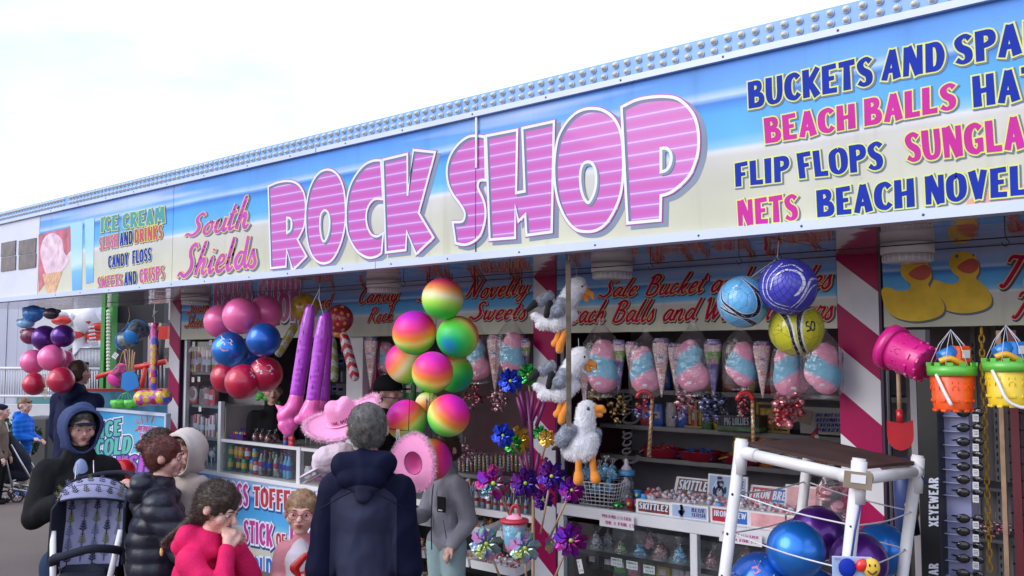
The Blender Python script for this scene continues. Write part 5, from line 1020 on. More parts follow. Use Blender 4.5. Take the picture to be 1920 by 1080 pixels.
for px, py0, py1, dx, lab in ((1222, 735, 856, -6, 'clear tube of small sweets with a red hooked top, left one'), (1412, 740, 850, 0, 'clear tube of small sweets with a red hooked top, right one near the pipe rack')):
 g, s = at('sweet_tube', lab, 'sweets', px, (py0 + py1) / 2, 4.98, 'hooked tubes of sweets'); h = (py1 - py0) / 2 * s
 b = MB(); b.cyl((-dx * s * .3, 0, h * .8), (dx * s, 0, -h), .011, TUB, n=10); b.build('sweets', g); b = MB(); b.cyl((-dx * s * .3, 0, h * .8), (dx * s, 0, -h), .014, BAGF, n=12); b.build('tube', g)
 b = MB(); b.tube([(-.045 + .045 * math.cos(q), 0, h * .8 + .045 * math.sin(q)) for q in [math.pi * k / 8 for k in range(9)]], .013, mat('hook_red', (.6, .02, .03), .3, coat=.5), 8); b.build('hooked_top', g)
# ================================================================== right bay: back shelves
SHG = mat('shelf_grey', (.17, .165, .19), .5, var=.1); SHE = mat('shelf_steel', (.26, .26, .27), .4, .3)
def shelf(name, lab, xa, xb, Y, z, d, m=SHG, th=.025, z2=None):
 o = thing(name, lab, 'shelf', ((xa + xb) / 2, Y, z)); b = MB(); b.box((0, 0, -th / 2), (xb - xa, d, th), m); b.box((0, -d / 2 - .006, -th / 2 - .004), (xb - xa, .01, th + .012), SHE); b.build('board', o); return o
PX = lambda px, py, Y: W(px, py, Y)
zs = [W(1400, 735, 7.1).z, W(1400, 806, 7.1).z, W(1400, 868, 7.1).z, W(1400, 985, 7.1).z]
for z, lab in zip(zs, ('upper back shelf behind the candy floss bags', 'back shelf carrying the pig lolly box', 'back shelf carrying the red baskets', 'lowest back shelf behind the boxed sweets')): shelf('back_shelf', lab, -4.9, -2.1, 7.12, z, .42)
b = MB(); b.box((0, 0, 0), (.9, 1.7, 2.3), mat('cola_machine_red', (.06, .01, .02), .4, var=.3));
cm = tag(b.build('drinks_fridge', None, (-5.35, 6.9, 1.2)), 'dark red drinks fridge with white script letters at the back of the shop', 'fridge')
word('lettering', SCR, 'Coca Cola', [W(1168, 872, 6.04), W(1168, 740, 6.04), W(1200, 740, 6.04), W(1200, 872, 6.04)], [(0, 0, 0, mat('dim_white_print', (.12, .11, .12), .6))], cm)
# random packets on the shelves
PACK = [mat('pack_%d' % i, c, .35, var=.6, vs=26, coat=.4) for i, c in enumerate([(.7, .06, .09), (.75, .48, .06), (.06, .16, .6), (.68, .62, .66), (.1, .3, .1), (.4, .08, .3), (.6, .2, .05), (.2, .35, .5), (.45, .2, .28), (.03, .03, .04)])]
_pk = {}
def pack_mesh(kind, m):
 if (kind, m.name) in _pk: return _pk[(kind, m.name)]
 b = MB()
 if kind == 'box': b.box((0, 0, .5), (1, 1, 1), m, bev=.02); b.box((0, -.502, .5), (.7, .01, .45), PACK[3]); b.box((0, -.51, .5), (.5, .01, .2), PBLUE)
 elif kind == 'bag': b.lathe([(.45, 0), (.5, .15), (.5, .7), (.4, .9), (.46, 1)], m, 10, Matrix.Diagonal((1, .6, 1, 1))); b.box((0, -.3, .5), (.5, .05, .3), PACK[3])
 elif kind == 'stick':
  for k in range(3): b.cyl((-.33 + .33 * k, 0, 0), (-.33 + .33 * k, 0, 1), .15, [m, WHITEP, PACK[8]][k], n=8)
  b.box((0, -.17, .45), (.95, .03, .25), PWHITE)
 elif kind == 'lolly': b.cyl((0, 0, 0), (0, 0, .6), .06, WHITEP, n=6); b.ell((0, 0, .78), (.42, .2, .24), m, 12); b.ell((0, -.1, .78), (.25, .14, .14), PWHITE, 10)
 elif kind == 'bottle': b.lathe([(.3, 0), (.34, .04), (.34, .3), (.3, .34), (.34, .4), (.34, .6), (.14, .82), (.13, .9)], m, 14); b.lathe([(.345, .34), (.345, .54)], [PRED, PWHITE, PBLUE][len(m.name) % 3], 14, cap=False); b.lathe([(.16, .9), (.16, 1)], PRED if 'cola' in m.name else PBLUE, 12)
 elif kind == 'can': b.lathe([(.38, 0), (.45, .05), (.45, .92), (.38, .97), (.38, 1)], m, 16); b.lathe([(.455, .3), (.455, .7)], PWHITE if 'pack_0' in m.name else PACK[1], 16, cap=False); b.lathe([(.36, .98), (.36, .985)], STEEL, 16)
 elif kind == 'swirl':
  b.cyl((0, 0, 0), (0, 0, .5), .04, WHITEP, n=6)
  b.lathe([(.001, .5), (.3, .54), (.42, .7), (.3, .9), (.001, .98)], m, 12, Matrix.Diagonal((1, .5, 1, 1)))
  for k in range(5): a = k * 1.256; b.ell((.22 * math.cos(a), -.2, .74 + .16 * math.sin(a)), (.1, .04, .07), PWHITE, 8)
 o = b.build(kind); _pk[(kind, m.name)] = o.data; bpy.data.objects.remove(o); return o.data if False else _pk[(kind, m.name)]
POS = ['leftmost', 'second from left', 'third from left', 'fourth from left', 'fifth from left', 'sixth from left', 'seventh from left', 'eighth from left', 'ninth from left', 'tenth from left']
def ordw(i, n): return 'rightmost' if i == n - 1 and n > 1 else (POS[i] if i < 10 else '%dth from left' % (i + 1))
def rowof(name, cat, kind, desc, where, pxa, pxb, Y, z, w_, h, n, mats, grp, d=None, jit=.1, seed=1, py=None, tilt=0):
 rr = random.Random(seed); out = []; pl = CAMZ + 0
 for i in range(n):
  px = pxa + (pxb - pxa) * (i + .5) / n; v = ray(px, 700); X = v.x / v.y * Y; m = mats[i % len(mats)] if len(mats) < 4 else rr.choice(mats)
  sc_ = (w_, d or w_, h * (1 + rr.uniform(-jit, jit))); o = link(name, pack_mesh(kind, m), None, (X, Y + rr.uniform(-.02, .02), z), (0, rr.uniform(-tilt, tilt), rr.uniform(-.25, .25) + .2), sc_)
  tag(o, '%s, %s %s' % (desc, ordw(i, n), where), cat, grp); out.append(o)
 return out
rowof('sweet_packet', 'packet', 'bag', 'dim sweet packet', 'on the pig lolly shelf', 1200, 1360, 7.0, zs[1], .11, .2, 7, PACK[:5], 'packets on the back shelves', seed=2); rowof('sweet_packet', 'packet', 'bag', 'dim sweet packet', 'on the upper back shelf', 1185, 1545, 7.1, zs[0], .12, .18, 9, PACK, 'packets on the back shelves', seed=8)
rowof('gold_packet', 'packet', 'bag', 'golden snack packet', 'on the basket shelf', 1365, 1560, 7.0, zs[2], .17, .24, 4, [PACK[1], PACK[6]], 'gold packets on the back shelf', seed=3)
WF = mat('pine_yellow', (.55, .36, .10), .5)
for px, lab in ((1308, 'small pine display frame left of the pig lolly box'), (1452, 'small pine display frame right of the pig lolly box')):
 p = W(px, 800, 7.0); g = thing('pine_display', lab, 'display frame', (p.x, 6.98, zs[1]), 0, 'pine frames on the back shelf'); b = MB()
 for x in (-.13, 0, .13): b.box((x, 0, .12), (.02, .02, .24), WF)
 for z in (.01, .23): b.box((0, .003, z), (.28, .02, .02), WF)
 b.build('frame', g); b = MB(); b.box((0, .03, .11), (.24, .03, .16), PACK[1]); b.build('packet', g)
p = W(1392, 798, 6.9); g = thing('lolly_box', 'dark box lettered PIG LOLLIES on the back shelf', 'box', (p.x, 6.9, zs[1])); b = MB(); b.box((0, 0, .07), (.36, .16, .14), PACK[9], bev=.004); b.box((0, 0, .03), (.37, .17, .03), PACK[4]); b.build('box_body', g)
word('lettering', CAPS, 'PIG LOLLIES', [W(1358, 797, 6.81), W(1404, 797, 6.81), W(1404, 783, 6.81), W(1358, 783, 6.81)], [(0, 0, 0, PWHITE)], g)
g = thing('notice', 'cream notice lettered DO NOT GIVE REFUNDS OR EXCHANGE PRIZES', 'notice', (0, 0, 0)); a = W(1500, 812, 6.7); c = W(1590, 766, 6.7); b = MB(); b.box(((a.x + c.x) / 2, 6.71, (a.z + c.z) / 2), (c.x - a.x, .01, c.z - a.z), CREAM); b.build('card', g)
for k, tx in enumerate(('DO NOT GIVE', 'REFUNDS &', 'EXCHANGE', 'PRIZES')): y = 781 + 9.4 * k; word('lettering', CAPS, tx, [W(1530, y, 6.7), W(1586, y + .5, 6.7), W(1586, y - 6, 6.7), W(1531, y - 6.4, 6.7)], [(-.03, 0, 0, PBLUE)], g, lift=.0065, shear=.15)
CRD = mat('card_brown', (.28, .22, .16), .7); b = MB(); p = W(1505, 780, 6.5); b.box((0, 0, 0), (.14, .01, .1), CRD, M=Matrix.Rotation(R(12), 4, 'Y')); tag(b.build('price_card', None, p), 'brown curled handwritten card overlapping the notice', 'price card')
BSK = mat('basket_red', (.42, .02, .05), .35, coat=.3);
for px, lab, cm_ in ((1243, 'red plastic basket of dark red laces, left of the two on the shelf', PACK[0]), (1312, 'red plastic basket of dark blue laces', PACK[2]), (1392, 'red plastic basket partly behind the pipe rack', PACK[1])):
 p = W(px, 860, 6.95); g = thing('sweet_basket', lab, 'basket', (p.x, 6.95, zs[2] + .002), 0, 'red baskets on the back shelf'); b = MB(); D = Matrix.Diagonal((1.15, .8, 1, 1)); b.lathe([(.09, 0), (.15, .02), (.165, .08), (.172, .085), (.16, .078), (.14, .03)], BSK, 28, D); b.build('tray', g)
 b = MB(); rr = random.Random(px)
 for k in range(26): q = Vector((rr.uniform(-.12, .12), rr.uniform(-.08, .08), .05 + rr.random() * .05)); b.tube([q, q + Vector((rr.uniform(-.06, .06), rr.uniform(-.05, .05), rr.uniform(0, .03))), q + Vector((rr.uniform(-.09, .09), rr.uniform(-.06, .06), -.02))], .006, cm_, 5)
 b.build('laces', g)
# ================================================================== right counter
ct = thing('display_counter', 'white framed glass counter with boxed sweets on top and bagged sweets inside', 'counter', (0, 0, 0)); xa, xb = -3.99, -2.01; zr = W(1060, 950, 5.1).z
b = MB(); b.box(((xa + xb) / 2, 5.12, zr - .02), (xb - xa, .05, .075), WHITE, bev=.004); b.build('top_rail', ct)
b = MB(); b.box(((xa + xb) / 2, 5.46, zr + .004), (xb - xa, .62, .018), mat('counter_glass_top', (.10, .09, .11), .06, coat=.6)); b.build('counter_top', ct)
for x in (xa + .03, W(1304, 1000, 5.13).x, xb - .03):
 b = MB(); b.box((x, 5.125, .48), (.05, .045, zr - .085 - .0), WHITE, bev=.003); b.build('upright', ct)
z1 = W(1100, 1031, 5.2).z; z0 = .34
for z in (z1, z0): b = MB(); b.box(((xa + xb) / 2, 5.46, z), (xb - xa - .02, .58, .012), mat('glass_shelf', (.25, .27, .27), .1, coat=.5)); b.box(((xa + xb) / 2, 5.165, z), (xb - xa - .02, .01, .03), DARK); b.build('inner_shelf', ct)
b = MB(); b.box(((xa + xb) / 2, 5.108, .58), (xb - xa - .1, .004, .56), GLASS); b.build('front_glass', ct)
b = MB(); b.box(((xa + xb) / 2, 5.12, .15), (xb - xa, .04, .3), WHITE); b.build('kick_panel', ct); b = MB(); b.box(((xa + xb) / 2, 5.78, .5), (xb - xa, .02, .9), mat('counter_back', (.16, .16, .19), .6)); b.build('back_panel', ct)
def price(lab, px, py, wp, hp, Y, lines, parent=None, rot=0, big=False):
 p = W(px, py, Y); s = psz(p); g = thing('price_card', lab, 'price card', p, 0, 'white price cards'); w_ = wp * s * 1.25; h = hp * s; b = MB(); b.box((0, 0, 0), (w_, .002, h), WHITEP); b.build('card', g); n = len(lines); g.rotation_euler = (0, rot, 0)
 for i, tx in enumerate(lines):
  z = h / 2 - h * (i + .8) / (n + .25); x0 = -w_ * .42 + (w_ * .1 if i else 0); L_ = min(w_ * .84, len(tx) * h / n * .5); b = MB(); text_geo(b, CAPS, tx, [(x0, -.002, z), (x0 + L_, -.002, z), (x0 + L_, -.002, z + h / n * .5), (x0, -.002, z + h / n * .5)], [(-.03, 0, 0, PMAG if big else INK)], (0, -1, 0)); b.build('lettering', g)
 return g
price('long card lettered PICK N MIX under the counter rail, left one', 1156, 977, 62, 26, 5.07, ['PICK N MIX £1.50 EACH', 'OR 4 FOR £5'], big=True); price('long card lettered PICK N MIX under the counter rail behind the pipe rack', 1388, 1009, 70, 22, 5.07, ['PICK N MIX £1.50 EACH', 'OR 4 FOR £5'], big=True)
for px, py, lab in ((1156, 1054, 'small price card in the glass counter, leftmost of three'), (1185, 1060, 'small price card in the glass counter, middle of three'), (1217, 1068, 'small price card in the glass counter, rightmost of three')): price(lab, px, py, 20, 15, 5.12, ['SWEETS', '£1.00'])
price('tilted white card hanging from the purple pinwheel', 1088, 1062, 9, 26, 5.0, ['£2', '£3', '£4'], rot=-.25)
# bagged sweets inside
PEB = {n: mat('pebble_' + n, c, .4, var=.35, vs=30, coat=.4) for n, c in dict(blue=(.06, .42, .70), white=(.62, .58, .66), green=(.35, .42, .14), pink=(.68, .30, .36), red=(.40, .10, .12), clear=(.5, .47, .55)).items()}
def sweetbag(lab, px, py, hw, Y, c, seed, grp='clear bags of loose sweets in the counter'):
 p = W(px, py, Y); s = hw * psz(p); g = thing('sweet_bag', lab, 'sweets', p, PSI * .4, grp); rr = random.Random(seed); b = MB()
 for k in range(70):
  z = rr.random() ** 1.3; r = (1 - z * .75) * math.sqrt(rr.random()); a = rr.random() * 6.28; b.ell((r * math.cos(a) * s, r * math.sin(a) * s * .7, (-1.1 + z * 1.7) * s), s * rr.uniform(.13, .19), PEB[c], 7, rot=(rr.random(), rr.random(), 0), k=5)
 b.build('sweets', g); b = MB(); vs = []; fs = []; n = 18; pr = [(.9, -1.2), (1.08, -.9), (1.0, -.3), (.7, .3), (.3, .75), (.14, .9), (.4, 1.3), (.6, 1.7)]
 for q, z in pr:
  for k in range(n): a = 2 * math.pi * k / n; w_ = q * (1 + .22 * math.sin(a * 4 + seed) * max(0, z) + .08 * rr.uniform(-1, 1)); vs.append((w_ * math.cos(a) * s, w_ * .7 * math.sin(a) * s, z * s + (.15 * s * rr.uniform(-1, 1) if z > 1 else 0)))
 for j in range(len(pr) - 1):
  for k in range(n): k2 = (k + 1) % n; fs.append((j * n + k, j * n + k2, (j + 1) * n + k2, (j + 1) * n + k))
 b.add(vs, fs, BAGF, True); b.build('clear_bag', g); b = MB(); b.ell((0, 0, .88 * s), (.18 * s, .14 * s, .06 * s), PRED if seed % 2 else PBLUE, 8); b.build('tie', g); return g
for i, a in enumerate([('lavender', 1118, 1012, 15, 'clear'), ('green striped', 1165, 1026, 15, 'green'), ('bright blue', 1200, 1032, 17, 'blue'), ('red and white', 1238, 1032, 18, 'red'), ('bright blue, larger', 1274, 1042, 21, 'blue'), ('white', 1140, 1010, 14, 'white'), ('pale white', 1305, 1040, 14, 'white'), ('dull red', 1335, 1052, 18, 'red'), ('pink', 1218, 1012, 13, 'pink'), ('red, behind the pipe', 1400, 1045, 20, 'red'), ('pale pink, behind the wrapped balls', 1440, 1040, 18, 'pink')]):
 sweetbag('clear bag of %s sweets in the glass counter, %s' % (a[0], ordw(i, 11) if i else 'beside the rail upright'), a[1], a[2], a[3], 5.3 if i != 5 else 5.42, a[4], i)
rowof('foil_packet', 'packet', 'bag', 'shiny packet', 'on the lower counter shelf', 1100, 1330, 5.35, z0 + .17, .1, .12, 9, PACK, 'packets on the lower counter shelf', seed=6)
g, s = at('fruit_slice_bag', 'clear bag of red watermelon slices hanging behind the pipe rack', 'sweets', 1560, 935, 5.0); b = MB()
for k in range(8): x, z = rnd.uniform(-20, 20) * s, rnd.uniform(-28, 20) * s; b.lathe([(.001, 0), (.03, .0), (.034, .006), (.028, .012), (.001, .012)], PEB['red'] if k % 2 else PEB['pink'], 12, Matrix.Translation((x, 0, z)) @ Matrix.Rotation(rnd.random() * 3, 4, 'X'))
b.build('slices', g); cbag(7, .085, .26).build('clear_bag', g)
# boxes with printed lids
def pbox(lab, px, py, Y, w_, h, d, mats, texts, tilt=0, rz=.0, name='sweet_box', lidtex=None, z=None):
 p = W(px, py, Y); g = thing(name, lab, 'box', (p.x, Y, (zr + .014) if z is None else z), rz); T = Matrix.Rotation(-tilt, 4, 'X'); b = MB(); b.box((0, 0, h / 2), (w_, d, h), WHITEP, M=T, bev=.002); b.build('card_box', g)
 b = MB()
 for (x0, x1, z0_, z1_, m) in mats: b.box(((x0 + x1) / 2 * w_, -d / 2 - .0012, (z0_ + z1_) / 2 * h), ((x1 - x0) * w_, .002, (z1_ - z0_) * h), m, M=T)
 b.build('printed_panel', g); b = MB()
 for (tx, x0, x1, z0_, z1_, m, o_) in texts: text_geo(b, CAPS, tx, [T @ Vector((x * w_, -d / 2 - .0026, z_ * h)) for x, z_ in ((x0, z0_), (x1, z0_), (x1, z1_), (x0, z1_))], ([(.06, 0, 0, o_)] if o_ else []) + [(0, 0, 0, m)], T.to_3x3() @ Vector((0, -1, 0)), shear=.12)
 b.build('lettering', g); return g, T, w_, h, d
BRD = mat('berries_print', (.22, .05, .04), .3, var=.9, vs=45); PALEB = mat('print_pale_blue', (.36, .48, .72), .4, var=.1); NAVY = mat('print_navy', (.02, .05, .22), .4); IRN = mat('print_iron_red', (.5, .02, .05), .35); IRB = mat('print_iron_blue', (.03, .14, .5), .35); PKB = mat('print_pale_pink', (.74, .38, .40), .4, var=.25, vs=14)
def penguin(g, T, w_, h, d, cx, k=1):
 b = MB(); y = -d / 2 - .0036; E = lambda x, z, rx, rz_, m, o=0: b.lathe([(.001, 0), (1, 0)], m, 16, T @ Matrix.Translation((cx * w_ + x * h, y - o * .0006, z * h)) @ Matrix.Diagonal((rx * h, 1, rz_ * h, 1)) @ Matrix.Rotation(R(90), 4, 'X'))
 for j in range(4): b.box((cx * w_ - .20 * h + j * .07 * h, y + .001, .62 * h), (.03 * h, .0006, .42 * h), PWHITE, M=T @ Matrix.Translation((cx * w_, 0, .6 * h)) @ Matrix.Rotation(.5, 4, 'Y') @ Matrix.Translation((-cx * w_, 0, -.6 * h)))
 E(0, .40, .17, .24, NAVY); E(.0, .37, .11, .19, PWHITE, 1); E(.02, .70, .13, .13, NAVY); E(.05, .68, .08, .08, PWHITE, 1); E(.06, .72, .015, .02, NAVY, 2); E(.12, .68, .05, .02, PGOLD, 2); E(0, .83, .12, .05, PWHITE, 1); E(-.01, .89, .10, .05, NAVY, 2); E(-.20, .45, .05, .14, NAVY, 0); E(.20, .5, .05, .12, NAVY, 0); E(-.07, .13, .06, .025, PGOLD, 1); E(.08, .13, .06, .025, PGOLD, 1); b.build('penguin_picture', g)
A = pbox('open white box of fruit chews lettered SKITTLEZ, lid standing at the back', 1298, 915, 5.62, .31, .155, .012, [(-.42, .44, .08, .92, BRD)], [('SKITTLEZ', -.40, .42, .42, .86, PWHITE, INK), ('FLAVOURED ROCK', -.1, .42, .16, .32, PWHITE, None)], tilt=R(24), z=zr + .05)
B = pbox('pale blue box lid with a penguin picture, standing behind the counter boxes', 1362, 920, 5.62, .29, .20, .012, [(-.45, .45, .06, .94, PALEB)], [('BLUE', .08, .42, .6, .85, NAVY, PWHITE), ('SLUSH', .08, .44, .3, .55, NAVY, PWHITE)], tilt=R(8), z=zr + .04); penguin(B[0], *B[1:], -.18)
pbox('red and blue box lid lettered IRON BREW, leaning behind the pipe rack', 1444, 925, 5.62, .32, .15, .012, [(-.44, 0, .08, .9, IRN), (.002, .44, .08, .9, IRB)], [('IRON BREW', -.40, .42, .42, .8, PWHITE, None), ('FLAVOURED ROCK', -.2, .3, .18, .32, PWHITE, None)], tilt=R(24), z=zr + .05)
pbox('pink printed box lid behind the pipe rack, right of the red and blue lid', 1504, 925, 5.62, .24, .18, .012, [(-.44, .44, .08, .92, PKB)], [], tilt=R(10), z=zr + .04)
pbox('low white box with a dark SKITTLEZ panel on its front', 1242, 950, 5.26, .265, .088, .22, [(-.42, .44, .14, .84, BRD)], [('SKITTLEZ', -.40, .42, .34, .8, PWHITE, INK)])
B = pbox('low white box with a pale blue BLUE SLUSH panel on its front', 1309, 962, 5.26, .265, .092, .22, [(-.45, .45, .12, .88, PALEB)], [('BLUE', .06, .42, .55, .82, NAVY, PWHITE), ('SLUSH', .06, .42, .24, .5, NAVY, PWHITE)]); penguin(B[0], *B[1:], -.2)
pbox('low white box with a red and blue IRON BREW panel on its front', 1384, 970, 5.26, .26, .10, .22, [(-.44, 0, .14, .88, IRN), (.002, .44, .14, .88, IRB)], [('IRON BREW', -.40, .42, .44, .8, PWHITE, None), ('ROCK', -.1, .2, .2, .36, PWHITE, None)])
pbox('low white box with a pale pink printed front, behind the pipe rack', 1455, 982, 5.26, .24, .10, .22, [(-.44, .44, .12, .88, PKB)], [])
pbox('low pink fronted box farthest right on the counter, near the striped post', 1518, 990, 5.26, .2, .10, .22, [(-.44, .44, .12, .88, PKB)], [])
for px, lab in ((1209, 'blue topped spray can left of the SKITTLEZ box'), (1350, 'blue topped spray can between the slush and brew boxes')):
 p = W(px, 950, 5.2); g = thing('spray_bottle', lab, 'bottle', (p.x, 5.19, zr + .013), 0, 'blue topped spray cans'); b = MB(); b.lathe([(.017, 0), (.018, .003), (.018, .075)], PACK[7], 14); b.build('can_body', g); b = MB(); b.lathe([(.0185, .076), (.0185, .115), (.014, .12)], PBLUE if 0 else mat('cap_sky', (.05, .35, .75), .35), 14); b.build('cap', g)
for i in range(14):   # loose sweets heaped in the boxes
 pass
b = MB(); rr = random.Random(4)
for k in range(240):
 px = rr.uniform(1215, 1500); v = ray(px, 900); Y = rr.uniform(5.18, 5.46); b.ell((v.x / v.y * Y, Y, zr + .108 + rr.uniform(0, .02)), rr.uniform(.012, .02), rr.choice([PEB['white'], PEB['pink'], PEB['clear'], BAGF]), 6, rot=(rr.random(), rr.random(), 0), k=4)
tag(b.build('wrapped_rock_sweets'), 'wrapped pastel rock sweets heaped in the open counter boxes', 'sweets', kind='stuff')
# wire basket with blue bags
g, s = at('wire_basket', 'white wire basket holding clear bags of blue sweets on the counter', 'basket', 1128, 905, 5.3); g.location.z = zr + .016; g.rotation_euler = (0, 0, .1); b = MB(); w0, w1, h = .13, .165, .15; dd = .10
for k in range(9):
 t_ = k / 8
 for sy in (-1, 1): b.tube([(-w0 + 2 * w0 * t_, sy * dd * .8, 0), (-w1 + 2 * w1 * t_, sy * dd, h)], .0022, WHITEP, 4)
for k in range(6):
 t_ = k / 5
 for sx in (-1, 1): b.tube([(sx * w0, -dd * .8 + 1.6 * dd * t_, 0), (sx * w1, -dd + 2 * dd * t_, h)], .0022, WHITEP, 4)
for j in range(7): t_ = j / 6; w_ = w0 + (w1 - w0) * t_; d_ = dd * (.8 + .2 * t_); b.tube([(-w_, -d_, h * t_), (w_, -d_, h * t_), (w_, d_, h * t_), (-w_, d_, h * t_)], .0022 if j < 6 else .004, WHITEP, 4, True)
b.build('wire_mesh', g)
for i, (dx, dy) in enumerate(((-52, 0), (-36, 4), (-18, -6), (0, 4), (16, -2), (34, 2), (-44, 26), (-10, 30), (24, 28))):
 sweetbag('clear bag of blue sweets in the white wire basket, %s of the heap' % ['leftmost', 'second along', 'third along', 'centre', 'fifth along', 'rightmost top', 'lower left', 'lower middle', 'lower right'][i], 1124 + dx * .72, 880 + dy, 13, 5.3, 'blue', 20 + i, 'bags of blue sweets in the wire basket')
# baby bottle jar and small tubs
g, s = at('bottle_jar', 'clear jar shaped like a baby bottle with blue collar and white teat', 'jar', 1175, 940, 5.4); g.location.z = zr + .014; b = MB(); b.lathe([(.045, 0), (.052, .01), (.052, .06), (.046, .075), (.052, .09), (.052, .15), (.04, .18), (.038, .2)], film_mat('jar_plastic', (.8, .84, .9), .16, .06, .2, 20, .12), 24); b.build('jar_body', g)
b = MB(); b.lathe([(.056, .195), (.058, .2), (.058, .226), (.05, .23)], mat('collar_blue', (.10, .42, .78), .35), 26); b.build('collar', g); b = MB(); b.lathe([(.04, .23), (.034, .245), (.02, .262), (.014, .275), (.015, .295), (.01, .306), (.001, .308)], mat('teat_white', (.72, .66, .76), .4), 20); b.build('teat', g)
b = MB()
for k in range(30): b.ell((rnd.uniform(-.03, .03), rnd.uniform(-.03, .03), .01 + rnd.random() * .15), .011, PEB['white'], 6, k=4)
b.build('sweets', g)
for px, py, m, lab in ((1188, 920, mat('tub_blue', (.03, .22, .55), .35, var=.3, vs=40), 'blue sweet tub beside the baby bottle jar'), (1208, 922, mat('tub_red', (.5, .03, .03), .35, var=.3, vs=40), 'red sweet tub behind the small cans'), (1182, 948, mat('tub_red2', (.55, .05, .04), .35, var=.5, vs=40), 'low red tub in front of the baby bottle jar'), (1197, 948, mat('tub_violet', (.15, .1, .5), .35, var=.5, vs=40), 'low violet tub in front of the blue one')):
 p = W(px, py, 5.3); g = thing('sweet_tub', lab, 'tub', (p.x, 5.3 if py > 940 else 5.36, zr + .013 + (.055 if py < 940 else 0)), 0, 'small coloured sweet tubs'); b = MB(); b.lathe([(.024, 0), (.029, .05)], m, 18); b.build('tub_body', g); b = MB(); b.lathe([(.031, .05), (.031, .056), (.001, .057)], WHITEP if 0 else m, 18); b.ell((0, -.027, .025), (.012, .003, .012), PYEL, 8); b.build('lid', g)
g = thing('foil_leaf', 'shiny green foil leaves lying by the tubs on the counter', 'decoration', (W(1165, 940, 5.25).x, 5.2, zr + .03)); b = MB()
for k in range(16): a = k * .8; L_ = rnd.uniform(.04, .08); b.add([(0, 0, 0), (L_ * .5 * math.cos(a) - .012 * math.sin(a), .5 * L_ * math.sin(a) * .4, .02), (L_ * math.cos(a), .4 * L_ * math.sin(a), .0), (L_ * .5 * math.cos(a) + .012 * math.sin(a), .5 * L_ * math.sin(a) * .4 - .01, .012)], [(0, 1, 2, 3)], FGREEN)
b.build('leaves', g)
g, s = at('snowman_tub', 'white tub wearing a red santa hat on the shelf behind the brown board', 'toy', 1520, 838, 6.3); b = MB(); b.lathe([(.06, -.06), (.062, .06), (.055, .065)], WHITEP, 20); b.build('tub', g); b = MB(); b.lathe([(.063, -.03), (.063, -.015)], NAVY, 20, cap=False); b.build('belt', g); b = MB(); b.cyl((.01, -.02, .05), (.045, -.02, .14), .035, PRED, .004, 12); b.ell((.03, -.04, .07), .02, WHITEP, 8); b.build('santa_hat', g)
b = MB(); p = W(1550, 832, 6.2); b.ell((0, 0, 0), (.04, .03, .025), GRN, 10); b.ell((.06, 0, -.02), (.05, .03, .02), GRN, 10); tag(b.build('green_toy', None, p), 'bright green toy pieces right of the white santa tub', 'toy')
# ================================================================== middle bay: rock sticks, lollies, trays
zm = W(930, 960, 5.3).z
md = thing('lolly_stand', 'white stepped stand with trays of loose sweets in the middle bay', 'sweet stand', (0, 0, 0)); xa, xb = -6.08, -4.22
b = MB(); b.box(((xa + xb) / 2, 5.75, zm - .01), (xb - xa, .9, .02), mat('stand_grey', (.38, .38, .42), .4)); b.box(((xa + xb) / 2, 5.29, zm - .012), (xb - xa, .02, .05), WHITE); b.build('top_shelf', md)
b = MB(); b.box(((xa + xb) / 2, 5.6, zm / 2 - .02), (xb - xa, .02, zm - .06), mat('stand_dark', (.03, .03, .035), .5)); b.build('back_panel', md)
for j, (Y, z) in enumerate(((5.18, zm - .13), (5.02, zm - .33), (4.9, zm - .55), (4.78, zm - .76))):
 x = xa + .02; k = 0
 while x < xb - .3:
  t_ = MB(); w_ = .44; d_ = .26; T = Matrix.Translation((x + w_ / 2, Y + .1, z)) @ Matrix.Rotation(R(10), 4, 'X')
  t_.box((0, 0, 0), (w_ - .01, d_, .006), WHITE, M=T); t_.box((0, -d_ / 2, .028), (w_ - .01, .008, .06), WHITE, M=T);
  for sx in (-1, 1): t_.box((sx * (w_ - .02) / 2, 0, .026), (.008, d_ - .01, .055), WHITE, M=T)
  tr_o = t_.build('sweet_tray', md); c = MB(); rr = random.Random(j * 10 + k); mm = [PEB['red'], PEB['pink'], PACK[9], PACK[6], PEB['white']]
  for q in range(60): c.ell(T @ Vector((rr.uniform(-w_ / 2 + .02, w_ / 2 - .02), rr.uniform(-d_ / 2 + .02, d_ / 2), .016 + rr.random() * .014)), rr.uniform(.010, .017), mm[(k + j + (q % 2)) % 5], 5, rot=(rr.random(), 0, rr.random()), k=4)
  c.build('loose_sweets', tr_o); x += w_ + .015; k += 1
ROCKS = [zig('rock_%d' % i, a, b_, .022) for i, (a, b_) in enumerate([((.04, .06, .3), (.6, .55, .3)), ((.5, .05, .08), (.6, .5, .1)), ((.04, .2, .45), (.6, .6, .6)), ((.45, .3, .05), (.3, .05, .1)), ((.05, .3, .1), (.6, .3, .1))])]
for k in range(22):
 px = 862 + k * 7.6; v = ray(px, 860); Y = 5.75; z0_ = W(px, 884, Y).z; b = MB(); key = 'rk%d' % (k % 5)
 if key not in _pk: b.cyl((0, 0, 0), (0, 0, .135), .014, ROCKS[k % 5], n=12); b.lathe([(.015, 0), (.0155, .01), (.0155, .125), (.008, .14), (.013, .152)], BAGF, 12, cap=False); o = b.build('rock_stick'); _pk[key] = o.data; bpy.data.objects.remove(o)
 tag(link('rock_stick', _pk[key], None, (v.x / v.y * Y, Y, z0_ + rnd.uniform(-.004, .004)), (0, rnd.uniform(-.05, .05), k)), 'striped stick of rock standing in the upright row above the lollies, %s' % ordw(k, 22), 'stick of rock', 'sticks of rock in the rack')
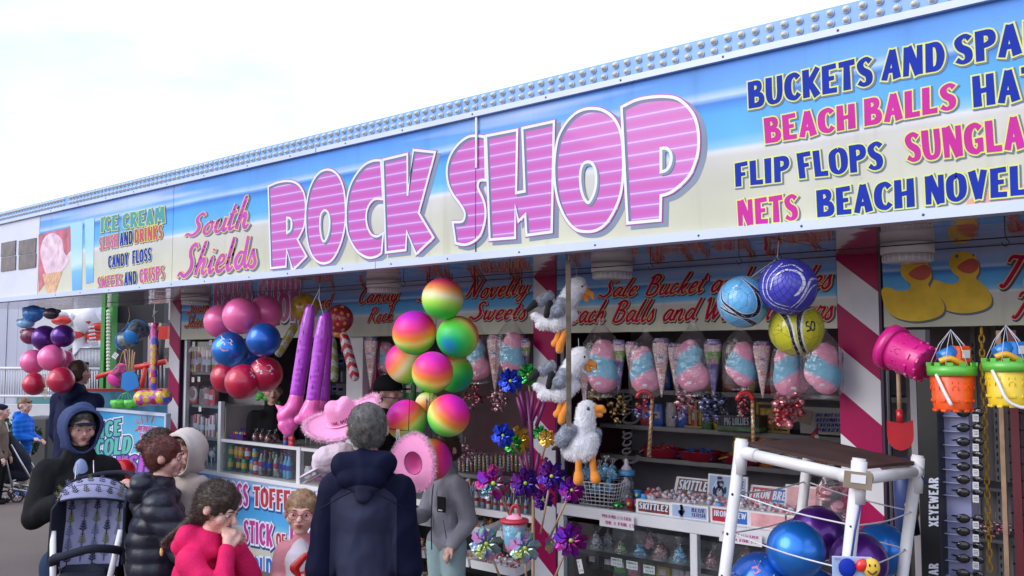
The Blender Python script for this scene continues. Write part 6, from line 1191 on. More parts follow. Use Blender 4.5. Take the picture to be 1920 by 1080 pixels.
b = MB(); a = W(860, 886, 5.7); c = W(1040, 886, 5.7); b.box(((a.x + c.x) / 2, 5.74, a.z - .015), (c.x - a.x, .12, .03), mat('rack_clear_grey', (.22, .22, .26), .3)); tag(b.build('rock_rack'), 'low grey rack holding the upright sticks of rock', 'rack')
for rw in range(3):
 for k in range(13):
  px = 858 + k * 13.5 + rw * 5; Y = 5.62 - rw * .1; v = ray(px, 900); z0_ = W(px, 932 + rw * 7, Y).z
  tag(link('lollipop', pack_mesh('swirl', PACK[(k * 3 + rw * 2) % 10]), None, (v.x / v.y * Y, Y, z0_), (rnd.uniform(-.1, .1), rnd.uniform(-.15, .15), rnd.uniform(-.5, .5)), (.05, .05, .16)), 'wrapped round lollipop in the %s row of the lolly display, %s' % (['back', 'middle', 'front'][rw], ordw(k, 13)), 'lollipop', 'lollipops in the display')
rowof('plastic_cup', 'cup', 'bottle', 'small clear and blue tube of sweets', 'on the ledge under the lollies', 872, 990, 5.38, zm, .05, .12, 9, [PACK[7], PACK[3]], 'tubes on the ledge under the lollies', seed=5)
cluster('pale wrapped sweets hanging behind the orange ball and pink hat', 872, 850, 18, 16, 5.5, cello('pink'), seed=41); rowof('sweet_packet', 'packet', 'bag', 'green packet', 'hanging under the floss behind the rainbow balls', 744, 800, 6.6, W(770, 752, 6.6).z, .14, .28, 3, [PACK[4]], 'green packets behind the rainbow balls', seed=9)
b = MB(); a = W(600, 745, 6.9); rowof('sweet_packet', 'packet', 'box', 'pastel box', 'on the shelves seen beyond the purple legs', 610, 648, 7.0, W(630, 690, 7.0).z, .1, .18, 4, [PACK[7], PACK[3], PACK[8]], 'pastel boxes beyond the purple legs', seed=12)
shelf('back_shelf', 'pale shelf seen between the purple legs and the white post', -8.7, -6.6, 7.15, W(630, 690, 7.0).z, .4, CREAM); shelf('back_shelf', 'second pale shelf lower between the purple legs and white post', -8.7, -6.6, 7.15, W(630, 740, 7.0).z, .4, CREAM)
rowof('sweet_packet', 'packet', 'box', 'small pastel box', 'on the lower shelf beyond the purple legs', 600, 650, 7.0, W(630, 740, 7.0).z, .12, .15, 5, [PACK[7], PACK[3], PACK[8]], 'pastel boxes beyond the purple legs', seed=13)
# ================================================================== left bay: white posts, glass case, drinks, lower printed panel
p0 = thing('partition', 'white upright partition between the left and middle bays', 'partition', (0, 0, 0)); a = W(648, 700, 5.15); c = W(678, 700, 5.15); b = MB(); b.box(((a.x + c.x) / 2, 5.2, 1.55), (c.x - a.x, .08, 1.17), WHITE); b.build('panel', p0)
b = MB(); b.box((c.x + .06, 5.26, 1.6), (.09, .08, 1.0), MAROON); b.build('maroon_panel', p0)
gc = thing('glass_case', 'white framed glass case of drinks and toffee apples above the printed panel', 'counter', (0, 0, 0)); xl = W(345, 800, 5.1).x; xm = W(412, 800, 5.1).x; xr = W(690, 800, 5.1).x; zb = .832; zt = 1.14; xp = W(560, 860, 5.1).x
b = MB(); b.box(((xl + xr) / 2, 5.1, zb - .015), (xr - xl, .05, .04), WHITE, bev=.003); b.build('bottom_rail', gc); b = MB(); b.box(((xm + xr) / 2, 5.12, zt), (xr - xm - .05, .035, .03), WHITE, bev=.003); b.build('top_rail', gc)
b = MB(); b.box(((xl + xr) / 2, 5.4, zb + .004), (xr - xl, .5, .01), CREAM); b.box(((xm + xr) / 2, 5.42, zt - .004), (xr - xm, .55, .012), mat('cream_top', (.45, .42, .42), .2, coat=.4)); b.build('shelf_board', gc)
for x, h0, h1, w_ in ((xm, zb, 1.52, .05), (xp, zb, 1.16, .055), (xr, zb, 1.6, .05), (xl + .01, zb, 2.13, .035)): b = MB(); b.box((x, 5.115, (h0 + h1) / 2), (w_, .045, h1 - h0 - .004), WHITE, bev=.003); b.build('upright', gc)
b = MB(); b.box(((xm + xr) / 2, 5.106, (zb + zt) / 2), (xr - xm - .06, .004, zt - zb - .04), GLASS); b.build('front_glass', gc); b = MB(); b.box(((xl + xm) / 2, 5.106, 1.48), (xm - xl - .06, .004, 1.26), GLASS); b.build('cabinet_glass', gc)
b = MB(); b.box(((xl + xm) / 2, 5.62, 1.48), (xm - xl, .02, 1.3), CREAM); b.box((xm - .01, 5.4, 1.15), (.02, .46, .62), CREAM); b.build('cabinet_back', gc)
BL2 = beach_mat('beach_print_lower', -.1, .86, .85); lp = thing('printed_panel', 'blue printed panel lettered CANDY FLOSS, TOFFEE and STICK OF ROCK below the glass case', 'sign', (0, 0, 0)); b = MB(); b.box(((-9.0 + xr + .05) / 2, 5.1, .405), (xr + .05 + 9.0, .04, .81), BL2); b.build('panel', lp)
def lw(text, fill, bl, br, tr_, tl): word('lettering', CAPS, text, [W(*q, 5.08) for q in (bl, br, tr_, tl)], [(.13, .05, -.06, NAVY), (.09, 0, 0, PWHITE), (0, 0, 0, fill)], lp, lift=.001)
lw('CANDY', PMAG, (330,934), (404,944), (404,902), (330,895)); lw('FLOSS', PMAG, (410,944), (466,950), (466,908), (410,900)); lw('TOFFEE', PRED, (476,948), (560,962), (560,922), (476,912)); lw('APPLES', PRED, (575,964), (680,978), (680,938), (575,924))
lw('STICK', PMAG, (457,1016), (512,1026), (512,984), (457,974)); lw('OF', PRED, (518,1024), (536,1027), (536,1002), (518,998)); lw('ROCK', PMAG, (544,1030), (610,1042), (610,996), (544,986)); lw('ICE', IRB, (405,1066), (440,1070), (440,1046), (405,1042)); lw('COLD', IRB, (460,1080), (512,1088), (512,1048), (460,1042)); lw('DRINKS', IRB, (520,1090), (610,1104), (610,1062), (520,1050))
# drinks
DM = [mat('can_blue', (.04, .25, .6), .3, .4, coat=.5), mat('can_orange', (.7, .25, .03), .3, .3, coat=.5), mat('can_green', (.04, .35, .12), .3, .3, coat=.5), mat('can_dark', (.08, .02, .05), .3, .3, coat=.5), mat('pack_0c', (.55, .03, .04), .3, .3, coat=.5)]
cola = mat('cola_bottle', (.025, .012, .012), .12, coat=.8); water = film_mat('water_bottle', (.85, .9, .97), .22, .05, .3, 12, .12); clrb = mat('bottle_teal', (.05, .3, .5), .2, coat=.7); lime = mat('bottle_lime', (.4, .5, .05), .2, coat=.7)
zd = zb + .012
for rw, Y in ((0, 5.2), (1, 5.34)):
 rowof('drinks_can', 'can', 'can', '%s row drinks can' % ['front', 'back'][rw], 'of the cans in the glass case', 420, 492, Y, zd, .066, .125, 6, DM, 'drinks cans in the glass case', seed=rw + 2, jit=0); rowof('drinks_can', 'can', 'can', 'upper tier can, %s row,' % ['front', 'back'][rw], 'of the cans in the glass case', 420, 485, Y, zd + .126, .066, .115, 6, DM, 'drinks cans in the glass case', seed=rw + 12, jit=0)
rowof('drinks_bottle', 'bottle', 'bottle', 'drinks bottle', 'of the front bottles in the glass case', 490, 552, 5.2, zd, .09, .23, 7, [clrb, cola, cola, water, water, cola], 'drinks bottles in the glass case', seed=5, jit=.03); rowof('drinks_bottle', 'bottle', 'bottle', 'drinks bottle', 'of the back row bottles in the glass case', 486, 552, 5.36, zd, .09, .23, 7, [cola, clrb, cola, water, lime, cola], 'drinks bottles in the glass case', seed=6, jit=.03)
rowof('sweet_packet', 'packet', 'bag', 'pale sweet packet', 'behind the pink caps in the case', 575, 680, 5.3, zd, .11, .13, 8, PACK, 'packets behind the caps in the glass case', seed=15); rowof('lollipop', 'lollipop', 'swirl', 'pastel lolly', 'standing in the case below the pink shoe', 572, 685, 5.4, zt + .01, .05, .13, 12, [PACK[8], PACK[3], PACK[1], PACK[4]], 'lollies standing in the glass case', seed=16)
# toffee apples, cartons
TOF = mat('toffee_apple', (.16, .008, .02), .15, coat=.9); gm_ = 'wrapped toffee apples on the case'
for i, (px, dy) in enumerate(((480, 0), (492, .05), (504, -.03), (516, .04), (470, .06), (486, .12), (500, .14), (512, .15))):
 v = ray(px, 815); Y = 5.26 + dy; g = thing('toffee_apple', 'dark red toffee apple in clear wrap, %s of the cluster on the case' % ['front left', 'front second', 'front third', 'front right', 'far left', 'back left', 'back middle', 'back right'][i], 'toffee apple', (v.x / v.y * Y, Y, zt + .004), 0, gm_); b = MB(); b.ell((0, 0, .038), .037, TOF, 14); b.build('apple', g); b = MB(); vs = [(r * math.cos(a) * (1 + .2 * math.sin(4 * a)), r * math.sin(a), z) for r, z in ((.04, .01), (.044, .04), (.03, .075), (.008, .088), (.02, .12)) for a in [2 * math.pi * k / 12 for k in range(12)]]; b.add(vs, [(j * 12 + k, j * 12 + (k + 1) % 12, (j + 1) * 12 + (k + 1) % 12, (j + 1) * 12 + k) for j in range(4) for k in range(12)], BAGF, True); b.build('clear_wrap', g)
def carton(lab, px, w_, h, m, Y, n=6, tx='SWEETS'):
 v = ray(px, 815); g = thing('sweet_carton', lab, 'carton', (v.x / v.y * Y, Y, zt + .004), .1); b = MB(); b.box((0, 0, h / 4), (w_, .14, h / 2), m, bev=.003); b.box((0, .068, h * .7), (w_, .006, h * .6), m); b.build('display_box', g)
 b = MB()
 for k in range(n): b.ell((-w_ * .42 + w_ * .84 * k / (n - 1), -.02, h * .55), (w_ / n * .4, .02, h * .2), PACK[k % 5] if m is not LIMEC else LIMEC, 8)
 b.build('packets', g)
LIMEC = mat('carton_lime', (.42, .55, .03), .35, var=.3, vs=30); PURC = mat('carton_purple', (.10, .03, .18), .35, var=.7, vs=30)
carton('lime yellow open carton of sweets at the left end of the case top', 424, .14, .12, LIMEC, 5.24, 5); carton('dark purple open carton next to the lime one', 453, .2, .11, PURC, 5.24); carton('second purple carton raised behind the toffee apples', 476, .2, .2, PURC, 5.46)
g, s = at('lime_packet', 'bright lime packet with dark blobby lettering standing behind the cartons', 'packet', 447, 790, 5.4); b = MB(); b.box((0, 0, 0), (.11, .02, .11), LIMEC, bev=.004); b.build('packet_body', g); b = MB(); text_geo(b, CAPS, '3&5', [(-.045, -.012, -.01), (.045, -.012, .0), (.045, -.012, .04), (-.045, -.012, .03)], [(.06, 0, 0, PYEL), (0, 0, 0, INK)], (0, -1, 0)); b.build('lettering', g)
rowof('toy_bottle', 'toy', 'bottle', 'red and blue toy bottle', 'beside the toffee apples near the white upright', 532, 556, 5.2, zt + .004, .07, .13, 3, [PACK[2], PACK[0], PACK[0]], 'toy bottles on the case', seed=19)
# left tall cabinet shelves
for j, (py, kind, n, hh, ms, dsc) in enumerate([(697, 'stick', 5, .24, [PACK[8], PACK[1], PACK[6]], 'rock sticks packet'), (757, 'bag', 5, .17, [PACK[8], PACK[0], PACK[3]], 'pastel gift'), (815, 'stick', 6, .2, [PACK[8], PACK[3], PACK[0]], 'pink and white wrapped stick'), (872, 'lolly', 6, .17, [PACK[0], PACK[3], PACK[4], PACK[8]], 'bagged lolly')]):
 p = W(378, py, 5.3);
 if j < 3: shelf('cabinet_shelf', 'glass edged shelf in the tall left cabinet, %s' % ['top', 'second', 'third'][j], xl + .03, xm - .03, 5.38, p.z, .42, mat('cab_shelf', (.33, .30, .32), .3), .014)
 rowof('cabinet_item', 'sweets', kind, dsc, 'at the front of the %s cabinet shelf' % ['top', 'second', 'third', 'lowest'][j], 350, 408, 5.26, p.z if j < 3 else zb + .012, .11, hh, n, ms, 'sweets on the left cabinet shelves', seed=j + 30, d=.06)
 rowof('cabinet_item', 'sweets', kind, dsc, 'at the back of %s cabinet shelf' % ['top', 'second', 'third', 'lowest'][j], 352, 412, 5.46, p.z if j < 3 else zb + .012, .11, hh, n, ms, 'sweets on the left cabinet shelves', seed=j + 40, d=.06)
g, s = at('oval_plaque', 'white oval dish of strawberry sweets on the second cabinet shelf', 'sweets', 362, 738, 5.18); b = MB(); b.lathe([(.001, 0), (1, 0), (1.05, .01), (1, .02)], WHITEP, 24, Matrix.Diagonal((.05, 1, .075, 1)) @ Matrix.Rotation(R(90), 4, 'X')); b.build('dish', g); b = MB(); b.ell((0, -.015, 0), (.03, .012, .05), PEB['red'], 12); b.build('sweets', g)
for i, (px, py) in enumerate(((363, 645), (362, 712), (373, 711), (375, 767), (363, 820), (395, 642))): price('tiny white ticket in the left cabinet, %s' % ['top left', 'second shelf left', 'second shelf right', 'third shelf', 'lowest shelf', 'top right'][i], px, py, 7, 9, 5.09, ['£1', '50'])
# ================================================================== people
SKIN = mat('skin_fair', (.72, .43, .35), .5, var=.1, vs=20, sss=.12); SKINR = mat('skin_rosy', (.64, .36, .30), .5, var=.14, vs=18, sss=.1); LIP = mat('lips', (.36, .10, .10), .45); EYEW = mat('eye_white', (.6, .58, .58), .2); IRIS = mat('eye_dark', (.03, .03, .04), .15)
def cloth(name, c, var=.12, rough=.8, bump=.35, bs=90, sheen=0, spec=.12): return mat(name, c, rough, var=var, vs=5, bump=bump, bs=bs, sheen=sheen, spec=spec)
def hairm(name, c): return mat(name, c, .45, var=.45, vs=40, spec=.4)
def facing(v): return math.atan2(v.x, -v.y)
def dirv(a, c=0.0): v = CF * a + CR * c; v.z = 0; return v.normalized()
def person(lab, px, py, d, face, top, leg, hair, skin=SKIN, w=1.0, hh=.135, arms=None, yaw=0, pitch=0, lean=0, hood=None, hem=.46, puff=0, kind='short', glasses=False, z0=0, H=None, vox=.009, hands=True, foldk=1, extra=None, legs=None, shoe=None, wr=1.0, cap=None, rollh=0, bulk=.012):
 t = WD(px, py, d); H = H or t.z; z0 = t.z - H if z0 is None else z0
 root = thing('person', lab, 'person', (t.x, t.y, z0 if H == t.z else t.z - H), facing(face)); hr = hh / 2; sh = 1 - hh - .052; hc = Vector((0, -.012, 1 - hr))
 off = Vector((0, lean * (hc.z - .5), 0)); root.location += Matrix.Rotation(facing(face), 3, 'Z') @ (off * H)
 S = lambda p: Vector((p[0], p[1] - lean * max(0, p[2] - .5), p[2])) * H
 def cp(a, b_, r0, r1): return ('c', S(a), S(b_), r0 * H, r1 * H)
 w *= .82
 arms = arms or {-1: ((-.15, .02, sh - .19), (-.14, -.06, sh - .33)), 1: ((.15, .02, sh - .19), (.14, -.06, sh - .33))}
 arms = {k_: tuple((q_[0] * .78, q_[1], q_[2]) for q_ in v_) for k_, v_ in arms.items()}
 B = [cp((0, 0, .52), (0, 0, sh - .1), .07 * w, .075 * w), cp((-.085 * w, 0, sh - .02), (.085 * w, 0, sh - .02), .034, .034), cp((0, .004, sh), (0, -.008, 1 - hh + .01), .032 * wr, .029 * wr)]
 for s in (-1, 1):
  lg = (legs or {}).get(s, ((.05 * s, 0, .27), (.052 * s, .015, .045)))
  B += [cp((.045 * s, 0, .5), lg[0], .054, .037), cp(lg[0], lg[1], .036, .022), cp((lg[1][0], lg[1][1], .022), (lg[1][0] * 1.1, lg[1][1] - .085, .016), .022, .017)]
  E, Wr = arms[s]; B += [cp((.1 * s * w, 0, sh - .025), E, .029, .023), cp(E, Wr, .022, .014)]
  if hands:
   e, q = S(E), S(Wr); f = (q - e).normalized(); k = (H * .96 if H > 1.4 else H * 1.05); side = f.cross(Vector((0, 0, 1))); side = side.normalized() if side.length > .1 else Vector((1, 0, 0)); nn = side.cross(f)
   B.append(('c', q, q + f * .035 * k, .016 * k, .019 * k))
   for j, L_ in enumerate((.034, .040, .037, .028)):
    o_ = q + f * .048 * k + side * (j - 1.5) * .0118 * k; m_ = o_ + (f * .75 - nn * .35).normalized() * L_ * .55 * k; B += [('c', o_, m_, .0068 * k, .0062 * k), ('c', m_, m_ + (f * .3 - nn * .9).normalized() * L_ * .5 * k, .0062 * k, .005 * k)]
   th = q + f * .012 * k - side * s * .016 * k; t2 = th + (f - side * s * .8 - nn * .3).normalized() * .028 * k; B += [('c', th, t2, .0085 * k, .007 * k), ('c', t2, t2 + (f - nn * .6).normalized() * .02 * k, .007 * k, .0055 * k)]
 HM = Matrix.Translation(S(hc)) @ (Matrix.Rotation(yaw, 4, 'Z') @ Matrix.Rotation(pitch, 4, 'X') @ Matrix.Rotation(rollh, 4, 'Y')); h = hr * H
 def hp(x, y, z): return HM @ Vector((x * h, y * h, z * h))
 R3 = HM.to_3x3()
 B += [('e', hp(0, .08, .12), (.74 * h, .88 * h, .86 * h), R3), ('e', hp(0, -.22, -.35), (.56 * h, .58 * h, .56 * h), R3), ('c', hp(0, -.80, .02), hp(0, -.98, -.20), .085 * h, .13 * h), ('c', hp(-.32, -.72, .18), hp(.32, -.72, .18), .12 * h, .12 * h), ('c', hp(-.14, -.74, -.50), hp(.14, -.74, -.50), .11 * h, .11 * h), ('e', hp(0, -.62, -.76), (.24 * h, .2 * h, .18 * h), R3)]
 for s in (-1, 1): B += [('e', hp(.40 * s, -.56, -.22), (.24 * h, .2 * h, .24 * h), R3), ('e', hp(.76 * s, .05, -.05), (.09 * h, .17 * h, .24 * h), R3)]
 link('body', blob_mesh('body', B, min(vox, .007 if d < 7 else .012), skin, 1), root)
 b = MB()
 for s in (-1, 1): b.ell(hp(.30 * s, -.735, .03), (.12 * h, .07 * h, .065 * h), EYEW, 10, rot=R3)
 b.build('eyes', root)
 for s in (-1, 1):
  b = MB(); b.ell(hp(.30 * s, -.80, .03), (.05 * h, .02 * h, .055 * h), IRIS, 8, rot=R3); b.build('iris', root); b = MB(); b.tube([hp(.14 * s, -.84, .22), hp(.30 * s, -.84, .27), hp(.46 * s, -.74, .22)], [.025 * h, .035 * h, .015 * h], hair or IRIS, 5); b.build('eyebrow', root)
 b = MB(); b.tube([hp(-.2, -.80, -.47), hp(-.07, -.865, -.44), hp(.07, -.865, -.44), hp(.2, -.80, -.47)], [.02 * h, .045 * h, .045 * h, .02 * h], LIP, 6); b.tube([hp(-.16, -.8, -.52), hp(0, -.86, -.54), hp(.16, -.8, -.52)], [.02 * h, .045 * h, .02 * h], LIP, 6); b.build('lips', root)
 if glasses:
  b = MB(); GM = mat('glasses_pink', (.5, .12, .2), .25, coat=.5)
  for s in (-1, 1): b.tube([hp(.31 * s + .22 * math.cos(a), -.90 - .02 * abs(math.cos(a)), .01 + .19 * math.sin(a)) for a in [2 * math.pi * k / 14 for k in range(14)]], .022 * h, GM, 5, True); b.tube([hp(.53 * s, -.88, .05), hp(.80 * s, -.1, .02)], .02 * h, GM, 4)
  b.tube([hp(-.1, -.92, .04), hp(.1, -.92, .04)], .022 * h, GM, 4); b.build('glasses', root)
 if hair is not None:
  big = 1.0 if kind == 'short' else 1.05
  P = [('e', hp(0, .14, .20), (.77 * h * big, .90 * h * big, .88 * h * big), R3), ('e', hp(0, .30, -.1), ((.70 if kind == 'short' else .78) * h, .64 * h, .66 * h), R3)] + ([('c', hp(-.34, -.5, .72), hp(.3, -.5, .74), .17 * h, .17 * h)] if kind == 'short' else [('c', hp(-.45, -.36, .55), hp(.45, -.36, .55), .26 * h, .26 * h)])
  if kind == 'bun': P += [('e', hp(.06, 1.12, .42), (.36 * h, .34 * h, .32 * h), R3)]
  if kind in ('long', 'braid'): P += [('e', hp(0, .5, -.35), (.62 * h, .5 * h, .6 * h), R3)]
  hm_ = blob_mesh('hair', P, .008 if d < 7 else .015, hair, 2, lambda c, n_: (.0015 if kind == 'bun' else .005) * noise.noise(c * 34)); link('hair', hm_, root)
  if d < 7: fur('hair_strands', hm_, 6000, .010 if kind in ('short', 'bun') else .015, .0009, hair, root, 4, flow=tuple(R3 @ (Vector((0, -.1, -.9)) if kind == 'short' else Vector((0, .7, -.3)))), jit=.22)
 T = [cp((0, 0, hem), (0, 0, sh - .12), (.072 + bulk) * w, (.074 + bulk) * w), ('e', S((0, .0, sh - .085)), ((.092 + bulk) * w * H, (.062 + bulk) * H, .085 * H)), cp((-.082 * w, 0, sh - .028), (.082 * w, 0, sh - .028), .030 + bulk, .030 + bulk), cp((-.05 * w, 0, hem + .01), (.05 * w, 0, hem + .01), .05 + bulk, .05 + bulk), cp((0, .01, sh - .02), (0, 0, sh + .015), .05, .044 if not hood else .052)]
 for s in (-1, 1):
  E, Wr = arms[s]; Wv = Vector(E).lerp(Vector(Wr), .96); T += [cp((.1 * s * w, 0, sh - .03), E, .030 + bulk, .024 + bulk), cp(E, Wv, .024 + bulk, .013 + bulk)]
 fo = folds(8, .009 * foldk, 26, .003)
 dp = (lambda c, n_: .012 * abs(math.sin(c.z * puff + .6 * noise.noise(c * 3))) ** .6 + .5 * fo(c, n_) - .008) if puff else fo
 if hood == 'down': T += [('c', S((-.04, .05, sh + .034)), S((.04, .05, sh + .034)), .036 * H, .036 * H), ('c', S((-.045, .02, sh + .015)), S((-.03, -.045, sh - .01)), .026 * H, .02 * H), ('c', S((.045, .02, sh + .015)), S((.03, -.045, sh - .01)), .026 * H, .02 * H), ('c', S((-.03, .068, sh + .006)), S((.03, .068, sh + .006)), .028 * H, .028 * H), ('c', S((0, .07, sh + .0)), S((0, .07, sh - .03)), .028 * H, .02 * H)]
 tp = link('jacket', blob_mesh('jacket', T, vox + .001, top, 5, dp), root)
 Lg = [cp((0, 0, .5), (0, 0, .53), .078 * w, .08 * w)]
 for s in (-1, 1): lg = (legs or {}).get(s, ((.05 * s, 0, .27), (.052 * s, .015, .045))); Lg += [cp((.045 * s, 0, .5), lg[0], .062, .046), cp(lg[0], (lg[1][0], lg[1][1], lg[1][2] + .01), .045, .036)]
 link('trousers', blob_mesh('trousers', Lg, .012, leg, 2, folds(9, .004, 25, .002)), root)
 for s in (-1, 1):
  lg = (legs or {}).get(s, ((.05 * s, 0, .27), (.052 * s, .015, .045)))
  if lg[1][2] < .1: link('shoe', blob_mesh('shoe', [cp((lg[1][0], lg[1][1] + .01, .028), (lg[1][0] * 1.1, lg[1][1] - .09, .022), .029, .024)], .01, shoe or BLK, 1), root)
 if hood and hood != 'down':
  b = MB(); vs = []; n, k2_ = 28, 16
  for j in range(k2_ + 1):
   al = R(52 + 118 * j / k2_)        # angle from face direction
   for i in range(n): a = 2 * math.pi * i / n; r = 1.11 + .06 * math.sin(3 * a + j * .7) + (.1 if j < 2 else 0); x = math.sin(al) * math.cos(a) * .95; z = math.sin(al) * math.sin(a) * 1.12; y = -math.cos(al) * 1.08; vs.append(hp(x * r, y * r + .05, z * r + .10 - (.25 if z < -.5 else 0)))
  b.add(vs, [(j * n + i, j * n + (i + 1) % n, (j + 1) * n + (i + 1) % n, (j + 1) * n + i) for j in range(k2_) for i in range(n)], hood, True)
  b.tube([vs[i] for i in range(n)], .07 * h, hood, 8, True); b.tube([hp(-.7, .3, -1.0), hp(0, .75, -1.05), hp(.7, .3, -1.0)], .28 * h, hood, 10); ho = b.build('hood', root)
  sm = ho.modifiers.new('thick', 'SOLIDIFY'); sm.thickness = .006
 if extra: extra(root, S, hp, H, h, sh, R3)
 return root
BLK = cloth('black_cloth', (.012, .012, .014)); NAV = cloth('navy_cloth', (.012, .015, .04)); JEAN = cloth('dark_jeans', (.02, .04, .085)); BEI = cloth('beige_cloth', (.34, .28, .23));
GHAIR = hairm('hair_grey', (.10, .095, .09)); BHAIR = hairm('hair_brown', (.055, .03, .018)); RHAIR = hairm('hair_auburn', (.10, .025, .018)); DHAIR = hairm('hair_dark', (.06, .04, .03)); LHAIR = hairm('hair_light_brown', (.16, .09, .05))
# -- grey haired man in two-tone jacket
m, t, bs_ = nodes('two_tone_jacket'); tc, s_ = coords(t); ax = math_(t, 'ABSOLUTE', s_.outputs['X']); edge = math_(t, 'SUBTRACT', 1.445, math_(t, 'MULTIPLY', math_(t, 'MULTIPLY', ax, ax), 3.5)); f1 = math_(t, 'LESS_THAN', s_.outputs['Z'], edge); f2 = math_(t, 'LESS_THAN', ax, .142); f = math_(t, 'MULTIPLY', f1, f2)
n_ = noise_n(t, tc.outputs['Object'], 6); c1 = pmix(t, n_.outputs[0], (.004, .005, .022), (.008, .01, .032)); c2 = pmix(t, n_.outputs[0], (.026, .029, .058), (.036, .040, .078)); t.links.new(pmix(t, f, c1, c2), bs_.inputs['Base Color']); bs_.inputs['Roughness'].default_value = .62; bs_.inputs['Specular IOR Level'].default_value = .08
n2 = noise_n(t, tc.outputs['Object'], 260); bp = t.nodes.new('ShaderNodeBump'); bp.inputs['Strength'].default_value = .25; bp.inputs['Distance'].default_value = .004; t.links.new(n2.outputs[0], bp.inputs['Height']); t.links.new(bp.outputs[0], bs_.inputs['Normal']); JK = m
def man_x(root, S, hp, H, h, sh, R3):
 b = MB(); b.tube([S((-.10 + .2 * k / 8, .098 - .03 * abs(k - 4) / 4, .808 - .010 * abs(k - 4) ** 1.2)) for k in range(9)], .003, NAV, 4); b.build('back_seam', root)
person('grey haired man seen from behind in navy and slate jacket under the pink hats', 688, 757, 4.1, dirv(1, -.05), JK, NAV, GHAIR, SKINR, w=.92, hh=.128, arms={-1: ((-.13, .0, .60), (-.09, -.13, .57)), 1: ((.13, .0, .60), (.09, -.13, .57))}, yaw=.12, hood='down', hem=.44, lean=.05, extra=man_x, foldk=1.5)
# -- girl in red with hands to her face
REDH = cloth('raspberry_hoodie', (.68, .018, .12), .1, .7)
def girl_x(root, S, hp, H, h, sh, R3):
 pts = catmull([hp(-.2, .55, -.6), hp(-.25, .72, -1.1), hp(-.3, .95, -1.55), hp(-.32, 1.2, -2.0), hp(-.34, 1.4, -2.5)], 6); P = []
 for i, p in enumerate(pts): P.append(('e', p + Vector((.006 * (-1) ** i, 0, 0)), (.26 - .17 * i / len(pts)) * h, None)) if False else P.append(('c', p, p + Vector((.012 * (-1) ** i, .004, .008)), (.23 - .13 * i / len(pts)) * h, (.21 - .13 * i / len(pts)) * h))
 mb = blob_mesh('braid', P, .007, DHAIR, 1); link('braid', mb, root); fur('braid_strands', mb, 1500, .016, .0008, DHAIR, root, 6, flow=(0, .6, -.6)); b = MB(); b.lathe([(.10 * h, -.01), (.10 * h, .02)], PRED, 10, Matrix.Translation(pts[-1])); b.ell(pts[-1] - Vector((0, -.01, .03)), (.008, .008, .02), PGOLD, 8); b.build('hair_band', root)
person('girl in a raspberry red hoodie with a long dark braid, both hands over her face', 403, 906, 4.15, dirv(-.15, 1), REDH, JEAN, DHAIR, SKIN, w=1.05, hh=.148, arms={-1: ((-.15, -.15, .65), (-.06, -.095, .805)), 1: ((.14, -.17, .62), (.045, -.095, .80))}, pitch=.45, yaw=-.1, lean=.22, hood='down', hem=.44, kind='braid', extra=girl_x, foldk=1.3)
# -- toddler with glasses
PKC = cloth('pink_cardigan', (.72, .30, .34), .08); WTE = cloth('white_tee', (.70, .66, .74), .05)
def tod_x(root, S, hp, H, h, sh, R3):
 link('t_shirt', blob_mesh('t_shirt', [('c', S((0, -.045, .5)), S((0, -.04, sh - .06)), .062 * H, .066 * H), ('c', S((0, -.03, sh - .05)), S((0, -.015, sh + .012)), .062 * H, .036 * H)], .008, WTE, 2, folds(12, .003, 30, .002)), root)
 b = MB(); b.box(S((.005, -.116, sh - .16)), (.05, .004, .016), PMAG); b.box(S((0, -.117, sh - .19)), (.04, .004, .012), INK); b.build('shirt_print', root)
person('small girl in a pink cardigan, white top and glasses, looking at the camera', 567, 921, 4.9, dirv(-1, .0), PKC, cloth('pale_trousers', (.5, .45, .55)), hairm('hair_blonde', (.30, .18, .10)), SKIN, w=1.0, hh=.20, H=1.10, z0=None, arms={-1: ((-.14, .0, .60), (-.06, -.14, .54)), 1: ((.14, .0, .6), (.12, -.12, .56))}, yaw=.12, hem=.46, glasses=True, extra=tod_x, kind='bun', rollh=.05)
CRB = mat('crab_red', (.72, .02, .02), .28, var=.1, coat=.5)
g, s = at('toy_lobster', 'shiny red plastic lobster toy with big claws held by the small girl', 'toy', 606, 1050, 3.1); dd = 4.35; g.location = WD(586, 1068, dd); s = dd / FPX
c = lambda x, y, z=0: Vector((x * s, z * s, -y * s))
link('shell', blob_mesh('shell', [('c', c(0, -28), c(2, -10), 12 * s, 14 * s), ('c', c(0, 0), c(6, 30), 16 * s, 18 * s)], .005, CRB, 1), g)
for P in ([(c(-14, -26), c(-34, -4), 6 * s, 9 * s), (c(-34, -2), c(-24, 14), 9 * s, 4 * s)], [(c(16, -20), c(28, -34), 5 * s, 8 * s), (c(26, -34), c(26, -14), 8 * s, 5 * s)]): link('claw', blob_mesh('claw', [('c',) + q for q in P], .005, CRB, 1), g)
b = MB(); [b.ell(c(x, -34, -11), 3 * s, INK, 8) for x in (-5, 6)]; b.build('eye', g); b = MB(); [b.tube([c(0, y), c(sx * 22, y + 4), c(sx * 28, y + 14)], 2.5 * s, CRB, 6) for y in (2, 14, 26) for sx in (-1, 1)]; b.build('legs', g)
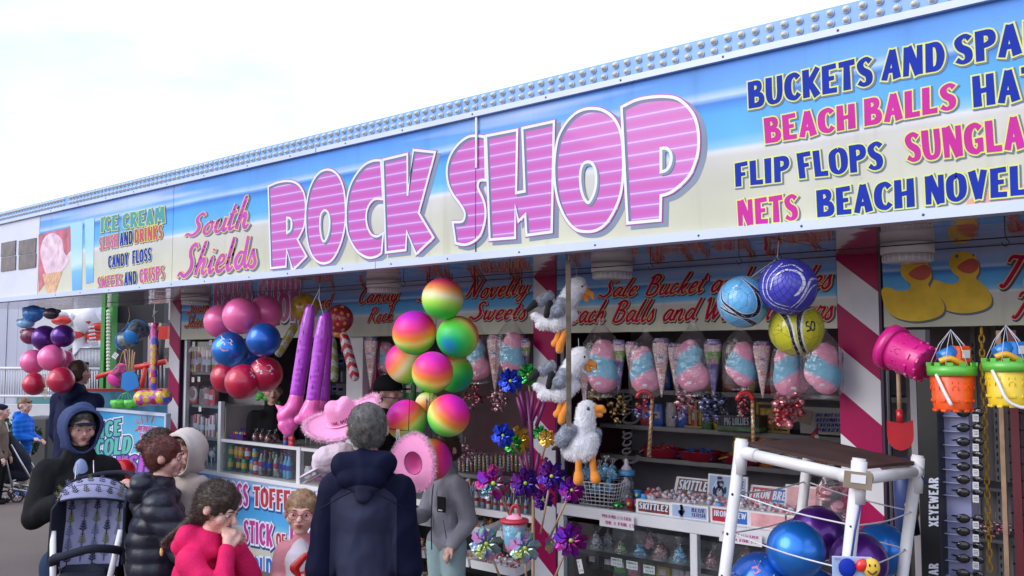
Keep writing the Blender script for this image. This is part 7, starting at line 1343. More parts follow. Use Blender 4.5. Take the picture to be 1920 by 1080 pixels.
# -- woman in puffer with auburn bun, child in beige hood, child behind
PUF = cloth('navy_puffer', (.008, .011, .025), .2, .42, .2, 60, 0, .5)
person('woman with auburn hair in a bun wearing a quilted navy puffer coat, seen from behind', 302, 820, 4.7, dirv(.35, 1), PUF, BLK, RHAIR, SKINR, w=1.2, arms={-1: ((-.16, -.08, .66), (-.04, -.2, .68)), 1: ((.17, -.06, .66), (.08, -.2, .66))}, yaw=-.15, pitch=.12, hood='down', hem=.40, puff=44, kind='bun', hh=.125, H=1.60, z0=None, bulk=.02, hands=True)
person('toddler in a beige hooded coat carried by the woman with the auburn bun', 354, 815, 4.95, dirv(-1, -.45), cloth('beige_coat', (.42, .36, .33)), BEI, LHAIR, SKIN, w=1.1, hh=.19, H=.92, z0=None, hood=cloth('beige_hood', (.52, .47, .44)), legs={-1: ((-.08, -.12, .42), (-.09, -.10, .2)), 1: ((.08, -.12, .42), (.09, -.1, .2))}, pitch=.1, hem=.44, extra=lambda r, S, hp, H, h, sh, R3: (lambda b: (b.lathe([(.001, -.02), (.3 * h, -.01), (.26 * h, .01)], mat('dummy_teal', (.02, .25, .35), .3), 14, Matrix.Translation(hp(0, -.86, -.42)) @ Matrix.Rotation(R(90), 4, 'X')), b.build('dummy', r)))(MB()))
person('child with brown hair hidden behind the beige hooded toddler', 300, 806, 5.5, dirv(.6, -.6), BLK, JEAN, BHAIR, SKIN, hh=.15, vox=.013, kind='long')
# -- woman in blue hood with the pushchair
BHOOD = cloth('slate_blue_hood', (.045, .065, .155), .1)
def hw_x(root, S, hp, H, h, sh, R3):
 b = MB(); b.lathe([(.86 * h, .12 * h), (.82 * h, .45 * h), (.6 * h, .78 * h)], NAV, 20, HMx(hp, R3) @ Matrix.Translation((0, .02, 0)), cap=True); b.ell(hp(0, -.98, .38), (.55 * h, .34 * h, .06 * h), NAV, 14, rot=R3); b.build('peaked_cap', root)
 link('scarf', blob_mesh('scarf', [('e', S((0, -.046, sh - .035)), (.024 * H, .018 * H, .05 * H))], .008, cloth('pale_blue_top', (.30, .38, .62)), 1), root); b = MB(); b.tube([S((.03, -.09, sh + .01)), S((.035, -.098, sh - .12))], .003, STEEL, 5); b.tube([S((-.02, -.09, sh)), S((-.03, -.1, sh - .12))], .003, STEEL, 5); b.build('drawstring', root)
def HMx(hp, R3): return Matrix.Translation(hp(0, 0, 0)) @ R3.to_4x4()
person('woman in a slate blue hood, cap and black coat holding the patterned pushchair', 150, 768, 5.2, dirv(-.8, .55), BLK, JEAN, GHAIR, SKINR, w=1.1, hh=.118, arms={-1: ((-.165, -.02, .66), (-.02, -.19, .765)), 1: ((.17, -.02, .66), (.14, -.19, .755))}, yaw=.1, pitch=.12, hood=BHOOD, hem=.40, extra=hw_x, bulk=.013)
# -- child in grey zip jacket
GRJ = cloth('grey_zip_jacket', (.30, .30, .35), .08)
def gr_x(root, S, hp, H, h, sh, R3):
 b = MB(); b.tube([S((0, -.078, sh + .03)), S((.0, -.094, sh - .08)), S((0, -.098, .6)), S((0, -.094, .48))], .004, INK, 5); b.build('zip', root); b = MB(); b.box(S((.055, -.088, sh - .11)), (.075, .012, .10), BLK, bev=.003); b.box(S((.055, -.092, sh - .135)), (.035, .014, .006), WHITEP); b.build('chest_pocket', root); b = MB(); b.tube([S((.07, -.09, .62)), S((.085, -.085, .54))], .003, INK, 4); b.build('side_pocket', root)
person('child in grey zip jacket and mint trousers, head hidden by the hanging hat', 838, 812, 6.3, dirv(-.75, -.65), GRJ, cloth('mint_trousers', (.33, .46, .48)), BHAIR, SKIN, w=.88, hh=.15, arms={-1: ((-.13, -.05, .62), (-.06, -.17, .62)), 1: ((.145, .03, .60), (.11, -.05, .50))}, pitch=.4, extra=gr_x, hem=.50, kind='long', foldk=1.2)
# -- people further off
PBJ = cloth('bright_blue_puffer', (.01, .14, .62), .1, .5, .1)
person('boy in a bright blue padded jacket and beige trousers standing beyond the pushchair', 45, 746, 13.2, dirv(-.15, 1), PBJ, BEI, LHAIR, SKIN, w=1.15, hh=.16, arms={-1: ((-.13, -.02, .60), (-.06, -.15, .58)), 1: ((.13, -.02, .60), (.09, -.15, .56))}, pitch=.3, hood='down', hem=.46, puff=50, vox=.014, shoe=PBJ, bulk=.018)
person('man in a navy hoodie seen from behind, right of the far left balls', 146, 676, 9.6, dirv(1, .3), cloth('dark_navy_hoodie', (.012, .016, .05)), NAV, BHAIR, SKINR, w=1.5, hood='down', vox=.014, yaw=-.1)
person('person with dark hat and brown coat cut off by the left edge', 2, 758, 12.4, dirv(.2, 1), cloth('brown_coat', (.20, .15, .12)), BLK, NAV, SKIN, w=1.1, vox=.016, hh=.15)
for px, d, tp, hr_, lab in ((187, 24, BLK, LHAIR, 'distant person in dark clothes left of the green ride column'), (170, 26, BEI, BHAIR, 'distant person partly behind the man in navy hoodie')): person(lab, px, 686, d, dirv(-1, .2), tp, BLK, hr_, SKIN, vox=.03, hands=False)
def cap_x(root, S, hp, H, h, sh, R3):
 b = MB(); b.lathe([(.98 * h, .1 * h), (.98 * h, .4 * h), (.8 * h, .85 * h), (.4 * h, 1.1 * h), (.01, 1.14 * h)], BLK, 20, HMx(hp, R3)); b.ell(hp(0, -1.15, .18), (.6 * h, .5 * h, .06 * h), BLK, 14, rot=R3); b.build('black_cap', root)
person('shop worker in black with a black cap, behind the man and the rainbow balls', 722, 706, 7.1, dirv(-.2, 1), BLK, BLK, BHAIR, SKINR, w=1.2, extra=cap_x, vox=.014, H=1.72, z0=None)
person('shop worker in black facing away in the dark behind the sticks of rock', 945, 662, 8.3, dirv(1, .1), BLK, BLK, DHAIR, SKINR, w=1.3, arms={-1: ((-.16, -.05, .64), (-.08, -.18, .58)), 1: ((.16, -.05, .64), (.1, -.18, .58))}, vox=.014, H=1.78, z0=None, hood='down', hands=False)
person('shop worker in black seen through the glass above the toffee apples', 512, 712, 9.2, dirv(-1, .3), BLK, BLK, DHAIR, SKIN, w=1.2, vox=.016, H=1.7, z0=None)
g, s = at('green_inflatable', 'bright green inflatable animal behind the glass, below the lowest red ball', 'inflatable', 505, 748, 5.5); b = MB(); [b.ell((x * s, 0, z * s), (r * s, r * .7 * s, r * .7 * s), GRN, 12) for x, z, r in ((-16, 6, 9), (-4, 2, 10), (8, -4, 9), (18, -8, 7), (-22, 0, 5))]; b.build('body', g)
# ================================================================== pushchairs
LAV = cloth('lavender_fabric', (.30, .31, .48), .1); DKF = cloth('charcoal_fabric', (.025, .028, .045), .15); TRD = mat('tree_print_dark', (.02, .02, .05), .8); TRO = mat('tree_print_olive', (.16, .16, .06), .8); TRL = mat('tree_print_grey', (.14, .15, .27), .8)
g, s = at('pushchair', 'pushchair with lavender tree print fabric and dark hood, held by the hooded woman', 'pushchair', 172, 990, 3.0); dd = 4.75; g.location = WD(172, 990, dd); s = dd / FPX; g.rotation_euler = (0, 0, PSI + .12); c = lambda x, y, z=0: Vector((x * s, z * s, -y * s))
def tree(b, o, ux, uz, m, k):
 P = lambda x, z: o + ux * x * k + uz * z * k; b.tube([P(0, -.5), P(0, .42)], .035 * k, m, 4)
 for j in range(4):
  for sx in (-1, 1): z = -.15 + j * .17; r = .3 - j * .05; b.add([P(0, z), P(sx * r * .5, z + .02), P(sx * r, z + .16), P(sx * r * .45, z + .17)], [(0, 1, 2, 3)], m)
def seat(u, v):   # seat back panel in px, slightly concave
 return c(-52 + 104 * u + (u - .5) * 6 * v, 70 - 135 * v, 6 + 34 * v - 30 * (2 * u - 1) ** 2 * .5)
b = MB(); n = 12; vs = [seat(i / n, j / n) for j in range(n + 1) for i in range(n + 1)]; b.add(vs, [(j * (n + 1) + i, j * (n + 1) + i + 1, (j + 1) * (n + 1) + i + 1, (j + 1) * (n + 1) + i) for j in range(n) for i in range(n)], LAV, True); b.build('seat_back', g)
for j in range(5):
 b = MB()
 for i in range(5): u = .1 + i * .2; v = .1 + j * .17 + (.06 if i % 2 else 0); o = seat(u, v) - Vector((0, .006, 0)); tree(b, o, (seat(u + .01, v) - seat(u, v)).normalized(), (seat(u, v + .01) - seat(u, v)).normalized(), (TRD, TRO, TRL, TRL)[(i * 2 + j * 3) % 4], 26 * s)
 b.build('tree_print', g)
for s0 in (-1, 1): b = MB(); b.add([c(s0 * 52, 72, 6), c(s0 * 66, 60, -36), c(s0 * 64, -40, -30), c(s0 * 56, -70, 20)], [(0, 1, 2, 3)], DKF); o = b.build('side_panel', g); sm = o.modifiers.new('t', 'SOLIDIFY'); sm.thickness = .01
def hoodp(al, a, k=1.0): return c(-2 + 68 * k * math.sin(a), -38 - 52 * k * math.cos(a) * math.cos(al) + 0, 22 - 52 * math.sin(al) * max(.15, math.cos(a)) * k)
for j, mt in enumerate((DKF, LAV, LAV)):
 b = MB(); n = 20; vs = [hoodp(R(-30 + 32 * (j + q / 5)), R(-88 + 176 * i / n), 1 + .02 * math.sin(q * 1.2)) for q in range(6) for i in range(n + 1)]; b.add(vs, [(q * (n + 1) + i, q * (n + 1) + i + 1, (q + 1) * (n + 1) + i + 1, (q + 1) * (n + 1) + i) for q in range(5) for i in range(n)], mt, True); b.tube(vs[-(n + 1):], .006, DKF, 6); o = b.build('canopy_section', g); sm = o.modifiers.new('t', 'SOLIDIFY'); sm.thickness = .004
 if j:
  b = MB()
  for i in range(9): a = R(-70 + 17 * i); p_ = hoodp(R(20 + 30 * (j - 1)), a, 1.03) - Vector((0, .008, -.004)); tree(b, p_, (hoodp(R(20), a + .02) - hoodp(R(20), a)).normalized(), Vector((math.sin(a) * .5, -.4, .7)).normalized(), (TRD, TRO, TRL)[i % 3], 24 * s)
  b.build('tree_print', o)
b = MB()
for s0 in (-1, 1): b.cyl(c(s0 * 60, 0, -26), c(s0 * 44, 120, -60), 5.5 * s, WHITEP, n=12); b.cyl(c(s0 * 60, 10, -10), c(s0 * 62, 200, 60), 5 * s, STEEL, n=10); b.cyl(c(s0 * 60, -50, 30), c(s0 * 52, -88, 86), 4 * s, DKF, n=8)
b.build('frame', g); b = MB(); b.tube(catmull([c(-56, 76, -20), c(-50, 46, -52), c(-20, 20 + 14, -78), c(24, 22, -84), c(54, 28, -60), c(60, 40, -20)], 5), 7.5 * s, DKF, 10); b.build('bumper_bar', g); b = MB(); b.tube(catmull([c(-60, -40, 30), c(-64, -72, 60), c(-20, -88, 86), c(40, -90, 86), c(58, -70, 60), c(58, -40, 30)], 5), 5 * s, DKF, 8); b.build('handle', g)
link('seat_cushion', blob_mesh('seat_cushion', [('c', c(-34, 78, -14), c(34, 78, -14), 15 * s, 15 * s), ('c', c(-30, 84, -44), c(30, 84, -44), 14 * s, 14 * s), ('c', c(30, 74, -30), c(10, 66, -24), 9 * s, 8 * s)], .01, DKF, 2), g)
def wheel(root, p, r, axis=(1, 0, 0)):
 T = frame(Vector(axis).orthogonal(), Vector(axis).cross(Vector(axis).orthogonal()), p); b = MB(); b.tube([T @ Vector((r * math.cos(a), r * math.sin(a), 0)) for a in [2 * math.pi * k / 20 for k in range(20)]], r * .17, DARK, 8, True); w_ = b.build('wheel', root); b = MB()
 b.cyl(T @ Vector((0, 0, -r * .16)), T @ Vector((0, 0, r * .16)), r * .18, WHITEP, n=10)
 for k in range(5): a = 2 * math.pi * k / 5; b.cyl(T @ Vector((0, 0, 0)), T @ Vector((r * .9 * math.cos(a), r * .9 * math.sin(a), 0)), r * .07, STEEL, n=6)
 b.build('spokes', w_)
for s0 in (-1, 1): wheel(g, c(s0 * 60, 1, 0) + Vector((0, .18, -g.location.z + .09)), .09)
g2 = thing('pushchair', 'black folding pushchair with silver frame at the left edge beside the boy in blue', 'pushchair', WD(22, 936, 12.6), facing(dirv(0, 1)) + .25); g2.location.z = 0; s = 12.6 / FPX
def q2(x, y, z=0): return Vector((z, -x * s, -(y - 944) * s))    # local: -Y forward (to the right in the picture)
b = MB()
for z in (-.2, .2):
 b.cyl(q2(-22, 800, z), q2(12, 936, z), .015, STEEL, n=8); b.cyl(q2(-26, 910, z), q2(50, 936 - 6, z), .014, STEEL, n=8); b.cyl(q2(2, 838, z), q2(45, 915, z), .013, STEEL, n=8)
 for x in (-4, 16, 46): wheel(g2, q2(x, 933, z * 1.1), .075)
b.cyl(q2(8, 905, -.2), q2(8, 905, .2), .012, STEEL, n=8); b.build('frame', g2)
link('seat_hood', blob_mesh('seat_hood', [('c', q2(-16, 828), q2(14, 872), .10, .13), ('c', q2(14, 872), q2(22, 888), .11, .08), ('c', q2(-22, 850), q2(-6, 900), .10, .1), ('c', q2(-6, 896), q2(20, 898), .1, .08)], .02, DKF, 2, folds(8, .008)), g2); b = MB(); b.box(q2(2, 868, .2), (.01, .18, .16), mat('white_swirl_print', (.3, .3, .32), .7, var=.9, vs=30)); b.build('print', g2)
# ================================================================== pinwheels on purple tubes
TUBEP = mat('purple_tube', (.17, .02, .12), .4, var=.1)
pst = thing('pinwheel_stand', 'purple branching tube stand that holds the foil pinwheels', 'stand', W(994, 930, 4.45), PSI); s = psz(pst.location); c = lambda x, y, z=0: Vector(((x - 994) * s, z * s, -(y - 930) * s))
b = MB(); b.tube([c(988, 735), c(996, 820), c(1000, 925)], 4.2 * s, TUBEP, 10); b.build('main_tube', pst)
for P in ([(975, 735), (988, 790)], [(1015, 745), (998, 790)], [(1000, 735), (994, 790)], [(970, 745), (985, 800)], [(1022, 752), (1006, 800)], [(974, 855), (990, 905)], [(985, 850), (993, 905)], [(1010, 850), (1000, 905)], [(1025, 858), (1004, 905)]): b = MB(); b.cyl(c(*P[0], -6), c(*P[1]), 3.6 * s, TUBEP, n=10); b.build('branch_tube', pst)
b = MB(); b.cyl(c(1000, 925), c(998, 1300), 3.2 * s, LWOOD, n=10); b.build('pole', pst)
def pinwheel(lab, px, py, rp, Y, m, stick=None, arms=7, seed=0, ax=(0, 0, 0), sm=LWOOD):
 g, s = at('pinwheel', lab, 'pinwheel', px, py, Y, 'foil pinwheels'); r = rp * s * .9; rr = random.Random(seed); g.rotation_euler = (ax[0], ax[1], PSI + ax[2])
 for k in range(arms):
  a = 2 * math.pi * k / arms + rr.uniform(-.12, .12); da = 2 * math.pi / arms; b = MB(); pt = lambda q, an, y: Vector((math.cos(an) * q * r, y * r, math.sin(an) * q * r))
  b.add([pt(.08, a, -.05), pt(.7, a - da * .3, .05), pt(1.1, a + da * .1, .0), pt(1.0, a + da * .6, -.18), pt(.6, a + da, -.28), pt(.3, a + da * .4, -.2)], [(0, 1, 5), (1, 2, 5), (2, 3, 5), (3, 4, 5), (4, 0, 5)], m); b.build('sail', g)
 b = MB(); b.ell((0, -.24 * r, 0), (r * .13, r * .08, r * .13), mat('lime_hub', (.45, .6, .08), .35), 10); b.build('hub', g)
 if stick: b = MB(); b.cyl((0, .02, 0), (stick[0] * s, .05, -stick[1] * s), 2.2 * s, sm, n=8); b.build('stick', g)
 return g
for a in [('dark blue foil pinwheel at the top left of the purple stand', 957, 714, 25, 4.35, FBLUE, (24, 40), 8, 1), ('green foil pinwheel behind the top blue one', 990, 702, 22, 4.5, FGREEN, (6, 60), 7, 2), ('gold and green pinwheel in the middle of the stand', 972, 824, 27, 4.5, FGOLD, (12, 40), 8, 4), ('green foil pinwheel overlapping the gold one in the middle left', 962, 832, 20, 4.4, FGREEN, (16, 30), 7, 5), ('dark blue foil pinwheel at the middle left of the purple stand', 943, 816, 24, 4.3, FBLUE, (34, 40), 6, 3),
 ('small green pinwheel in the middle right of the stand', 1012, 812, 16, 4.5, FGREEN, None, 7, 6), ('gold foil pinwheel beside the lowest plush seagull wing', 1026, 822, 18, 4.45, FGOLD, (-10, 40), 7, 7), ('rainbow metallic pinwheel with lime hub, left of the stand above the candy pail', 925, 905, 36, 4.05, FRAINB, (34, 68), 8, 8), ('very dark purple pinwheel at the centre of the stand', 985, 905, 30, 4.3, FDARK, None, 8, 9), ('dark purple pinwheel with lime hub right of the stand', 1034, 892, 30, 4.2, FDARK, (-20, 110), 8, 10), ('dark purple foil pinwheel near the wire basket', 1072, 918, 26, 4.25, FPUR, (-40, 90), 8, 14),
 ('dark red purple pinwheel low behind the stand', 1018, 936, 22, 4.4, FDARK, None, 7, 15), ('pastel iridescent pinwheel left of the candy pail', 912, 1018, 33, 3.9, FPAST, (34, 90), 8, 11), ('pastel iridescent pinwheel with lime hub below the candy pail', 984, 1026, 32, 3.85, FPAST, (4, 90), 7, 12), ('tilted pastel pinwheel right of the candy pail', 1030, 1016, 22, 3.95, FPAST, None, 7, 16, (0, 0, 1.1)), ('bright purple and blue pinwheel at the lower right of the stand', 1070, 1012, 34, 3.95, FPUR, (-36, 90), 9, 13)]: pinwheel(*a)
g, s = at('candy_floss_pail', 'clear tub of pink and blue candy floss with a red lid and handle', 'tub', 964, 1000, 3.95); b = MB(); b.lathe([(20 * s, -32 * s), (25 * s, 22 * s)], BAGF, 24); b.build('clear_tub', g)
link('floss', blob_mesh('floss', [('c', (0, 0, -22 * s), (0, 0, 14 * s), 18 * s, 22 * s)], .01, FM[0], 2), g); b = MB(); b.lathe([(26 * s, 20 * s), (28 * s, 22 * s), (27 * s, 26 * s), (10 * s, 29 * s), (.001, 29 * s)], PRED, 24); b.tube(catmull([(-8 * s, 0, 28 * s), (-4 * s, 0, 48 * s), (6 * s, 0, 50 * s), (11 * s, 0, 28 * s)], 4), 2.6 * s, PRED, 8); b.build('lid_handle', g)
# ================================================================== ice cold board
ab = thing('ice_board', 'silver framed upright board lettered ICE COLD SLUSH behind the waiting women', 'sign', (0, 0, 0)); YA = 4.45; qa = [W(166, 940, YA), W(308, 944, YA), W(308, 772, YA), W(168, 767, YA)]; x0, x1 = qa[0].x, qa[1].x; z1 = qa[3].z; b = MB()
SLM = grad_mat('ice_blue_print', [(0, (.05, .30, .60)), (.5, (.14, .48, .66)), (1, (.04, .30, .62))], .3, 1.5, warp=.5, ws=3); b.box(((x0 + x1) / 2, YA + .02, (.12 + z1) / 2), (x1 - x0, .03, z1 - .12), SLM); b.build('poster', ab); b = MB()
for x in (x0, x1): b.box((x, YA + .01, (z1 + .05) / 2), (.03, .05, z1 - .05), ALU, bev=.004)
for z in (z1 + .005, .12): b.box(((x0 + x1) / 2, YA + .012, z), (x1 - x0 + .03, .055, .03), ALU, bev=.004)
b.build('frame', ab)
def aw(text, fill, bl, br, tr_, tl, o_=NAVY, e=.08): word('lettering', CAPS, text, [W(*q, YA) for q in (bl, br, tr_, tl)], [(e + .07, 0, 0, PWHITE), (e, 0, 0, o_), (0, 0, 0, fill)], ab, lift=-.002, shear=.1)
aw('ICE', mat('print_aqua', (.10, .45, .38), .35), (188, 822), (226, 816), (226, 786), (186, 792)); aw('COLD', mat('print_aqua', (0, 0, 0)), (178, 856), (244, 850), (246, 818), (178, 824)); aw('SLUSH', mat('print_violet', (.45, .08, .55), .35), (180, 892), (280, 884), (282, 852), (180, 858)); aw('WE PUT THE', PMAG, (258, 807), (296, 811), (296, 801), (259, 797), PWHITE, .02); aw('SLUSH IN', PMAG, (262, 822), (296, 825), (296, 815), (262, 811), PWHITE, .02)
b = MB()
for a, r in ((150, 24), (120, 27), (90, 22), (60, 27), (200, 22)): p_ = W(275 + 20 * math.cos(R(a)), 800 - 16 * math.sin(R(a)), YA); b.ell((p_.x, YA + .003, p_.z), (.012, .003, .045), mat('print_orange_red', (.6, .10, .05), .4), 10, rot=(0, R(90 - a), 0))
b.build('splash_print', ab)
o = tag(ball(232, 882, 22, 4.0, mat('red_tub_plastic', (.6, .01, .02), .25, coat=.5), 'round shiny red ball between the two women in front of the ice board', None), cat='ball')
# ================================================================== right side: pails, spade, stand
def castle(lab, px, py, Y, m, rm, rot=None, toys=True, r=1):
 g, s = at('castle_bucket', lab, 'bucket', px, py, Y, 'castle shaped sand buckets'); M = (rot or Matrix.Identity(3)).to_4x4(); s *= r; b = MB(); b.lathe([(.001, -44 * s), (33 * s, -44 * s), (34 * s, -40 * s), (36.5 * s, -14 * s), (36 * s, -13 * s), (38.5 * s, 14 * s), (38 * s, 15 * s), (40 * s, 24 * s)], m, 32, M)
 for k in range(10):
  a = 2 * math.pi * k / 10; T = M @ Matrix.Rotation(a, 4, 'Z'); b.box((32.5 * s, 0, -44.5 * s), (6 * s, 10 * s, 5 * s), m, M=T, bev=s)
  for z in (-4, 8): b.tube([T @ Vector((37.5 * s, x * s, (z + dz) * s)) for x, dz in ((-5, -3), (-5, 3), (0, 6), (5, 3), (5, -3))], .7 * s, m, 5)
  b.box((36 * s, 0, -26 * s), (3 * s, 11 * s, 5 * s), m, M=T, bev=.5 * s)
 b.build('bucket_wall', g); b = MB(); b.lathe([(40 * s, 20 * s), (43.5 * s, 20 * s), (44 * s, 38 * s), (41 * s, 38 * s), (40.5 * s, 22 * s)], rm, 32, M)
 for k in range(12 if toys else 0): b.box((42.5 * s, 0, 41 * s), (3 * s, 11 * s, 7 * s), rm, M=M @ Matrix.Rotation(2 * math.pi * k / 12, 4, 'Z'))
 b.build('battlement_rim', g)
 if toys:
  b = MB(); b.tube(catmull([M @ Vector(q) for q in ((-38 * s, -18 * s, 22 * s), (-34 * s, -30 * s, 0), (-22 * s, -40 * s, -34 * s), (10 * s, -44 * s, -46 * s), (38 * s, -30 * s, -30 * s))][:3 if px < 1850 else 5], 5), 3.2 * s, WHITEP, 8); b.build('handle', g)
  TB, TR, TY = mat('toy_blue', (.02, .22, .65), .3, coat=.4), mat('toy_orange', (.85, .10, .01), .3, coat=.4), mat('toy_yellow', (.85, .45, .02), .3, coat=.4); t = MB(); t.box((14 * s, -6 * s, 58 * s), (34 * s, 26 * s, 34 * s), TR if px < 1850 else TB, rz=.3, bev=5 * s); t.build('sand_mould', g)
  t = MB(); t.cyl((-24 * s, -6 * s, 52 * s), (2 * s, -6 * s, 64 * s), 13 * s, TB, 14 * s, 16); t.build('sand_cup', g); t = MB(); t.tube(catmull([(-30 * s, -16 * s, 46 * s), (-14 * s, -22 * s, 52 * s), (4 * s, -22 * s, 44 * s), (16 * s, -18 * s, 40 * s)], 3), [6 * s] * 10, TY, 8); t.build('sand_scoop', g)
  t = MB(); t.box((18 * s, -20 * s, 60 * s), (16 * s, 1.2 * s, 15 * s), WHITEP, rz=.3); t.build('barcode_label', g)
  f_ = MB(); [f_.tube([(40 * s * math.cos(k), 40 * s * math.sin(k), 38 * s), (22 * s * math.cos(k), 22 * s * math.sin(k), 78 * s), (0, 0, 106 * s)], .0012, WINK, 4) for k in range(7)]; f_.build('net_string', g)
 return g
castle('orange castle bucket with green rim, filled with sand toys', 1786, 724, 4.1, mat('bucket_orange', (.85, .10, .01), .35, var=.06, coat=.3), mat('bucket_green', (.12, .50, .06), .35, coat=.3)); castle('yellow castle bucket with green rim at the right edge', 1890, 716, 4.1, mat('bucket_yellow', (.80, .58, .03), .35, var=.06, coat=.3), mat('bucket_green', (0, 0, 0)))
castle('bright pink castle bucket tipped on its side, hanging above the red spade', 1697, 664, 4.15, mat('bucket_pink', (.62, .015, .22), .35, var=.06, coat=.3), mat('bucket_pink', (0, 0, 0)), Matrix.Rotation(R(-52), 3, 'Y') @ Matrix.Rotation(R(-48), 3, 'X'), False, 1.0)
g, s = at('beach_spade', 'red plastic spade with a wooden handle hanging blade down, beside the right striped post', 'spade', 1687, 790, 4.3); b = MB(); b.cyl((0, 0, 100 * s), (0, 0, 10 * s), 4 * s, LWOOD, n=12); b.build('handle', g); b = MB(); RS = mat('spade_red', (.55, .01, .02), .3, coat=.4); b.cyl((0, 0, 22 * s), (0, 0, -2 * s), 6 * s, RS, n=12); b.cyl((0, 0, 90 * s), (0, 0, 110 * s), 5.5 * s, RS, n=12); b.cyl((-14 * s, 0, 110 * s), (14 * s, 0, 110 * s), 4 * s, RS, n=10)
prof_ = smooth_loop([(-24 * s, 2 * s, 1), (-8 * s, -2 * s, 0), (8 * s, -2 * s, 0), (24 * s, 2 * s, 1), (24 * s, -30 * s, 0), (17 * s, -46 * s, 0), (0, -54 * s, 0), (-17 * s, -46 * s, 0), (-24 * s, -30 * s, 0)]); b.prism([(p.x, p.y) for p in prof_], 3 * s, RS, Matrix.Rotation(R(90), 4, 'X')); b.build('blade', g)
b = MB(); a = W(1735, 900, 4.75); c_ = W(1770, 900, 4.75); st = thing('sunglasses_stand', 'tall black sunglasses stand lettered XEYEWEAR with racks of dark glasses', 'display stand', (c_.x, 4.70, 0)); xs = c_.x; dpt = .25; x_l = W(1735, 900, 4.78).x
b.box((-(xs - x_l) / 2, .11, .95), (xs - x_l, .26, 1.9), mat('stand_black', (.008, .008, .01), .4), bev=.004); b.build('cabinet', st)
b = MB(); q0 = [W(1744, 984, 4.685), W(1744, 852, 4.685), W(1765, 845, 4.685), W(1765, 984, 4.685)]; Mi = Matrix.Translation(-st.location)
def vtext(tx, py0, py1, k=CAPS):
 b = MB(); A = W(1762, py0, 4.81); B_2 = W(1762, py1, 4.81); b = MB(); x = lambda px, py: Mi @ Vector((W(px, py, 4.70).x, 4.70 - .026, W(px, py, 4.70).z)); text_geo(b, k, tx, [x(1763, py0), x(1763, py1), x(1745, py1), x(1745, py0)], [(0, 0, 0, PWHITE)], (0, -1, 0)); return b.build('lettering', st)
vtext('XEYEWEAR', 986, 894); vtext('XEYEWEAR', 1146, 1054)
b = MB(); x2 = W(1822, 900, 4.8).x - xs; LIL = mat('rack_lilac', (.40, .42, .66), .35, coat=.2); b.box((x2 / 2, .14, .95), (x2, .12, 1.86), LIL); b.build('rack_panel', st); SGB = mat('sunglass_black', (.006, .006, .008), .12, coat=.8)
for i, py in enumerate((772, 800, 826, 850, 872, 896, 920, 968, 992, 1018, 1042, 1070)):
 p = Mi @ W(1800, py, 4.78); T = Matrix.Translation(p + Vector((.035, -.02, 0))); b = MB()
 b.ell(T @ Vector((-.006, -.035, 0)), (.030, .008, .022), SGB, 14, rot=(0, 0, .25)); b.ell(T @ Vector((.058, -.03, .004)), (.026, .008, .02), SGB, 14, rot=(0, 0, -.1)); b.tube([T @ Vector(q) for q in ((.02, -.04, .006), (.032, -.04, .01), (.04, -.038, .006))], .003, SGB, 6); b.tube([T @ Vector(q) for q in ((-.03, -.035, .008), (-.07, .02, .0), (-.10, .05, -.012))], .0035, SGB, 6)
 o = b.build('sunglasses'); o.location = st.location; tag(o, 'pair of black sunglasses on the lilac rack, %s from the top' % ['first', 'second', 'third', 'fourth', 'fifth', 'sixth', 'seventh', 'eighth', 'ninth', 'tenth', 'eleventh', 'twelfth'][i], 'sunglasses', 'sunglasses on the stand'); b = MB(); b.box(T @ Vector((.05, -.045, -.022)), (.026, .002, .034), WHITEP, rz=.1); [b.box(T @ Vector((.05, -.0465, -.014 - .007 * k)), (.018, .001, .002), INK) for k in range(3)]; b.build('price_tag', o); b = MB(); b.box(p + Vector((-.02, -.01, -.02)), (.09, .08, .004), LIL); b.build('rack_shelf', st)
ws = thing('doorway_post', 'white upright door frame post behind the black sunglasses stand', 'post', (W(1724, 800, 5.1).x, 5.14, 0)); b = MB(); b.box((0, 0, 1.06), (.085, .08, 2.12), mat('pale_grey_paint', (.42, .40, .44), .5)); b.build('post', ws)
b = MB(); a = W(1843, 700, 4.9);
for k in range(34): z = 2.1 - .034 * k; q = Vector((a.x, 4.9, z)); e = Vector((1, 0, 0)) if k % 2 else Vector((0, 1, 0)); b.tube([q + e * .012 * math.sin(t_) + Vector((0, 0, .022 * math.cos(t_))) for t_ in [2 * math.pi * j / 8 for j in range(8)]], .004, mat('chain_yellow', (.60, .33, .02), .4), 5, True)
tag(b.build('plastic_chain'), 'long yellow plastic chain hanging between the two castle buckets', 'chain')
rg = thing('peg_panel', 'grey perforated wall panel with shelves behind the sunglasses stand', 'wall panel', (0, 0, 0)); b = MB(); a = W(1700, 800, 6.6); c_ = W(1890, 800, 6.6); b.box(((a.x + c_.x) / 2, 6.62, 1.25), (c_.x - a.x, .02, 2.1), mat('warm_grey_panel', (.24, .22, .22), .6)); b.build('panel', rg); b = MB()
for x in (W(1830, 800, 6.6).x, W(1870, 800, 6.6).x): b.box((x, 6.595, 1.25), (.03, .03, 2.0), SHE); [b.box((x, 6.578, .4 + .05 * k), (.008, .004, .025), INK) for k in range(34)]
b.build('slotted_upright', rg)
for py in (915, 1010): z = W(1850, py, 6.3).z; b = MB(); b.box(((a.x + c_.x) / 2 + .2, 6.42, z), (c_.x - a.x - .3, .36, .02), SHG); b.build('shelf', rg)
cluster('pale wrapped packets heaped on the grey shelf behind the chain', 1868, 990, 30, 16, 6.3, cello('pink'), seed=61)
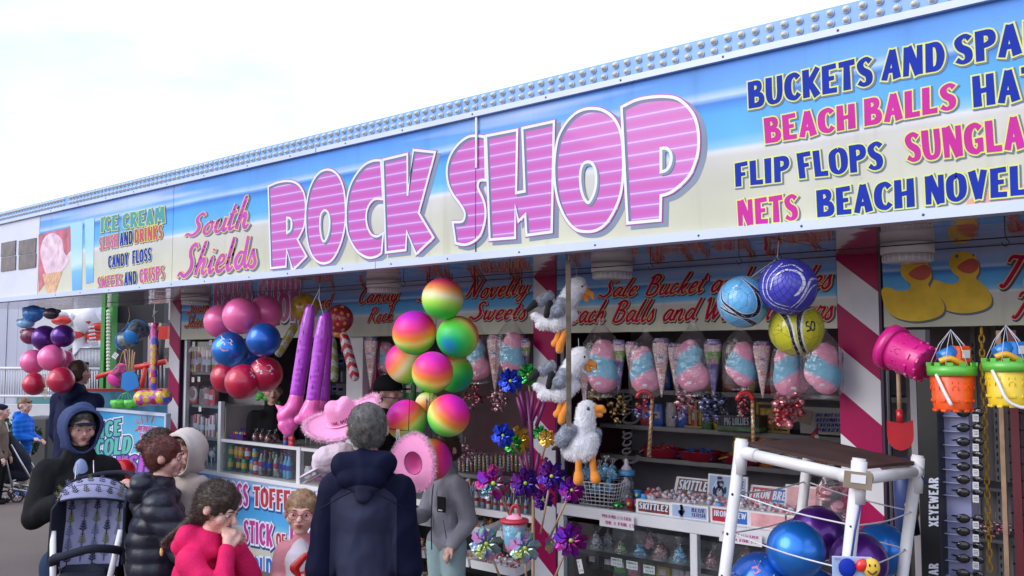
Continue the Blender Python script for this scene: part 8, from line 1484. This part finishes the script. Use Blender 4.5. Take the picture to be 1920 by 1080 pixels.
rk = thing('wire_rack', 'dark red wire rack at the right edge with short hooks', 'rack', W(1908, 900, 4.7)); b = MB(); b.box((0, 0, 0), (.035, .03, 1.35), mat('rack_dark_red', (.12, .01, .02), .4)); b.box((-.06, .02, 0), (.02, .02, 1.35), LWOOD); b.build('upright', rk); b = MB(); [b.tube([(-.03, 0, .6 - .075 * k), (.12, -.02, .6 - .075 * k)], .004, BLACKCL, 5) for k in range(17)]; b.build('hooks', rk)
g, s = at('spade_pack', 'blue and yellow packed beach toy leaning behind the pipe rack', 'toy', 1700, 930, 4.9); b = MB(); b.cyl((0, 0, -70 * s), (-8 * s, 0, 70 * s), 22 * s, mat('dim_blue_pack', (.05, .08, .25), .4), 16 * s, 12); b.build('pack', g); b = MB(); b.ell((2 * s, -14 * s, -22 * s), (16 * s, 10 * s, 30 * s), PGOLD, 10); b.build('yellow_toy', g)
# ================================================================== white pipe rack with balls
PVC = mat('white_pvc_pipe', (.70, .69, .70), .35, var=.10, vs=7, coat=.15); PVJ = mat('pvc_joint', (.74, .73, .74), .35, var=.05)
RA, RB, RC = WD(1391, 848, 3.85), WD(1612, 898, 3.42), WD(1722, 884, 4.0); RD = RA + RC - RB; RD.z = (RA.z + RC.z) / 2 + .02
rack = thing('pipe_rack', 'white plastic pipe rack strung with cords holding big blue and purple balls', 'rack', (RB.x, RB.y, 0)); O_ = rack.location; pr = .0245
low = {}
for nm, p, off, up in (('A', RA, (-.18, -.15), .055), ('B', RB, (-.16, -.14), .075), ('C', RC, (-.19, -.16), .07), ('D', RD, (-.17, -.14), .03)):
 p = p - O_; bt = Vector((p.x + off[0], p.y + off[1], 0.0)); low[nm] = (p, bt); b = MB(); b.cyl(bt, p + Vector((0, 0, up)), pr, PVC, n=20); b.build('leg', rack); b = MB(); d_ = (p - bt).normalized(); b.cyl(p - d_ * .09, p + Vector((0, 0, up - .01)), pr + .004, PVJ, n=20); b.build('joint', rack)
for a, c_ in (('A', 'B'), ('B', 'C'), ('C', 'D'), ('D', 'A')): P0, P1 = low[a][0], low[c_][0]; b = MB(); b.cyl(P0, P1, pr * .96, PVC, n=20); d_ = (P1 - P0).normalized(); b.cyl(P0, P0 + d_ * .075, pr + .003, PVJ, n=20); b.cyl(P1, P1 - d_ * .075, pr + .003, PVJ, n=20); b.build('rail', rack)
b = MB(); e = .015; up = Vector((0, 0, pr + .006)); mid = sum((low[k][0] for k in 'ABCD'), Vector()) / 4; vs = [low[k][0] * .97 + mid * .03 + up for k in 'ABCD']; b.add(vs + [v + Vector((0, 0, .012)) for v in vs], [(0, 1, 2, 3), (4, 5, 6, 7), (0, 1, 5, 4), (1, 2, 6, 5), (2, 3, 7, 6), (3, 0, 4, 7)], mat('brown_board', (.06, .034, .03), .6, var=.3, vs=5, spec=.2)); b.build('top_board', rack)
CORD = mat('white_cord', (.60, .60, .64), .6)
for i, dz in enumerate((.17, .33, .50, .68)):
 b = MB(); pt = []
 for k in 'ABCD': p, bt = low[k]; t_ = dz / p.z; q = p.lerp(bt, t_); pt.append(q)
 for j in range(4):
  q, r_ = pt[j], pt[(j + 1) % 4]; m_ = (q + r_) / 2 - Vector((0, 0, .012)); b.tube(catmull([q, m_, r_], 4), .0033, CORD, 6)
 b.build('cord', rack); b = MB(); [b.ell(q + Vector((-.004, -.028, 0)), (.006, .003, .007), INK, 8) for q in pt[:3]]; b.build('cord_hole', rack)
b = MB(); q, bt = low['B']; b.lathe([(pr + .005, -.002), (pr + .005, .002)], INK, 16, Matrix.Translation(q.lerp(bt, .26)), cap=False); b.tube([q + Vector((.012, -.03, -.09)).lerp(Vector((.012, -.03, -.09)), 0), q.lerp(bt, .12) + Vector((.014, -.028, 0)), q.lerp(bt, .3) + Vector((.006, -.03, 0))], .004, NAVY, 5); b.tube(catmull([low['C'][0] + Vector((-.06, 0, .05)), low['C'][0] + Vector((.0, -.035, .02)), low['C'][0] + Vector((.03, .0, -.05))], 4), .004, NAVY, 6); b.build('tie', rack)
b = MB(); T = Matrix.Translation(q + Vector((.01, -.045, .0))) @ Matrix.Rotation(PSI * .8, 4, 'Z'); b.box((0, 0, 0), (.10, .006, .062), CRD, M=T @ Matrix.Rotation(R(6), 4, 'Y'), bev=.001); b.build('cardboard_tag', rack); b = MB(); b.box((0, -.005, .006), (.052, .002, .03), WHITEP, M=T @ Matrix.Rotation(R(6), 4, 'Y')); b.build('white_sticker', rack)
G5 = 'big pearl balls inside the pipe rack'
def wball(px, py, rp, d, m, lab, tilt=(0, 0, 0)): t_ = WD(px, py, d); o = ball(px, py, rp, t_.y, m, lab, G5); return o
wball(1534, 1000, 52, 4.25, BPURP, 'dark purple ball at the back top inside the pipe rack'); wball(1652, 1030, 50, 4.2, BSKY, 'royal blue ball at the right inside the pipe rack'); wball(1610, 1052, 54, 3.95, BPURP, 'dark purple ball behind the front middle pipe'); o = wball(1492, 1031, 55, 3.82, BSKY, 'large glossy royal blue ball in the front of the pipe rack')
o = wball(1426, 1094, 58, 3.9, BBLUE, 'blue ball with an owl like white print at the lower left of the pipe rack'); decal_poly(o, 58, [(2, -40), (12, -48), (26, -44), (30, -30), (26, -14), (10, -10), (0, -24)], UNI, 'bird_print'); decal_poly(o, 58, [(-14, -28), (-8, -42), (-4, -30), (2, -38), (0, -20), (-10, -16)], mat('flame_print', (.6, .2, .3), .4), 'flame_print'); wball(1530, 1120, 52, 4.1, BBLUE, 'dark blue ball low in the middle of the pipe rack')
g = thing('toy_pack', 'carded bath toy pack with a smiling yellow star, tied to the front pipe', 'toy', WD(1604, 1066, 3.3), PSI * .8); s = 3.3 / FPX; b = MB(); b.box((-6 * s, 0, -6 * s), (72 * s, .01, 56 * s), PALEB, bev=.002); b.build('card', g); b = MB(); b.ell((-16 * s, -.012, 2 * s), (16 * s, .014, 18 * s), PBLUE, 16); b.build('blue_shape', g); b = MB(); b.ell((10 * s, -.014, 8 * s), (11 * s, .016, 13 * s), CRB, 14, rot=(0, .6, 0)); b.build('red_shape', g)
b = MB(); b.ell((27 * s, -.014, 4 * s), (16 * s, .016, 18 * s), mat('star_yellow', (.80, .52, .05), .35, coat=.3), 16); b.build('yellow_star', g); b = MB(); [b.ell((x * s, -.031, 10 * s), (1.6 * s, .002, 3 * s), INK, 8) for x in (22, 32)]; b.tube(catmull([(18 * s, -.030, 0), (26 * s, -.033, -6 * s), (35 * s, -.030, 0)], 3), 1.2 * s, INK, 5); b.build('face_print', g); b = MB(); text_geo(b, CAPS, '100%', [(-38 * s, -.007, 15 * s), (-24 * s, -.007, 15 * s), (-24 * s, -.007, 20 * s), (-38 * s, -.007, 20 * s)], [(-.03, 0, 0, PRED)], (0, -1, 0)); b.build('lettering', g)
# ================================================================== behind on the left: fairground ride, railings, buildings
RW = mat('ride_white', (.62, .62, .66), .5, var=.06); RR = mat('ride_red', (.58, .03, .02), .4); GCOL = mat('ride_green', (.08, .32, .08), .5, var=.1); RBK = mat('ride_black', (.02, .018, .02), .6); RAILG = mat('rail_grey', (.35, .36, .40), .4, .5)
def X_(px, py, d): return WD(px, py, d)
ride = thing('fairground_ride', 'white and red fairground ride with slanting arms seen under the canopy', 'fairground ride', X_(150, 830, 30)); ro = ride.location.copy(); ride.location.z = 0; ro.z = 0
J = lambda px, py, d=30: X_(px, py, d) - ro
b = MB(); b.cyl(J(150, 800), J(150, 600), .22, RW, n=12); b.cyl(J(152, 610), J(190, 590), .35, RW, n=10); b.build('mast', ride)
for i, (a, c_) in enumerate((((118, 655), (195, 592)), ((125, 640), (190, 655)), ((160, 592), (178, 650)), ((120, 600), (196, 612)), ((140, 590), (112, 640)), ((170, 640), (196, 700)))): b = MB(); b.cyl(J(*a), J(*c_), .13, RW, n=10); b.build('arm', ride)
for px, py in ((116, 601), (166, 604), (184, 612), (140, 628), (178, 630)): b = MB(); b.ell(J(px, py), (.42, .3, .16), RR, 12); b.ell(J(px, py) + Vector((0, 0, .18)), (.25, .2, .14), RW, 10); b.build('seat_pod', ride)
b = MB();
for k in range(5): b.cyl(J(166 + k * .5, 614 + k * 7, 29), J(176 + k, 612 + k * 7, 29), .03, RW, n=6)
b.build('ladder', ride); b = MB(); b.box(J(150, 742) + Vector((0, 0, 0)), (7, 5, .5), RW, rz=PSI); b.build('platform', ride)
fence = thing('railing', 'grey upright bar railing around the ride steps', 'railing', X_(165, 700, 22)); fo_ = fence.location.copy(); J2 = lambda px, py, d=22: X_(px, py, d) - fo_
b = MB()
for a, c_ in (((138, 670), (150, 652)), ((150, 652), (190, 652)), ((138, 700), (190, 698)), ((130, 690), (138, 670))): b.cyl(J2(*a), J2(*c_), .03, RAILG, n=8)
b.build('handrail', fence)
for k in range(22): x = 131 + k * 2.7; b = MB(); b.cyl(J2(x, max(652, 690 - (x - 130) * 1.9)), J2(x, 715), .016, RAILG, n=6); b.build('bar', fence)
wf = thing('white_barrier', 'low white barrier of boards and bars at the far left behind the boy', 'barrier', X_(30, 836, 19)); wo_ = wf.location.copy(); J3 = lambda px, py, d=19: X_(px, py, d) - wo_
for k in range(4): b = MB(); a = J3(-30 + k * 52, 835); b.box(a + Vector((0, 0, .42)), (.50, .04, .84), RW, rz=PSI, bev=.01); b.box(a + Vector((0, 0, .42)) + CR * .3, (.02, .05, .86), RAILG, rz=PSI); b.build('board', wf)
b = MB(); b.cyl(J3(-60, 690), J3(195, 692), .03, RW, n=8); b.cyl(J3(-60, 742), J3(195, 744), .03, RW, n=8); b.build('top_rail', wf)
for k in range(44): b = MB(); x = -20 + k * 4.7; b.cyl(J3(x, 691), J3(x, 743), .013, RW, n=5); b.build('bar', wf)
bd = thing('cladded_building', 'pale lilac cladded building at the far left edge under the blank fascia', 'building', X_(-20, 850, 26)); bo = bd.location.copy(); bd.location.z = 0; bo.z = 0; CLD = mat('lilac_cladding', (.50, .52, .62), .6, var=.1, vs=.8); bd.rotation_euler = (0, 0, PSI)
for k in range(16): b = MB(); b.box((-3.6 + k * .30, 0, 2.9), (.285, .3 + .03 * (k % 2), 5.8), CLD); b.build('cladding_panel', bd)
b = MB(); b.box((-1.3, .3, 5.9), (5.2, .6, .2), RW); b.build('roof_edge', bd)
gr = thing('green_booth', 'dark ride booth with green bulb lit columns left of the striped post', 'booth', (0, 0, 0)); D_B = 15
def col_(px0, px1, y0, y1, m, nm, d=D_B, th=.2): a = X_(px0, y0, d); c_ = X_(px1, y1, d); b = MB(); b.box((a + c_) / 2, ((c_ - a).dot(CR), th, abs(a.z - c_.z)), m, rz=PSI); return b.build(nm, gr)
col_(193, 200, 560, 745, GCOL, 'green_column'); col_(200, 206, 560, 745, mat('ride_maroon_edge', (.16, .05, .10), .5), 'inner_edge', D_B + .1); col_(206, 214, 560, 735, GCOL, 'green_column'); col_(214, 312, 560, 605, RBK, 'dark_canopy', D_B + .3); col_(214, 272, 605, 745, RBK, 'dark_opening', D_B + .6); col_(272, 312, 690, 745, RBK, 'dark_opening', D_B + .6); col_(284, 318, 612, 636, RR, 'red_roof', D_B + 2)
for k in range(18): q = X_(203, 584 + k * 6.4, D_B - .12); b = MB(); b.ell(q, .035, mat('bulb_pale', (.6, .65, .5), .3), 8); b.build('bulb', gr)
rrl = thing('red_railing', 'red steel railing in front of the dark ride booth', 'railing'); rl_ = lambda n_, a, c_, r_, m_, d=13.5: MB().cyl(X_(*a, d), X_(*c_, d), r_, m_, n=8).build(n_, rrl)
rl_('handrail', (250, 690), (312, 678), .04, RR); rl_('brace', (262, 745), (274, 680), .035, RR); rl_('handrail', (180, 707), (240, 690), .035, RR); rl_('post', (292, 640), (296, 690), .06, RBK, 14.5); rl_('post', (304, 636), (300, 690), .05, RBK, 14.5); [rl_('bar', (252 + k * 7, 690 - k), (252 + k * 7, 740), .012, RAILG, 13.6) for k in range(9)]
b = MB(); p = X_(240, 770, 10.5); b.box((0, 0, 0), (1.1, .05, .45), mat('print_sea_board', (.08, .30, .48), .4, var=.4, vs=5), rz=PSI); b.box((0, -.0, .235), (1.1, .06, .03), RR, rz=PSI); tag(b.build('low_printed_board', None, p), 'low sea blue printed board with a red top edge behind the green bags', 'board')
b = MB(); b.box((0, 0, .45), (.52, .5, .9), mat('bin_dark', (.05, .05, .055), .6), rz=.5, bev=.03); q = X_(82, 812, 16); tag(b.build('litter_bin', None, (q.x, q.y, 0)), 'dark square litter bin behind the boy in the blue jacket', 'bin')
b = MB(); b.box((0, 0, .55), (1.6, .6, 1.1), mat('teal_bench', (.10, .30, .30), .5), rz=PSI, bev=.02); q = X_(112, 780, 20); tag(b.build('teal_kiosk_box', None, (q.x, q.y, 0)), 'teal box unit beyond the man in the navy hoodie', 'box')
bush = thing('shrub', 'small dark green shrub behind the boy in the blue jacket', 'shrub', (X_(34, 770, 15).x, X_(34, 770, 15).y, 0)); V = []; F = []; rr = random.Random(2)
for k in range(900): d_ = Vector((rr.gauss(0, 1), rr.gauss(0, 1), rr.gauss(0, 1))).normalized() * .36 * rr.random() ** .4 + Vector((0, 0, .62)); e = Vector((rr.gauss(0, 1), rr.gauss(0, 1), rr.gauss(0, 1))).normalized() * .04; f_ = e.orthogonal() * .6; n0 = len(V); V += [d_ - e, d_ + f_, d_ + e, d_ - f_]; F.append((n0, n0 + 1, n0 + 2, n0 + 3))
me = bpy.data.meshes.new('foliage'); me.from_pydata([tuple(v) for v in V], [], F); me.materials.append(mat('leaf_green', (.04, .09, .03), .6, var=.4)); o = link('foliage', me, bush); b = MB(); b.lathe([(.16, 0), (.22, .3)], DARK, 14); b.build('pot', bush)
far = thing('far_buildings', 'long pale row of distant seafront buildings beyond the ride', 'building', (-70, 60, 0));
for k, (x, h, m) in enumerate(((-30, 5.5, RW), (-16, 7, mat('far_beige', (.4, .36, .33), .7)), (0, 4.6, RW), (13, 6.2, mat('far_brick', (.28, .16, .13), .7)), (27, 5, RW))): b = MB(); b.box((x, 0, h / 2), (13.6, 8, h), m, rz=.0); w_ = b.build('wall', far); [MB().box((x - 5 + 2.5 * j, -4.03, 1.8 + 2.6 * r_), (1.1, .1, 1.3), PANE).build('window', w_) for j in range(5) for r_ in range(2 if h > 5.6 else 1)]
far.rotation_euler = (0, 0, PSI)
for o in bpy.data.objects:
 if o.name.split('.')[0] in {'twisted_wrapper', 'wrapped_sweets', 'loose_sweets', 'sweets', 'dash_print', 'fluffy_trim', 'fur', 'hair_strands', 'braid_strands', 'leaves', 'laces', 'slices', 'net', 'foliage', 'packets', 'spot', 'tree_print', 'puzzle'} and o.parent is not None: o['kind'] = 'stuff'
